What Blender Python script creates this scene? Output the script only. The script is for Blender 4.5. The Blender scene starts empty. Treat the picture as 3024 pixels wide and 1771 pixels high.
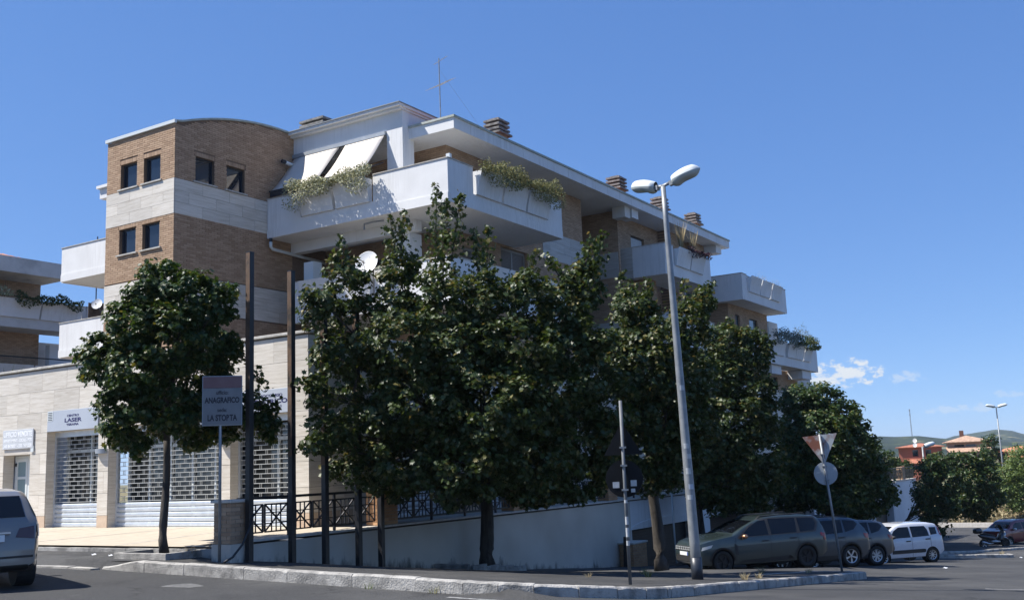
import bpy, bmesh, math, random
from mathutils import Vector, Matrix, noise
from mathutils.bvhtree import BVHTree
random.seed(7)
R = math.radians
SC = bpy.context.scene
COL = SC.collection
# ------------------------------------------------------------------ camera
cd = bpy.data.cameras.new('camera'); cam = bpy.data.objects.new('camera', cd); COL.objects.link(cam)
cx = Vector((0.537173, -0.842586, -0.03864)); cu = Vector((-0.114884, -0.118472, 0.986289)); cf = Vector((0.835611, 0.525369, 0.16044))
cam.matrix_world = Matrix(((cx.x, cu.x, -cf.x, 0), (cx.y, cu.y, -cf.y, 0), (cx.z, cu.z, -cf.z, 0), (0, 0, 0, 1)))
cd.sensor_width = 36; cd.lens = 36 * 3010 / 3024; cd.clip_start = 0.1; cd.clip_end = 30000
SC.camera = cam
# ------------------------------------------------------------------ light
SUN = Vector((-1.0, 1.45, 2.4)).normalized()
sd = bpy.data.lights.new('sun', 'SUN'); sd.energy = 3.9; sd.angle = R(0.53); sd.color = (1.0, 0.955, 0.89)
sun = bpy.data.objects.new('sun', sd); COL.objects.link(sun)
sun.rotation_euler = SUN.to_track_quat('Z', 'Y').to_euler(); sun.location = (0, 0, 60)
W = bpy.data.worlds.new('World'); SC.world = W; W.use_nodes = True
wn = W.node_tree.nodes; wl = W.node_tree.links
bg = wn['Background']; bg.inputs['Strength'].default_value = 0.06
sky = wn.new('ShaderNodeTexSky'); sky.sky_type = 'NISHITA'; sky.sun_disc = False
sky.sun_elevation = math.asin(SUN.z); sky.sun_rotation = math.atan2(SUN.x, SUN.y)
sky.altitude = 1500; sky.air_density = 0.7; sky.dust_density = 0.0; sky.ozone_density = 4.0
# the photograph's softer sky gradient: one power curve per channel on the physical sky
sep = wn.new('ShaderNodeSeparateColor'); cmb = wn.new('ShaderNodeCombineColor'); wl.new(sky.outputs[0], sep.inputs[0])
for ch, (amp, gam) in enumerate(((1.16, 0.70), (1.78, 0.58), (3.35, 0.42))):
    pw = wn.new('ShaderNodeMath'); pw.operation = 'POWER'; pw.inputs[1].default_value = gam; wl.new(sep.outputs[ch], pw.inputs[0])
    mu_ = wn.new('ShaderNodeMath'); mu_.operation = 'MULTIPLY'; mu_.inputs[1].default_value = amp; wl.new(pw.outputs[0], mu_.inputs[0]); wl.new(mu_.outputs[0], cmb.inputs[ch])
wl.new(cmb.outputs[0], bg.inputs['Color'])
vs = SC.view_settings; vs.view_transform = 'Standard'; vs.look = 'None'; vs.gamma = 1.0; vs.use_curve_mapping = False
vs.exposure = 1.12
SC.cycles.use_denoising = True
SC.cycles.max_bounces = 8; SC.cycles.transparent_max_bounces = 8
# ------------------------------------------------------------------ helpers
def interp(x, xs, ys):
    if x <= xs[0]: return ys[0]
    for i in range(1, len(xs)):
        if x <= xs[i]:
            return ys[i-1] + (ys[i]-ys[i-1]) * (x-xs[i-1]) / (xs[i]-xs[i-1])
    return ys[-1]
def smooth(t):
    t = max(0, min(1, t)); return t*t*(3-2*t)
class MB:
    def __init__(s): s.v = []; s.f = []; s.m = []
    def quad(s, a, b, c, d, m=0):
        n = len(s.v); s.v += [a, b, c, d]; s.f.append((n, n+1, n+2, n+3)); s.m.append(m)
    def poly(s, pts, m=0):
        n = len(s.v); s.v += list(pts); s.f.append(tuple(range(n, n+len(pts)))); s.m.append(m)
    def box(s, x0, x1, y0, y1, z0, z1, m=0, M=None):
        n = len(s.v)
        p = [(x0,y0,z0),(x1,y0,z0),(x1,y1,z0),(x0,y1,z0),(x0,y0,z1),(x1,y0,z1),(x1,y1,z1),(x0,y1,z1)]
        if M is not None: p = [tuple(M @ Vector(q)) for q in p]
        s.v += p
        for f in ((0,3,2,1),(4,5,6,7),(0,1,5,4),(1,2,6,5),(2,3,7,6),(3,0,4,7)):
            s.f.append(tuple(n+i for i in f)); s.m.append(m)
    def prism(s, pts, d, m=0):            # pts: closed loop, d: extrusion vector
        n = len(s.v); k = len(pts); d = Vector(d)
        s.v += [tuple(p) for p in pts] + [tuple(Vector(p)+d) for p in pts]
        s.f.append(tuple(range(n+k-1, n-1, -1))); s.m.append(m)
        s.f.append(tuple(range(n+k, n+2*k))); s.m.append(m)
        for i in range(k):
            j = (i+1) % k; s.f.append((n+i, n+j, n+k+j, n+k+i)); s.m.append(m)
    def tube(s, pts, r, n=8, m=0, cap=True):   # r: number or list
        pts = [Vector(p) for p in pts]; k = len(pts)
        rr = r if isinstance(r, (list, tuple)) else [r]*k
        base = len(s.v); up = Vector((0,0,1))
        for i, p in enumerate(pts):
            t = (pts[min(i+1,k-1)] - pts[max(i-1,0)]).normalized()
            a = t.cross(up)
            if a.length < 1e-3: a = t.cross(Vector((1,0,0)))
            a.normalize(); b = t.cross(a).normalized()
            for j in range(n):
                g = 2*math.pi*j/n
                s.v.append(tuple(p + (a*math.cos(g)+b*math.sin(g))*rr[i]))
        for i in range(k-1):
            for j in range(n):
                q = (j+1) % n
                s.f.append((base+i*n+j, base+i*n+q, base+(i+1)*n+q, base+(i+1)*n+j)); s.m.append(m)
        if cap:
            s.f.append(tuple(base+j for j in range(n-1,-1,-1))); s.m.append(m)
            s.f.append(tuple(base+(k-1)*n+j for j in range(n))); s.m.append(m)
    def rod(s, a, b, w, h=None, m=0):          # square bar from a to b
        a = Vector(a); b = Vector(b); h = h or w; t = (b-a).normalized()
        u = t.cross(Vector((0,0,1)))
        if u.length < 1e-3: u = Vector((1,0,0))
        u.normalize(); v = t.cross(u).normalized()
        s.prism([a-u*w/2-v*h/2, a+u*w/2-v*h/2, a+u*w/2+v*h/2, a-u*w/2+v*h/2], b-a, m)
    def lathe(s, prof, n=24, m=0, M=None):     # prof: list (r,z) round z
        base = len(s.v)
        for r, zz in prof:
            for j in range(n):
                g = 2*math.pi*j/n; p = Vector((r*math.cos(g), r*math.sin(g), zz))
                s.v.append(tuple(M @ p if M is not None else p))
        for i in range(len(prof)-1):
            for j in range(n):
                q = (j+1) % n
                s.f.append((base+i*n+j, base+i*n+q, base+(i+1)*n+q, base+(i+1)*n+j)); s.m.append(m)
    def mesh(s, name):
        me = bpy.data.meshes.new(name); me.from_pydata(s.v, [], s.f); 
        if any(s.m): me.polygons.foreach_set('material_index', s.m)
        bm = bmesh.new(); bm.from_mesh(me); bmesh.ops.recalc_face_normals(bm, faces=bm.faces); bm.to_mesh(me); bm.free()
        me.update(); return me
    def build(s, name, mat, parent=None, smooth=False, bevel=0, fix=True):
        if fix: me = s.mesh(name)
        else:
            me = bpy.data.meshes.new(name); me.from_pydata(s.v, [], s.f); me.update()
        return link(name, me, mat, parent, smooth, bevel)
WORLD = set()                               # things whose parts are modelled in world coordinates
def attach(o, parent):
    o.parent = parent
    if parent.name in WORLD: o.matrix_parent_inverse = Matrix.Translation(parent.location).inverted()
def link(name, me, mat, parent=None, smooth=False, bevel=0):
    o = bpy.data.objects.new(name, me)
    if not me.materials:
        for m in (mat if isinstance(mat, (list, tuple)) else [mat]): me.materials.append(m)
    if smooth: me.shade_smooth()
    COL.objects.link(o)
    if parent is not None: attach(o, parent)
    if bevel:
        b = o.modifiers.new('bevel', 'BEVEL'); b.width = bevel; b.segments = 2; b.limit_method = 'ANGLE'; b.angle_limit = R(40)
    return o
def tag(o, label, cat, group=None, kind=None):
    if label: o['label'] = label
    if cat: o['category'] = cat
    if group: o['group'] = group
    if kind: o['kind'] = kind
    return o
def thing(name, label, cat, loc=(0,0,0), rz=0, group=None, world=False):
    o = bpy.data.objects.new(name, None); COL.objects.link(o); o.empty_display_size = 0.3
    if world: WORLD.add(o.name)
    o.location = loc; o.rotation_euler = (0,0,rz); return tag(o, label, cat, group)
def struct(o): o['kind'] = 'structure'; return o
def copy_tree(o, parent=None):
    c = o.copy(); COL.objects.link(c)
    if parent is not None: c.parent = parent
    for ch in list(o.children): copy_tree(ch, c)
    return c
def boxo(name, b, mat, parent, bevel=0):
    m = MB(); m.box(*b); return m.build(name, mat, parent, bevel=bevel)
# ------------------------------------------------------------------ materials
def nodes(name):
    m = bpy.data.materials.new(name); m.use_nodes = True
    n = m.node_tree.nodes; l = m.node_tree.links; p = n['Principled BSDF']
    return m, n, l, p
def lin(c):
    return tuple(c) + ((1,) if len(c) == 3 else ())
def surf(name, c1, c2=None, scale=3.0, rough=0.7, bump=0.0, bscale=60, stretch=(1,1,1), metal=0, detail=6, coat=0, lo=0.35, hi=0.65, dist=0.01, c3=None, c3scale=0.8, c3lo=0.5, c3hi=0.7, spec=0.5):
    m, n, l, p = nodes(name)
    p.inputs['Roughness'].default_value = rough; p.inputs['Metallic'].default_value = metal
    p.inputs['Coat Weight'].default_value = coat; p.inputs['Coat Roughness'].default_value = 0.05
    p.inputs['Specular IOR Level'].default_value = spec
    p.inputs['Base Color'].default_value = lin(c1)
    if c2 is None and not bump: return m
    g = n.new('ShaderNodeNewGeometry'); mp = n.new('ShaderNodeMapping'); mp.inputs['Scale'].default_value = stretch
    l.new(g.outputs['Position'], mp.inputs['Vector'])
    if c2 is not None:
        t = n.new('ShaderNodeTexNoise'); t.inputs['Scale'].default_value = scale; t.inputs['Detail'].default_value = detail; t.inputs['Roughness'].default_value = 0.62
        l.new(mp.outputs[0], t.inputs['Vector'])
        r = n.new('ShaderNodeValToRGB'); r.color_ramp.elements[0].position = lo; r.color_ramp.elements[1].position = hi
        r.color_ramp.elements[0].color = lin(c1); r.color_ramp.elements[1].color = lin(c2)
        l.new(t.outputs['Fac'], r.inputs[0]); out = r.outputs[0]
        if c3 is not None:
            t3 = n.new('ShaderNodeTexNoise'); t3.inputs['Scale'].default_value = c3scale; t3.inputs['Detail'].default_value = 8; t3.inputs['Roughness'].default_value = 0.7
            l.new(mp.outputs[0], t3.inputs['Vector'])
            mr = n.new('ShaderNodeMapRange'); mr.inputs[1].default_value = c3lo; mr.inputs[2].default_value = c3hi; l.new(t3.outputs['Fac'], mr.inputs[0])
            mx = n.new('ShaderNodeMixRGB'); l.new(mr.outputs[0], mx.inputs[0]); l.new(out, mx.inputs[1]); mx.inputs[2].default_value = lin(c3); out = mx.outputs[0]
        l.new(out, p.inputs['Base Color'])
    if bump:
        t2 = n.new('ShaderNodeTexNoise'); t2.inputs['Scale'].default_value = bscale; t2.inputs['Detail'].default_value = 5
        l.new(mp.outputs[0], t2.inputs['Vector'])
        b = n.new('ShaderNodeBump'); b.inputs['Strength'].default_value = bump; b.inputs['Distance'].default_value = dist
        l.new(t2.outputs['Fac'], b.inputs['Height']); l.new(b.outputs[0], p.inputs['Normal'])
    return m
def brickmat(name, axis, c1, c2, mortar, w=0.25, h=0.065, msize=0.012):
    m, n, l, p = nodes(name); p.inputs['Roughness'].default_value = 0.9
    g = n.new('ShaderNodeNewGeometry'); s = n.new('ShaderNodeSeparateXYZ'); c = n.new('ShaderNodeCombineXYZ')
    l.new(g.outputs['Position'], s.inputs[0]); l.new(s.outputs[axis], c.inputs[0]); l.new(s.outputs[2], c.inputs[1])
    b = n.new('ShaderNodeTexBrick'); b.offset = 0.5; b.inputs['Scale'].default_value = 1
    b.inputs['Brick Width'].default_value = w + msize; b.inputs['Row Height'].default_value = h + msize; b.inputs['Mortar Size'].default_value = msize/2
    b.inputs['Color1'].default_value = lin(c1); b.inputs['Color2'].default_value = lin(c2); b.inputs['Mortar'].default_value = lin(mortar)
    l.new(c.outputs[0], b.inputs['Vector'])
    t = n.new('ShaderNodeTexNoise'); t.inputs['Scale'].default_value = 0.9; t.inputs['Detail'].default_value = 8; l.new(g.outputs['Position'], t.inputs['Vector'])
    hs = n.new('ShaderNodeHueSaturation'); mr = n.new('ShaderNodeMapRange'); mr.inputs[3].default_value = 0.75; mr.inputs[4].default_value = 1.25
    l.new(t.outputs['Fac'], mr.inputs[0]); l.new(mr.outputs[0], hs.inputs['Value']); l.new(b.outputs['Color'], hs.inputs['Color']); l.new(hs.outputs[0], p.inputs['Base Color'])
    bp = n.new('ShaderNodeBump'); bp.invert = True; bp.inputs['Distance'].default_value = 0.008; bp.inputs['Strength'].default_value = 0.8
    l.new(b.outputs['Fac'], bp.inputs['Height']); l.new(bp.outputs[0], p.inputs['Normal'])
    return m
def pervar(name, c1, c2, rough=0.85, bump=0.3, bscale=50, extra=0.12):   # colour differs from piece to piece (Object random) and island to island
    m, n, l, p = nodes(name); p.inputs['Roughness'].default_value = rough
    oi = n.new('ShaderNodeObjectInfo'); g = n.new('ShaderNodeNewGeometry'); ad = n.new('ShaderNodeMath'); ad.operation = 'ADD'
    l.new(oi.outputs['Random'], ad.inputs[0]); l.new(g.outputs['Random Per Island'], ad.inputs[1])
    fr = n.new('ShaderNodeMath'); fr.operation = 'FRACT'; l.new(ad.outputs[0], fr.inputs[0])
    mx = n.new('ShaderNodeMixRGB'); mx.inputs[1].default_value = lin(c1); mx.inputs[2].default_value = lin(c2); l.new(fr.outputs[0], mx.inputs[0])
    t = n.new('ShaderNodeTexNoise'); t.inputs['Scale'].default_value = bscale; t.inputs['Detail'].default_value = 5; l.new(g.outputs['Position'], t.inputs['Vector'])
    mr = n.new('ShaderNodeMapRange'); mr.inputs[3].default_value = 1-extra*2; mr.inputs[4].default_value = 1+extra*2; l.new(t.outputs['Fac'], mr.inputs[0])
    hs = n.new('ShaderNodeHueSaturation'); l.new(mx.outputs[0], hs.inputs['Color']); l.new(mr.outputs[0], hs.inputs['Value']); l.new(hs.outputs[0], p.inputs['Base Color'])
    b = n.new('ShaderNodeBump'); b.inputs['Strength'].default_value = bump; b.inputs['Distance'].default_value = 0.004; l.new(t.outputs['Fac'], b.inputs['Height']); l.new(b.outputs[0], p.inputs['Normal'])
    return m
def travertine(name, tint=(1,1,1)):
    m, n, l, p = nodes(name); p.inputs['Roughness'].default_value = 0.55
    g = n.new('ShaderNodeNewGeometry'); oi = n.new('ShaderNodeObjectInfo')
    of = n.new('ShaderNodeVectorMath'); of.operation = 'MULTIPLY_ADD'; l.new(oi.outputs['Random'], of.inputs[0]); of.inputs[1].default_value = (7, 7, 13); l.new(g.outputs['Position'], of.inputs[2])
    mp = n.new('ShaderNodeMapping'); mp.inputs['Scale'].default_value = (0.55, 0.55, 9); l.new(of.outputs[0], mp.inputs[0])
    t = n.new('ShaderNodeTexNoise'); t.inputs['Scale'].default_value = 2.2; t.inputs['Detail'].default_value = 9; t.inputs['Roughness'].default_value = 0.68; t.inputs['Distortion'].default_value = 0.5; l.new(mp.outputs[0], t.inputs['Vector'])
    r = n.new('ShaderNodeValToRGB'); e = r.color_ramp.elements
    e[0].position = 0.27; e[0].color = lin((0.40*tint[0], 0.345*tint[1], 0.275*tint[2])); e[1].position = 0.62; e[1].color = lin((0.68*tint[0], 0.635*tint[1], 0.56*tint[2]))
    k = e.new(0.43); k.color = lin((0.57*tint[0], 0.52*tint[1], 0.44*tint[2]))
    l.new(t.outputs['Fac'], r.inputs[0])
    hs = n.new('ShaderNodeHueSaturation'); mr = n.new('ShaderNodeMapRange'); mr.inputs[3].default_value = 0.9; mr.inputs[4].default_value = 1.07; l.new(oi.outputs['Random'], mr.inputs[0]); l.new(mr.outputs[0], hs.inputs['Value']); l.new(r.outputs[0], hs.inputs['Color'])
    l.new(hs.outputs[0], p.inputs['Base Color'])
    b = n.new('ShaderNodeBump'); b.inputs['Strength'].default_value = 0.25; b.inputs['Distance'].default_value = 0.004; l.new(t.outputs['Fac'], b.inputs['Height']); l.new(b.outputs[0], p.inputs['Normal'])
    return m
def glassy(name, c, rough=0.05, spec=0.7):
    m, n, l, p = nodes(name); p.inputs['Base Color'].default_value = lin(c); p.inputs['Roughness'].default_value = rough; p.inputs['Specular IOR Level'].default_value = spec
    return m
def streaked(name, c1, c2, dirt, amount=0.55):      # render with cloudy tone and thin rain streaks
    m, n, l, p = nodes(name); p.inputs['Roughness'].default_value = 0.88
    g = n.new('ShaderNodeNewGeometry'); t = n.new('ShaderNodeTexNoise'); t.inputs['Scale'].default_value = 0.9; t.inputs['Detail'].default_value = 8; l.new(g.outputs['Position'], t.inputs['Vector'])
    r = n.new('ShaderNodeValToRGB'); r.color_ramp.elements[0].position = .35; r.color_ramp.elements[1].position = .65; r.color_ramp.elements[0].color = lin(c1); r.color_ramp.elements[1].color = lin(c2); l.new(t.outputs['Fac'], r.inputs[0])
    mp = n.new('ShaderNodeMapping'); mp.inputs['Scale'].default_value = (5, 5, 0.35); l.new(g.outputs['Position'], mp.inputs[0]); t2 = n.new('ShaderNodeTexNoise'); t2.inputs['Scale'].default_value = 1.6; t2.inputs['Detail'].default_value = 7; t2.inputs['Roughness'].default_value = .7; l.new(mp.outputs[0], t2.inputs['Vector'])
    t3 = n.new('ShaderNodeTexNoise'); t3.inputs['Scale'].default_value = 0.45; l.new(g.outputs['Position'], t3.inputs['Vector']); ml = n.new('ShaderNodeMath'); ml.operation = 'MULTIPLY'; l.new(t2.outputs['Fac'], ml.inputs[0]); l.new(t3.outputs['Fac'], ml.inputs[1])
    k = n.new('ShaderNodeMapRange'); k.inputs[1].default_value = .27; k.inputs[2].default_value = .42; k.inputs[4].default_value = amount; l.new(ml.outputs[0], k.inputs[0])
    mx = n.new('ShaderNodeMixRGB'); l.new(k.outputs[0], mx.inputs[0]); l.new(r.outputs[0], mx.inputs[1]); mx.inputs[2].default_value = lin(dirt); l.new(mx.outputs[0], p.inputs['Base Color'])
    t4 = n.new('ShaderNodeTexNoise'); t4.inputs['Scale'].default_value = 70; l.new(g.outputs['Position'], t4.inputs['Vector']); bp = n.new('ShaderNodeBump'); bp.inputs['Strength'].default_value = .12; bp.inputs['Distance'].default_value = .006; l.new(t4.outputs['Fac'], bp.inputs['Height']); l.new(bp.outputs[0], p.inputs['Normal'])
    return m
def asphalt(name, c1, c2, pale, dark, grain=26, patch=0.22):
    m, n, l, p = nodes(name); p.inputs['Roughness'].default_value = .9
    g = n.new('ShaderNodeNewGeometry'); N_ = lambda s, d=8, r_=.65: (lambda t: (setattr(t.inputs['Scale'], 'default_value', s), setattr(t.inputs['Detail'], 'default_value', d), setattr(t.inputs['Roughness'], 'default_value', r_), l.new(g.outputs['Position'], t.inputs['Vector']), t)[-1])(n.new('ShaderNodeTexNoise'))
    t = N_(grain, 9); r = n.new('ShaderNodeValToRGB'); r.color_ramp.elements[0].position = .30; r.color_ramp.elements[1].position = .72; r.color_ramp.elements[0].color = lin(c1); r.color_ramp.elements[1].color = lin(c2); l.new(t.outputs['Fac'], r.inputs[0]); out = r.outputs[0]
    for sc_, lo, hi, col, am in ((patch, .48, .62, pale, .6), (.55, .56, .62, dark, .55), (3.2, .60, .72, pale, .5), (0.09, .5, .6, pale, .35)):
        q = N_(sc_, 9, .6); k = n.new('ShaderNodeMapRange'); k.inputs[1].default_value = lo; k.inputs[2].default_value = hi; k.inputs[4].default_value = am; l.new(q.outputs['Fac'], k.inputs[0]); mx = n.new('ShaderNodeMixRGB'); l.new(k.outputs[0], mx.inputs[0]); l.new(out, mx.inputs[1]); mx.inputs[2].default_value = lin(col); out = mx.outputs[0]
    v = n.new('ShaderNodeTexVoronoi'); v.feature = 'DISTANCE_TO_EDGE'; v.inputs['Scale'].default_value = .42; w = N_(1.1, 6); ad = n.new('ShaderNodeVectorMath'); ad.operation = 'MULTIPLY_ADD'; l.new(w.outputs['Color'], ad.inputs[0]); ad.inputs[1].default_value = (1.3, 1.3, 1.3); l.new(g.outputs['Position'], ad.inputs[2]); l.new(ad.outputs[0], v.inputs['Vector'])
    k = n.new('ShaderNodeMapRange'); k.inputs[1].default_value = .004; k.inputs[2].default_value = .014; k.inputs[3].default_value = .8; k.inputs[4].default_value = 0; l.new(v.outputs['Distance'], k.inputs[0]); br = N_(.3, 4); k2 = n.new('ShaderNodeMapRange'); k2.inputs[1].default_value = .5; k2.inputs[2].default_value = .6; l.new(br.outputs['Fac'], k2.inputs[0]); mm = n.new('ShaderNodeMath'); mm.operation = 'MULTIPLY'; l.new(k.outputs[0], mm.inputs[0]); l.new(k2.outputs[0], mm.inputs[1])
    mx = n.new('ShaderNodeMixRGB'); l.new(mm.outputs[0], mx.inputs[0]); l.new(out, mx.inputs[1]); mx.inputs[2].default_value = (.012, .012, .012, 1); l.new(mx.outputs[0], p.inputs['Base Color'])
    b2 = N_(150, 4); bp = n.new('ShaderNodeBump'); bp.inputs['Strength'].default_value = .9; bp.inputs['Distance'].default_value = .012; l.new(b2.outputs['Fac'], bp.inputs['Height']); l.new(bp.outputs[0], p.inputs['Normal']); return m
M = {}
M['plaster'] = streaked('white_plaster', (0.66, 0.66, 0.65), (0.74, 0.74, 0.73), (0.46, 0.45, 0.43), 0.38)
M['plaster_cream'] = surf('cream_plaster', (0.58, 0.55, 0.50), (0.66, 0.63, 0.58), 1.1, 0.9, 0.1, 90)
M['grey_render'] = surf('grey_render', (0.50, 0.485, 0.455), (0.60, 0.58, 0.55), 0.8, 0.9, 0.3, 50, c3=(0.27, 0.26, 0.245), c3scale=0.35, c3lo=0.52, c3hi=0.75)
M['coping'] = surf('coping_stone', (0.36, 0.345, 0.31), (0.55, 0.53, 0.48), 5, 0.8, 0.4, 40)
M['trav'] = travertine('travertine'); M['trav_grey'] = travertine('travertine_grey', (0.72, 0.75, 0.80))  # second travertine is cooler and darker in tone
M['joint'] = surf('dark_joint', (0.20, 0.17, 0.14), rough=0.9)  # plain dark backing that shows between the travertine panels
M['plinth'] = surf('plinth_stone', (0.48, 0.36, 0.26), (0.58, 0.45, 0.33), 6, 0.75, 0.3, 60)
BR = ((0.33, 0.215, 0.132), (0.46, 0.315, 0.205))
M['brick'] = pervar('tan_brick', *BR); M['mortar'] = surf('brick_mortar', (0.15, 0.10, 0.068), (0.20, 0.14, 0.10), 20, 0.95, 0.4, 60)
M['brick_x'] = brickmat('tan_brick_wall_u', 0, BR[0], BR[1], (0.19, 0.135, 0.095)); M['brick_y'] = brickmat('tan_brick_wall_v', 1, BR[0], BR[1], (0.19, 0.135, 0.095))
M['brick_orange'] = pervar('orange_brick', (0.38, 0.20, 0.10), (0.52, 0.31, 0.165)); M['mortar_light'] = surf('light_mortar', (0.33, 0.27, 0.21), rough=0.95)
M['asphalt'] = asphalt('asphalt', (0.022, 0.0225, 0.0235), (0.060, 0.060, 0.060), (0.082, 0.081, 0.078), (0.026, 0.026, 0.027))
M['asphalt2'] = asphalt('pavement_asphalt', (0.022, 0.023, 0.024), (0.056, 0.055, 0.054), (0.085, 0.080, 0.072), (0.018, 0.018, 0.018), 16, .5)
M['kerb'] = surf('kerb_stone', (0.40, 0.385, 0.355), (0.17, 0.165, 0.155), 2.6, 0.85, 0.8, 30, lo=0.42, hi=0.66, c3=(0.10, 0.098, 0.092), c3scale=5.5, c3lo=0.55, c3hi=0.74, dist=0.02)
M['terrace'] = surf('terrace_paving', (0.40, 0.345, 0.265), (0.47, 0.405, 0.315), 3, 0.75, 0.1, 60)
M['darkmetal'] = surf('black_painted_steel', (0.012, 0.012, 0.014), (0.02, 0.02, 0.022), 8, 0.42, metal=0.0)
M['railmetal'] = surf('dark_railing_paint', (0.012, 0.013, 0.017), rough=0.45)
M['galv'] = surf('galvanised_steel', (0.20, 0.215, 0.225), (0.28, 0.295, 0.305), 6, 0.5, metal=0.3)
M['signback'] = surf('grey_aluminium_sign_back', (0.30, 0.33, 0.36), (0.36, 0.39, 0.42), 3, 0.5, metal=0.3)
M['shutter'] = surf('galvanised_shutter', (0.52, 0.56, 0.60), (0.62, 0.66, 0.70), 5, 0.4, metal=0.45)
M['white_metal'] = surf('white_enamel', (0.62, 0.66, 0.66), rough=0.35)
M['cream_metal'] = surf('shutter_grille_paint', (0.40, 0.41, 0.40), rough=0.4)
M['glass_dark'] = glassy('dark_window_glass', (0.012, 0.018, 0.03), 0.03, 0.8)
M['frame_dark'] = surf('dark_window_frame', (0.025, 0.03, 0.04), rough=0.4)
M['shade'] = surf('dark_interior', (0.02, 0.022, 0.025), rough=0.8)
M['slate'] = surf('fibre_slab', (0.11, 0.105, 0.10), (0.27, 0.26, 0.245), 6, 0.9, 0.5, 40)
M['roofwhite'] = surf('roof_edge_flashing', (0.30, 0.33, 0.28), (0.42, 0.44, 0.40), 4, 0.7)
M['tile'] = pervar('terracotta_tile', (0.30, 0.10, 0.06), (0.46, 0.20, 0.12), extra=0.2)
M['awning'] = surf('beige_awning_cloth', (0.60, 0.55, 0.49), (0.66, 0.61, 0.55), 2, 0.9)
M['signgrey'] = surf('grey_shop_fascia', (0.40, 0.44, 0.50), (0.43, 0.47, 0.53), 2, 0.5)
M['ink_navy'] = surf('navy_ink', (0.012, 0.012, 0.09), rough=0.6); M['ink_black'] = surf('dark_ink', (0.03, 0.03, 0.04), rough=0.7)
M['bark'] = surf('grey_bark', (0.035, 0.029, 0.024), (0.085, 0.075, 0.064), 9, 0.95, 1.0, 40, stretch=(1, 1, 0.25), dist=0.02)
M['frame_grey'] = surf('grey_shutter_frame', (0.22, 0.20, 0.175), rough=0.6)
M['glass_pale'] = glassy('pale_window_glass', (0.16, 0.19, 0.21), 0.05, 0.8); M['glass_door'] = glassy('pale_door_glass', (0.20, 0.30, 0.33), 0.08, 0.8)
M['glass_shop'] = glassy('shop_glass', (0.055, 0.058, 0.055), 0.08, 0.9)
# ------------------------------------------------------------------ ground
def K7(x): return interp(x, [-300, 0, 8, 13.2, 15.1, 28.5, 45, 60, 75, 95, 140, 600, 6000], [-1.6, -1.6, -1.62, -1.77, -1.97, -3.12, -4.3, -5.34, -6.05, -6.45, -6.75, -9, -24])
def WB(x): return interp(x, [0, 8, 13.2, 15.24, 19.1, 23.5, 30.65, 45, 60, 75], [-1.5, -1.5, -1.56, -1.70, -2.21, -2.75, -3.38, -4.36, -5.34, -6.05]) if x < 75 else K7(x)
def pavz(x, y):
    f = max(0, min(1, (y-7)/8.9)); a = K7(x)*(1-f) + WB(x)*f
    if y > 15.9 and x < 20: a += (-1.53 - a) * smooth((y-15.9)/1.6)
    return a
def roadz(x, y):
    if x <= 13.2: return K7(x) - 0.205 + 0.023*max(0, min(12, y-7))
    off = 0.17
    if y > 8.3: off = 0.17 - 0.15*(1-smooth((x-32)/5))*smooth((y-8.3)/0.5)
    return pavz(x, y) - off - (0.06 if 14 < x < 27.8 and y > 8.6 else 0)
def sheet(name, xs, ys, zf, mat):
    m = MB(); k = len(ys)
    m.v = [(x, y, zf(x, y)) for x in xs for y in ys]
    m.f = [(i*k+j, (i+1)*k+j, (i+1)*k+j+1, i*k+j+1) for i in range(len(xs)-1) for j in range(k-1)]; m.m = [0]*len(m.f)
    return m.build(name, mat, smooth=True, fix=False)
def lines(a, b, s):
    n = max(1, round((b-a)/s)); return [a+(b-a)*i/n for i in range(n+1)]
gx = [-400, -150, -60] + lines(-30, 12.6, 2.1)[:-1] + [12.6, 13.0, 13.2, 13.4] + lines(14, 100, 1.0) + [115, 140, 200, 300, 450, 700, 1000, 1500, 2200, 3500, 6000]
gy = [-3500, -1500, -600, -250, -100, -50] + lines(-30, 7, 2)[:-1] + [6.9, 7.0, 7.1] + lines(8, 30, 1.0) + [40, 60, 100, 200, 400, 900, 1800, 3500]
ground = struct(sheet('road', gx, gy, roadz, M['asphalt']))
# pavement: n-gon cut into a metre grid and laid on the slope
def arc(cx_, cy_, r, a0, a1, n): return [(cx_+r*math.cos(R(a0+(a1-a0)*i/n)), cy_+r*math.sin(R(a0+(a1-a0)*i/n))) for i in range(n+1)]
PAVE = [(13.36, 40), (13.36, 9.6)] + arc(15.6, 9.4, 2.24, 180, 270, 10)[1:] + [(27.9, 7.16)] + arc(27.9, 7.75, 0.59, -90, 90, 6)[1:] + [(23.2, 8.35), (28.3, 15.95), (14.62, 15.95), (14.62, 40)]
def pave(name, poly, zf, mat, step=1.0):
    bm = bmesh.new(); vs_ = [bm.verts.new((x, y, 0)) for x, y in poly]; bm.faces.new(vs_)
    xs = [p[0] for p in poly]; ys = [p[1] for p in poly]
    for no, a, b in (((1,0,0), min(xs), max(xs)), ((0,1,0), min(ys), max(ys))):
        c = math.ceil(a/step)*step
        while c < b:
            bmesh.ops.bisect_plane(bm, geom=bm.verts[:]+bm.edges[:]+bm.faces[:], plane_co=(c*no[0], c*no[1], 0), plane_no=no); c += step
    for v in bm.verts: v.co.z = zf(v.co.x, v.co.y)
    bmesh.ops.triangulate(bm, faces=bm.faces); bmesh.ops.recalc_face_normals(bm, faces=bm.faces)
    if sum(f.normal.z for f in bm.faces) < 0: bmesh.ops.reverse_faces(bm, faces=bm.faces)
    me = bpy.data.meshes.new(name); bm.to_mesh(me); bm.free(); return link(name, me, mat, smooth=True)
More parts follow.
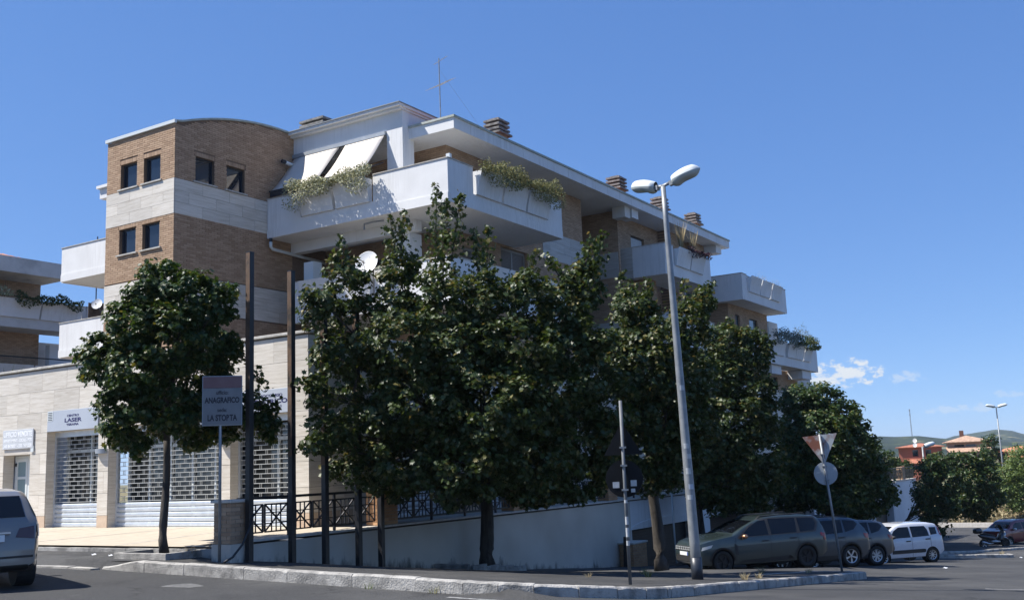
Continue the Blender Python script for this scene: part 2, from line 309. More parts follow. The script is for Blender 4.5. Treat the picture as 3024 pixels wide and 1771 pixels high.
def pv(x, y):
    a = pavz(x, y) - 0.006
    if y > 17.6: b = roadz(13.1, y)+0.03; b += (-1.49-b)*smooth((x-13.3)/1.2); a += (b-a)*smooth((y-17.6)/1.4)
    return a
pavement = struct(pave('pavement', PAVE, pv, M['asphalt2']))
# kerb stones, one by one
def kerb(path, zf, width, down, side, jitter=0.006, parent=pavement):
    # path: list of (x,y,length) walked at stone ends
    for i in range(len(path)-1):
        a = Vector((path[i][0], path[i][1], 0)); b = Vector((path[i+1][0], path[i+1][1], 0)); t = (b-a).normalized(); nrm = Vector((-t.y, t.x, 0))*side
        a = a + t*0.006; b = b - t*0.006
        dz = random.uniform(-jitter, jitter); m = MB(); n = 6; pts = []
        sk = random.uniform(-0.006, 0.006)
        for k in range(n+1):
            q = a.lerp(b, k/n); zt = zf(q.x, q.y) + dz + random.uniform(-0.004, 0.004)
            o = nrm*(sk*(k/n-0.5)*2)
            ch = 0.022 + random.uniform(-0.006, 0.006) + (0.02 if k in (0, n) and random.random() < 0.35 else 0)
            pts.append([q+o+Vector((0,0,zt-down)), q+o+Vector((0,0,zt-ch)), q+o+nrm*ch+Vector((0,0,zt)), q+o+nrm*width+Vector((0,0,zt)), q+o+nrm*width+Vector((0,0,zt-down))])
        base = len(m.v); 
        for r in pts: m.v += [tuple(p) for p in r]
        for k in range(n):
            for j in range(4): m.f.append((k*5+j, (k+1)*5+j, (k+1)*5+j+1, k*5+j+1)); m.m.append(0)
        m.f.append((4,3,2,1,0)); m.m.append(0); m.f.append(tuple(n*5+j for j in range(5))); m.m.append(0)
        m.build('kerb_stone', M['kerb'], parent)
def walk(pts, sizes):
    out = [pts[0]]; seg = 0; pos = Vector(pts[0]); need = next(sizes)
    while seg < len(pts)-1:
        e = Vector(pts[seg+1]); d = (e-pos).length
        if d < need: need -= d; pos = e; seg += 1
        else: pos = pos + (e-pos).normalized()*need; out.append(tuple(pos)); need = next(sizes)
    out.append(pts[-1]); return out
def sizes(a, b):
    while True: yield random.uniform(a, b)
left = walk([(13.2, 18.2), (13.2, 9.4)], sizes(1.0, 1.9))
kerb(left, lambda x, y: pavz(x, y) + (0 if y < 17 else -0.13*smooth((y-17.0)/1.2)), 0.16, 0.40, 1)
cor = walk(arc(15.6, 9.4, 2.4, 180, 270, 16), sizes(0.55, 0.7))
kerb(cor, pavz, 0.16, 0.40, 1)
right = walk([(15.6, 7.0), (27.9, 7.0)], sizes(0.9, 1.3)); kerb(right, pavz, 0.16, 0.40, 1)
tip = walk(arc(27.9, 7.75, 0.75, -90, 90, 8), sizes(0.45, 0.6)); kerb(tip, pavz, 0.16, 0.40, 1)
back = walk([(27.9, 8.5), (23.2, 8.5)], sizes(0.9, 1.2)); kerb(back, pavz, 0.16, 0.35, 1)
low = walk([(13.2, 27.5), (13.2, 18.25)], sizes(1.0, 1.4)); kerb(low, lambda x, y: roadz(13.1, y)+0.035, 0.22, 0.3, -1)
# terrace before the shops
def tz(x): return -1.245 - 0.045*(18.2-x)
terrace = struct(sheet('terrace', [14.75, 15.9, 17, 18.25], lines(16.05, 44, 2), lambda x, y: tz(x), M['terrace']))
for i, (xa, ya, xb, yb) in enumerate(((14.76, 19.9, 18.2, 19.3), (14.76, 24.0, 18.2, 21.6), (14.76, 29.2, 18.2, 25.2))):
    m = MB(); n = Vector((ya-yb, xb-xa, 0)).normalized()*0.035
    m.poly([(xa-n.x, ya-n.y, tz(xa)+.004), (xb-n.x, yb-n.y, tz(xb)+.004), (xb+n.x, yb+n.y, tz(xb)+.004), (xa+n.x, ya+n.y, tz(xa)+.004)])
    m.build('paving_joint', M['coping'], terrace)
edge = walk([(14.62, 44), (14.62, 16.05)], sizes(1.2, 1.9)); kerb(edge, lambda x, y: -1.425, 0.14, 0.4, -1, 0.004, terrace)
walk2 = struct(sheet('terrace_walk', lines(14.9, 80, 4), [15.85, 16.6, 17.4], lambda x, y: -1.29 if x < 40 else -1.29-0.02*(x-40), M['terrace']))
# ------------------------------------------------------------------ wall builder with openings
def wallface(m, axis, c, u0, u1, z0, z1, holes=(), depth=0.15, inward=1, mi=0, ri=0):
    """vertical face on plane axis=c, u along the other axis; holes (u0,u1,z0,z1) get reveals going inward"""
    us = sorted({u0, u1, *[h[0] for h in holes], *[h[1] for h in holes]}); zs = sorted({z0, z1, *[h[2] for h in holes], *[h[3] for h in holes]})
    us = [u for u in us if u0 <= u <= u1]; zs = [q for q in zs if z0 <= q <= z1]
    P = (lambda u, q, d=0: (c+d*inward, u, q)) if axis == 0 else (lambda u, q, d=0: (u, c+d*inward, q))
    for i in range(len(us)-1):
        for j in range(len(zs)-1):
            a, b, p, q = us[i], us[i+1], zs[j], zs[j+1]; cu_, cz_ = (a+b)/2, (p+q)/2
            if any(h[0] < cu_ < h[1] and h[2] < cz_ < h[3] for h in holes): continue
            m.quad(P(a,p), P(b,p), P(b,q), P(a,q), mi)
    for h in holes:
        a, b, p, q = h[:4]; d = depth
        m.quad(P(a,p), P(a,p,d), P(a,q,d), P(a,q), ri); m.quad(P(b,p), P(b,q), P(b,q,d), P(b,p,d), ri)
        m.quad(P(a,p), P(b,p), P(b,p,d), P(a,p,d), ri); m.quad(P(a,q), P(a,q,d), P(b,q,d), P(b,q), ri)
def window(parent, axis, c, u0, u1, z0, z1, depth=0.14, mull=0, glass='glass_dark', frame='frame_dark', name='window', fw=0.05):
    """frame + pane set back in an opening; frame is a part, pane its sub-part"""
    d0 = c + depth - 0.05; d1 = c + depth + 0.02; m = MB()
    B = (lambda a, b, p, q, e0, e1: m.box(e0, e1, a, b, p, q)) if axis == 0 else (lambda a, b, p, q, e0, e1: m.box(a, b, e0, e1, p, q))
    B(u0, u0+fw, z0, z1, d0, d1); B(u1-fw, u1, z0, z1, d0, d1); B(u0+fw, u1-fw, z0, z0+fw, d0, d1); B(u0+fw, u1-fw, z1-fw, z1, d0, d1)
    for k in range(mull):
        uu = u0 + (u1-u0)*(k+1)/(mull+1); B(uu-fw/2, uu+fw/2, z0+fw, z1-fw, d0, d1)
    o = m.build(name, M[frame], parent); g = MB(); e = c + depth - 0.015
    if axis == 0: g.box(e, e+0.012, u0+fw*.8, u1-fw*.8, z0+fw*.8, z1-fw*.8)
    else: g.box(u0+fw*.8, u1-fw*.8, e, e+0.012, z0+fw*.8, z1-fw*.8)
    g.build('pane', M[glass], o); return o
def lay(axis, c, u0, u1, z0, z1, skip, L=0.25, H=0.060, J=0.012, bt=0.02):
    """running bond over a face: list of boxes proud of the plane c by bt (towards minus axis)"""
    out = []; row = 0; zz = z0 + J/2
    while zz + H <= z1 + 0.02:
        u = u0 - (L+J)/2*(row % 2)
        while u < u1:
            a, b = max(u, u0), min(u+L, u1)
            if b - a > 0.03:
                segs = [(a, b)]
                for s in skip:
                    if s[2] < zz+H-0.005 and s[3] > zz+0.005:
                        ns = []
                        for p, q in segs:
                            if q <= s[0] or p >= s[1]: ns.append((p, q))
                            else:
                                if s[0]-p > 0.03: ns.append((p, s[0]))
                                if q-s[1] > 0.03: ns.append((s[1], q))
                        segs = ns
                for p, q in segs: out.append((p, q, zz, min(zz+H, z1)))
            u += L+J
        zz += H+J; row += 1
    return out
def bricks(parent, faces, singles, mat, name='brick', rest='brickwork', bt=0.02):
    """faces: list of (axis, c, boxes). The `singles` largest whole bricks near the viewer become objects of their own."""
    allb = []
    for axis, c, bx in faces:
        for b in bx:
            mid = Vector((c, (b[0]+b[1])/2, (b[2]+b[3])/2)) if axis == 0 else Vector(((b[0]+b[1])/2, c, (b[2]+b[3])/2))
            ap = (b[1]-b[0])*(b[3]-b[2])/mid.length_squared*abs(mid[axis])/mid.length
            allb.append((ap, axis, c, b))
    allb.sort(key=lambda t: -t[0]); cache = {}; m = MB()
    for i, (ap, axis, c, b) in enumerate(allb):
        j = random.uniform(-0.004, 0.003); w, h = round(b[1]-b[0], 3), round(b[3]-b[2], 3)
        if i < singles:
            key = (axis, w, h)
            if key not in cache:
                q = MB(); q.box(*( (-bt, 0.01, 0, w, 0, h) if axis == 0 else (0, w, -bt, 0.01, 0, h))); me = q.mesh(name); me.materials.append(mat); cache[key] = me
            o = bpy.data.objects.new(name, cache[key]); COL.objects.link(o); attach(o, parent)
            o.location = (c+j, b[0], b[2]) if axis == 0 else (b[0], c+j, b[2])
        elif axis == 0: m.box(c-bt+j, c+0.01, b[0], b[1], b[2], b[3])
        else: m.box(b[0], b[1], c-bt+j, c+0.01, b[2], b[3])
    if m.v: r = m.build(rest, mat, parent, fix=False); r['kind'] = 'stuff'
def panels(parent, axis, c, us, zs, mat, t=0.025, gap=0.008, skip=(), name='travertine_panel', stagger=0):
    """stone slabs hung on plane c, one object each"""
    for j in range(len(zs)-1):
        row = list(us)
        if stagger and j % 2: row = [us[0]] + [(us[i]+us[i+1])/2 for i in range(len(us)-1)] + [us[-1]]
        for i in range(len(row)-1):
            segs = [(row[i], row[i+1], zs[j], zs[j+1])]
            for s in skip:
                ns = []
                for a, b, p, q in segs:
                    if s[0] >= b-1e-6 or s[1] <= a+1e-6 or s[2] >= q-1e-6 or s[3] <= p+1e-6: ns.append((a, b, p, q)); continue
                    if s[0] > a: ns.append((a, s[0], p, q))
                    if s[1] < b: ns.append((s[1], b, p, q))
                    a2, b2 = max(a, s[0]), min(b, s[1])
                    if s[2] > p: ns.append((a2, b2, p, s[2]))
                    if s[3] < q: ns.append((a2, b2, s[3], q))
                segs = ns
            for a, b, p, q in segs:
                if b-a < 0.04 or q-p < 0.04: continue
                e = random.uniform(-0.0015, 0.0015)
                bx = (c-t+e, c, a+gap/2, b-gap/2, p+gap/2, q-gap/2) if axis == 0 else (a+gap/2, b-gap/2, c-t+e, c, p+gap/2, q-gap/2)
                boxo(name, bx, mat, parent)
# ------------------------------------------------------------------ lettering
def lettering(parent, text, size, loc, rot, mat, bold=0.0, width=None, align='CENTER', name='lettering', space=1.0, depth=0.0015):
    cu_ = bpy.data.curves.new('txt', 'FONT'); cu_.body = text; cu_.size = size; cu_.align_x = align; cu_.align_y = 'CENTER'; cu_.extrude = depth; cu_.offset = bold; cu_.space_character = space
    t = bpy.data.objects.new('txt', cu_); COL.objects.link(t)
    me = bpy.data.meshes.new_from_object(t.evaluated_get(bpy.context.evaluated_depsgraph_get()))
    bpy.data.objects.remove(t); bpy.data.curves.remove(cu_); me.materials.clear()
    if width:
        xs = [v.co.x for v in me.vertices]; k = width/(max(xs)-min(xs))
        for v in me.vertices: v.co.x *= k
    o = link(name, me, mat, parent); o.location = loc; o.rotation_euler = rot; return o
FACE_LEFT = (R(90), 0, R(-90))            # reads on a face that looks to minus x
# ------------------------------------------------------------------ shop block
shop = thing('shop_block', 'long single-storey travertine shop front with roller shutters under the brick tower', 'building', (18.2, 17.35, -1.25), world=True)
ZS = [-0.91, -0.31, 0.30, 0.90, 1.51, 2.11, 2.74, 3.36]
OPF = [(28.61, 29.97, -1.25, 0.89), (25.39, 27.80, -1.25, 1.50), (20.40, 24.93, -1.25, 1.50), (18.0, 20.05, -1.25, 1.50), (31.4, 35.5, -1.25, 1.5)]
OPS = [(20.4, 24.4, -1.25, 1.50), (26.0, 30.0, -1.25, 1.50), (32.0, 36.0, -1.25, 1.50), (38, 42, -1.25, 1.5)]
m = MB(); wallface(m, 0, 18.225, 17.375, 44, -1.5, 3.4, OPF, 0.32, 1, 0, 1); wallface(m, 1, 17.375, 18.225, 60, -1.5, 3.4, OPS, 0.28, 1, 0, 1)
m.box(18.42, 18.44, 17.55, 44, 2.3, 3.4); m.box(18.44, 60, 17.55, 17.57, 2.3, 3.4)
m.quad((18.42, 17.55, 2.35), (60, 17.55, 2.35), (60, 44, 2.35), (18.42, 44, 2.35))
shopwall = m.build('wall', [M['joint'], M['trav']], shop)
US = [17.352] + [18.52+1.2*i for i in range(0, 22)]
panels(shop, 0, 18.225, US, ZS, M['trav'], skip=OPF, stagger=1)
panels(shop, 0, 18.225, US, [-1.25, -0.91], M['plinth'], skip=OPF, name='plinth_panel')
panels(shop, 1, 17.375, [18.226+1.2*i for i in range(12)], ZS, M['trav'], skip=OPS, stagger=1)
panels(shop, 1, 17.375, [18.226+1.2*i for i in range(12)], [-1.25, -0.91], M['plinth'], skip=OPS, name='plinth_panel')
m = MB(); m.box(31.45, 60, 17.352, 17.374, -1.3, 3.36); m.build('travertine_wall', M['trav'], shop)
m = MB(); m.box(18.14, 18.50, 17.29, 44, 3.40, 3.47); m.build('coping', M['coping'], shop, bevel=0.01)
m = MB(); m.box(18.50, 60, 17.29, 17.63, 3.40, 3.47); m.build('coping', M['coping'], shop, bevel=0.01)
def shutter(parent, axis, c, u0, u1, z0, z1, solid):
    """galvanised roller shutter: slatted foot, open brick-pattern grille above, guides at both sides; shop glazing behind"""
    B = (lambda m, a, b, p, q, d0, d1: m.box(c+d0, c+d1, a, b, p, q)) if axis == 0 else (lambda m, a, b, p, q, d0, d1: m.box(a, b, c+d0, c+d1, p, q))
    P = (lambda u, d, q: (c+d, u, q)) if axis == 0 else (lambda u, d, q: (u, c+d, q))
    m = MB(); B(m, u0, u0+0.07, z0, z1, -0.03, 0.05); B(m, u1-0.07, u1, z0, z1, -0.03, 0.05); B(m, u0+.07, u1-.07, z1-0.16, z1, -0.02, 0.05)
    o = m.build('roller_shutter', M['shutter'], parent)
    n = max(3, round((solid-z0)/0.128)); h = (solid-z0)/n
    for i in range(n):
        s = MB(); a = z0+i*h
        prof = [(0.012, a), (-0.012, a+0.02), (-0.018, a+h*.5), (-0.012, a+h-0.025), (0.012, a+h-0.008), (0.02, a+h-.008), (0.02, a)]
        if axis == 0: s.prism([(c+d, u0+0.07, q) for d, q in prof], (0, u1-u0-0.14, 0))
        else: s.prism([(u0+0.07, c+d, q) for d, q in prof], (u1-u0-0.14, 0, 0))
        s.build('slat', M['shutter'], o)
    pitch = 0.118; q = solid + 0.03; k = 0; lk = MB()
    while q < z1-0.17:
        s = MB(); B(s, u0+0.07, u1-0.07, q, q+0.017, -0.008, 0.01); s.build('grille_bar', M['cream_metal'], o)
        u = u0 + 0.07 + (0.12 if k % 2 else 0.33)
        while u < u1-0.13:
            B(lk, u, u+0.009, q+0.017, min(q+pitch, z1-.16), -0.006, 0.008); B(lk, u+0.06, u+0.069, q+0.017, min(q+pitch, z1-.16), -0.006, 0.008); u += 0.42
        q += pitch; k += 1
    r = lk.build('grille_link', M['cream_metal'], o, fix=False); r['kind'] = 'stuff'
    g = MB(); B(g, u0, u1, z0, z1, 0.42, 0.44); g.build('shop_window_pane', M['glass_shop'], o)
    fr = MB(); nn = max(1, round((u1-u0)/1.0))
    for i in range(nn+1):
        uu = u0+0.05+(u1-u0-.1)*i/nn; B(fr, uu-0.035, uu+0.035, z0, z1, 0.36, 0.42)
    B(fr, u0, u1, 0.88, 0.97, 0.355, 0.42); fr.build('shop_window_frame', M['white_metal'], o)
    return o
for h in OPF[1:]: shutter(shop, 0, 18.225+0.27, h[0], h[1], -1.24, h[3], -0.575)
for h in OPS: shutter(shop, 1, 17.375+0.24, h[0], h[1], -1.26, h[3], -0.575)
# entrance door with three glass panes
c = 18.62; dr = MB(); y0, y1 = 28.62, 29.96
dr.box(c-.04, c+.02, y0, y1, 0.80, 0.88); dr.box(c-.04, c+.02, 29.88, y1, -1.24, 0.80); dr.box(c-.04, c+.02, y0, 29.30, -1.24, 0.80)
door = dr.build('door', M['white_metal'], shop)
lf = MB()
for a, b, p, q in ((29.80, 29.88, -1.22, 0.80), (29.30, 29.38, -1.22, 0.80), (29.38, 29.80, 0.70, 0.80), (29.38, 29.80, 0.18, 0.26), (29.38, 29.80, -0.44, -0.36), (29.38, 29.80, -1.22, -1.1)): lf.box(c-.055, c-.015, a, b, p, q)
lf.build('door_leaf', M['white_metal'], door)
for p, q in ((0.26, 0.70), (-0.36, 0.18), (-1.1, -0.44)): boxo('pane', (c-.035, c-.025, 29.38, 29.80, p, q), M['glass_door'], door)
for q in (0.62, -0.30): boxo('hinge', (c-.08, c-.055, 29.84, 29.91, q-.05, q+.05), M['darkmetal'], door)
boxo('handle', (c-.11, c-.055, 29.32, 29.48, -0.42, -0.39), M['darkmetal'], door)
# fascias, banner and lamps are things of their own
def fascia(name, label, y0, y1, rows, louvres=True):
    t = thing(name, label, 'sign', (18.19, (y0+y1)/2, 1.51), group=None)
    yc = (y0+y1)/2
    b = boxo('panel', (-0.03, 0, y0-yc, y1-yc, 0.0, 0.60), M['signgrey'], t, bevel=0.006)
    if louvres:
        for ya in (y0+0.015, y1-0.27):
            l_ = boxo('louvre', (-0.036, -0.03, ya-yc, ya+0.255-yc, 0.31, 0.585), M['white_metal'], t)
            for k in range(5): boxo('slot', (-0.0385, -0.036, ya+0.03-yc, ya+0.225-yc, 0.335+k*.05, 0.357+k*.05), M['frame_dark'], l_)
    for s, size, w, zz, yy, ink, bold in rows: lettering(t, s, size, (-0.0315, yy-yc, zz-1.51), FACE_LEFT, M[ink], bold, w)
    return t
fascia('shop_sign', 'grey fascia lettered CENTRO LASER TERAPIA above the narrow shutter left of the trees', 25.38, 27.75,
       [('CENTRO', 0.085, 0.56, 1.93, 26.53, 'ink_navy', 0.003), ('LASER', 0.155, 0.80, 1.80, 26.53, 'ink_navy', 0.005), ('TERAPIA', 0.085, 0.58, 1.675, 26.54, 'ink_navy', 0.003)])
fascia('shop_sign', 'grey fascia lettered SOCCORSO above the rightmost shutter beside the shop corner', 17.96, 20.08,
       [('PRONTO SOCCORSO', 0.095, 1.35, 1.945, 18.86, 'ink_navy', 0.003), ('PEDIATRICO', 0.15, 1.40, 1.80, 18.72, 'ink_navy', 0.005), ('O', 0.085, 0.06, 1.67, 18.24, 'ink_navy', 0.003)], False)
bn = thing('sale_banner', 'white banner reading UFFICIO VENDITE above the glazed shop door', 'banner', (18.19, 29.2, 1.06))
boxo('board', (-0.035, -0.005, -0.78, 0.78, 0.02, 0.60), surf('banner_sheet', (0.50, 0.52, 0.54), (0.56, 0.58, 0.60), 3, 0.5), bn, bevel=0.01)
boxo('tab', (-0.03, -0.004, -0.80, -0.66, -0.10, 0.08), M['white_metal'], bn)
wh = surf('white_print', (0.80, 0.82, 0.84), rough=0.6)
lettering(bn, 'UFFICIO VENDITE', 0.21, (-0.0365, 0, 0.455), FACE_LEFT, wh, 0.008, 1.46)
lettering(bn, 'APPARTAMENTI - LOCALI - BOX', 0.12, (-0.0365, 0, 0.27), FACE_LEFT, wh, 0.005, 1.46)
lettering(bn, '340 8470836 - 333 6471230', 0.13, (-0.0365, 0, 0.11), FACE_LEFT, wh, 0.005, 1.44)
for y0, y1, lb in ((24.98, 25.43, 'grey half-round wall light on the pier right of the narrow shutter'), (20.06, 20.36, 'grey half-round wall light on the pier behind the office sign')):
    t = thing('wall_light', lb, 'wall light', (18.2, (y0+y1)/2, 0.79), group='wall lights on the shop piers'); w = (y1-y0)/2
    m = MB(); pr = [(-0.16*math.sin(R(180*i/12)), w*math.cos(R(180*i/12)), 0) for i in range(13)]; m.prism(pr, (0, 0, 0.13)); m.build('housing', M['signback'], t)
    boxo('back_plate', (-0.012, 0, -w, w, -0.005, 0.135), M['galv'], t)
# ------------------------------------------------------------------ apartment building
apt = thing('apartment_building', 'cream and tan brick apartment block with white balconies and an arched brick tower', 'building', (30, 21, -1.3), world=True)
ZA = lambda x: 12.88 - 0.041*(x-27)**2
WL = [(28.95, 29.83, 10.03, 10.93), (27.72, 28.59, 10.03, 10.93), (28.95, 29.83, 7.70, 8.60), (27.72, 28.60, 7.70, 8.60)]
WR = [(22.88, 23.71, 10.03, 10.93), (24.27, 25.12, 10.03, 10.93)]
BANDS = [(8.75, 9.97), (5.50, 6.70)]
m = MB(); wallface(m, 0, 22.02, 27.02, 30.58, 1.5, 11.86, WL, 0.16); wallface(m, 1, 27.02, 22.02, 27.5, 1.5, 11.86, WR, 0.16)
top = [(x, 27.02, ZA(x)) for x in [22.3+0.4*i for i in range(25)] if x < 32]
m.poly([(22.02, 27.02, 11.86), (32, 27.02, 11.86)] + top[::-1] + [(22.02, 27.02, 11.90)])
m.quad((27.5, 27.02, 1.5), (29.4, 27.02, 1.5), (29.4, 27.02, 11.86), (27.5, 27.02, 11.86))
m.quad((22.02, 30.58, 1.5), (32, 30.58, 1.5), (32, 30.58, 11.9), (22.02, 30.58, 11.9)); m.quad((32, 27.02, 11), (32, 30.58, 11), (32, 30.58, 12), (32, 27.02, 12))
m.build('tower_wall', M['mortar'], apt)
m = MB(); pr = [(21.95, 11.90)] + [(x, ZA(x)+0.005) for x in [22.3+0.4*i for i in range(25)] if x < 32]
lo_ = [(x, 26.95, z_) for x, z_ in pr]; hi_ = [(x, 26.95, z_+0.07) for x, z_ in pr]
m.prism(lo_ + hi_[::-1], (0, 3.68, 0)); m.build('vault_roof', M['roofwhite'], apt)
m = MB(); m.box(21.93, 22.02, 26.94, 30.64, 11.87, 11.985); m.build('roof_flashing', M['white_metal'], apt)
bandsL = [(27, 31, a, b) for a, b in BANDS]; bandsR = [(20, 29, a, b) for a, b in BANDS]
sold = lambda ws: [(w[0]-0.03, w[1]+0.03, w[3], min(w[3]+0.15, 8.75 if w[3] < 9 else 99)) for w in ws]
left_b = lay(0, 22.02, 27.0, 30.58, 3.0, 11.86, WL + bandsL + sold(WL)); right_b = [b for b in lay(1, 27.02, 22.036, 28.6, 3.0, 12.95, WR + bandsR + sold(WR) + [(27.5, 29.5, 0, 11.9)]) if b[3] < min(ZA(b[0]), ZA(b[1]))-0.01]
for axis, ws, dst in ((0, WL, left_b), (1, WR, right_b)):
    for s in sold(ws):
        u = s[0]
        while u + 0.06 <= s[1]: dst.append((u, u+0.06, s[2]+0.006, s[3]-0.004)); u += 0.072
bricks(apt, [(0, 22.02, left_b), (1, 27.02, right_b)], 300, M['brick'])
for a, b in BANDS:
    zz = [a + (b-a)*i/3 for i in range(4)]
    panels(apt, 0, 22.02, [27.0, 28.1, 29.3, 30.58], zz, M['trav'], t=0.03, stagger=1); panels(apt, 1, 27.02, [22.024, 23.2, 24.4, 25.6, 26.8, 27.5], zz, M['trav'], t=0.03, stagger=1)
for w in WL:
    o = window(apt, 0, 22.02, *w, depth=0.15); boxo('sill', (21.94, 22.16, w[0]-0.10, w[1]+0.10, w[2]-0.045, w[2]+0.002), M['coping'], o)
for w in WR:
    o = window(apt, 1, 27.02, *w, depth=0.15); boxo('sill', (w[0]-0.10, w[1]+0.10, 26.94, 27.16, w[2]-0.045, w[2]+0.002), M['coping'], o)
# brick walls of the main block
W1 = [(32.8, 34.8, 5.45, 8.50), (30.2, 31.8, 5.45, 8.1), (31.0, 33.4, 8.75, 11.2), (30.2, 33.0, 2.4, 5.0)]
W2 = [(44.65, 46.2, 8.75, 10.98), (50.0, 51.6, 8.75, 10.98), (46.0, 47.4, 5.45, 7.7), (49.2, 50.6, 5.45, 7.7)]
W3 = [(55.6, 56.3, 6.9, 8.05), (57.9, 59.35, 5.45, 8.05)]
W4 = [(58.6, 59.9, 2.2, 4.8), (61.2, 62.5, 2.2, 4.8)]
m = MB()
wallface(m, 1, 21.05, 29.34, 39.62, -1.3, 11.73, W1, 0.2); wallface(m, 1, 21.05, 42.45, 53.3, -1.3, 11.73, W2, 0.2)
wallface(m, 1, 19.95, 54.5, 61.2, -1.3, 8.6, W3, 0.2); wallface(m, 1, 20.0, 61.2, 66.6, -1.3, 5.3, W4, 0.2)
m.quad((42.45, 20.66, -1.3), (42.62, 20.66, -1.3), (42.62, 20.66, 11.73), (42.45, 20.66, 11.73))
m.box(47.95, 49.9, 20.58, 21.05, -1.3, 11.73); m.box(51.6, 53.2, 20.62, 21.05, 8.6, 11.73)
m.quad((39.62, 26, -1.3), (42.45, 26, -1.3), (42.45, 26, 11.7), (39.62, 26, 11.7))
m.build('brick_wall_street', M['brick_x'], apt)
m = MB(); W5 = [(22.9, 24.6, 8.75, 11.1), (22.9, 24.6, 5.45, 7.9)]
wallface(m, 0, 29.34, 21.05, 27.02, 1.5, 11.73, W5, 0.2); wallface(m, 0, 29.34, 30.58, 39.2, 1.5, 12.3, [], 0.2)
wallface(m, 0, 42.45, 20.66, 26, -1.3, 11.73); wallface(m, 0, 54.5, 19.95, 26, -1.3, 8.6); wallface(m, 0, 44.1, 20.0, 21.05, -1.3, 8.58)
wallface(m, 0, 53.3, 21.05, 26, 5, 11.73); wallface(m, 0, 39.62, 21.05, 26, -1.3, 11.73)
m.build('brick_wall_side', M['brick_y'], apt)
m = MB(); m.box(44.102, 45.0, 20.0, 21.0, -1.3, 8.57); m.build('brick_pier', M['brick_x'], apt)
m = MB(); m.box(30, 39.3, 21.4, 34, -1.5, 11.6); m.box(42.8, 53, 21.4, 34, -1.5, 11.6); m.box(55, 61, 20.4, 34, -1.5, 8.5); m.box(61, 66.4, 20.4, 34, -1.5, 5.2); m.box(39, 43, 26.05, 34, -1.5, 11.6); m.box(29.7, 40, 34, 38, -1.5, 11.6); m.build('core', M['shade'], apt)
# travertine string course on the street side
panels(apt, 1, 21.05, [36.04, 37.24, 38.44, 39.62], [8.52, 8.92, 9.32, 9.72], M['trav_grey'], stagger=1)
panels(apt, 0, 42.45, [20.70, 21.9, 23.1, 24.3, 25.9], [8.52, 8.92, 9.32, 9.72], M['trav_grey'], stagger=1)
panels(apt, 0, 42.45, [20.70, 21.9, 23.1, 24.3, 25.9], [5.23, 5.63, 6.03, 6.43], M['trav_grey'], stagger=1)
panels(apt, 1, 21.05, [36.04, 37.24, 38.44, 39.62], [5.23, 5.63, 6.03, 6.43], M['trav_grey'], stagger=1)
M['blind'] = surf('white_roller_blind', (0.55, 0.56, 0.56), (0.62, 0.63, 0.63), 2, 0.6); M['blind_brown'] = surf('brown_louvre', (0.13, 0.10, 0.075), rough=0.6)
def blind(parent, u0, u1, z0, z1, c, mat, step=0.06, axis=1):
    m = MB(); q = z0
    while q < z1-0.01:
        e = min(q+step*.86, z1)
        if axis == 1: m.box(u0, u1, c, c+0.02, q, e)
        else: m.box(c, c+0.02, u0, u1, q, e)
        q += step
    return m.build('roller_blind', M[mat], parent)
for i, w in enumerate(W1): 
    o = window(apt, 1, 21.05, *w, depth=0.2, mull=1, frame='frame_grey', fw=0.11)
    mid = (w[0]+w[1])/2
    for a, b in ((w[0]+.11, mid-.055), (mid+.055, w[1]-.11)): blind(o, a, b, w[2]+.11, w[3]-.11, 21.05+0.165, 'blind_brown', 0.055)
for i, w in enumerate(W2):
    o = window(apt, 1, 21.05, *w, depth=0.18, frame='frame_dark', fw=0.06)
    if i in (0, 1): blind(o, w[0]+.06, w[1]-.06, w[2]+.06, w[3]-.06, 21.05+0.12, 'blind')
for w in W3: window(apt, 1, 19.95, *w, depth=0.15, glass='glass_pale')
for w in W4: window(apt, 1, 20.0, *w, depth=0.15)
for w in W5: window(apt, 0, 29.34, *w, depth=0.18, mull=1, fw=0.08)
# eaves slab and flashing
m = MB(); m.box(27.98, 54.8, 19.71, 30, 11.72, 12.12); m.build('eaves_slab', M['plaster'], apt)
m = MB(); m.box(27.93, 54.85, 19.66, 30.05, 12.122, 12.20); m.build('eaves_flashing', M['roofwhite'], apt)
m = MB()
for a in lines(29.0, 54.0, 1.2): m.box(a, a+0.005, 19.704, 19.71, 11.725, 12.115)
m.build('fascia_joint', M['grey_render'], apt)
m = MB(); m.poly([(28, 20, 12.2), (54.6, 20, 12.2), (50, 26, 13.5), (32, 26, 13.5)]); m.poly([(28, 20, 12.2), (32, 26, 13.5), (32, 30, 13.5), (28, 30, 12.2)]); m.poly([(54.6, 20, 12.2), (54.6, 30, 12.2), (50, 30, 13.5), (50, 26, 13.5)]); m.poly([(32, 26, 13.5), (50, 26, 13.5), (50, 30, 13.5), (32, 30, 13.5)]); m.build('tile_roof', M['tile'], apt)
boxo('beam_end', (53.3, 54.1, 19.95, 20.95, 11.30, 11.719), M['plaster'], apt); boxo('beam_end', (42.62, 43.3, 19.95, 20.6, 11.30, 11.719), M['plaster'], apt)
boxo('beam_end', (41.9, 42.44, 19.97, 20.62, 11.2, 11.719), M['plaster_cream'], apt)
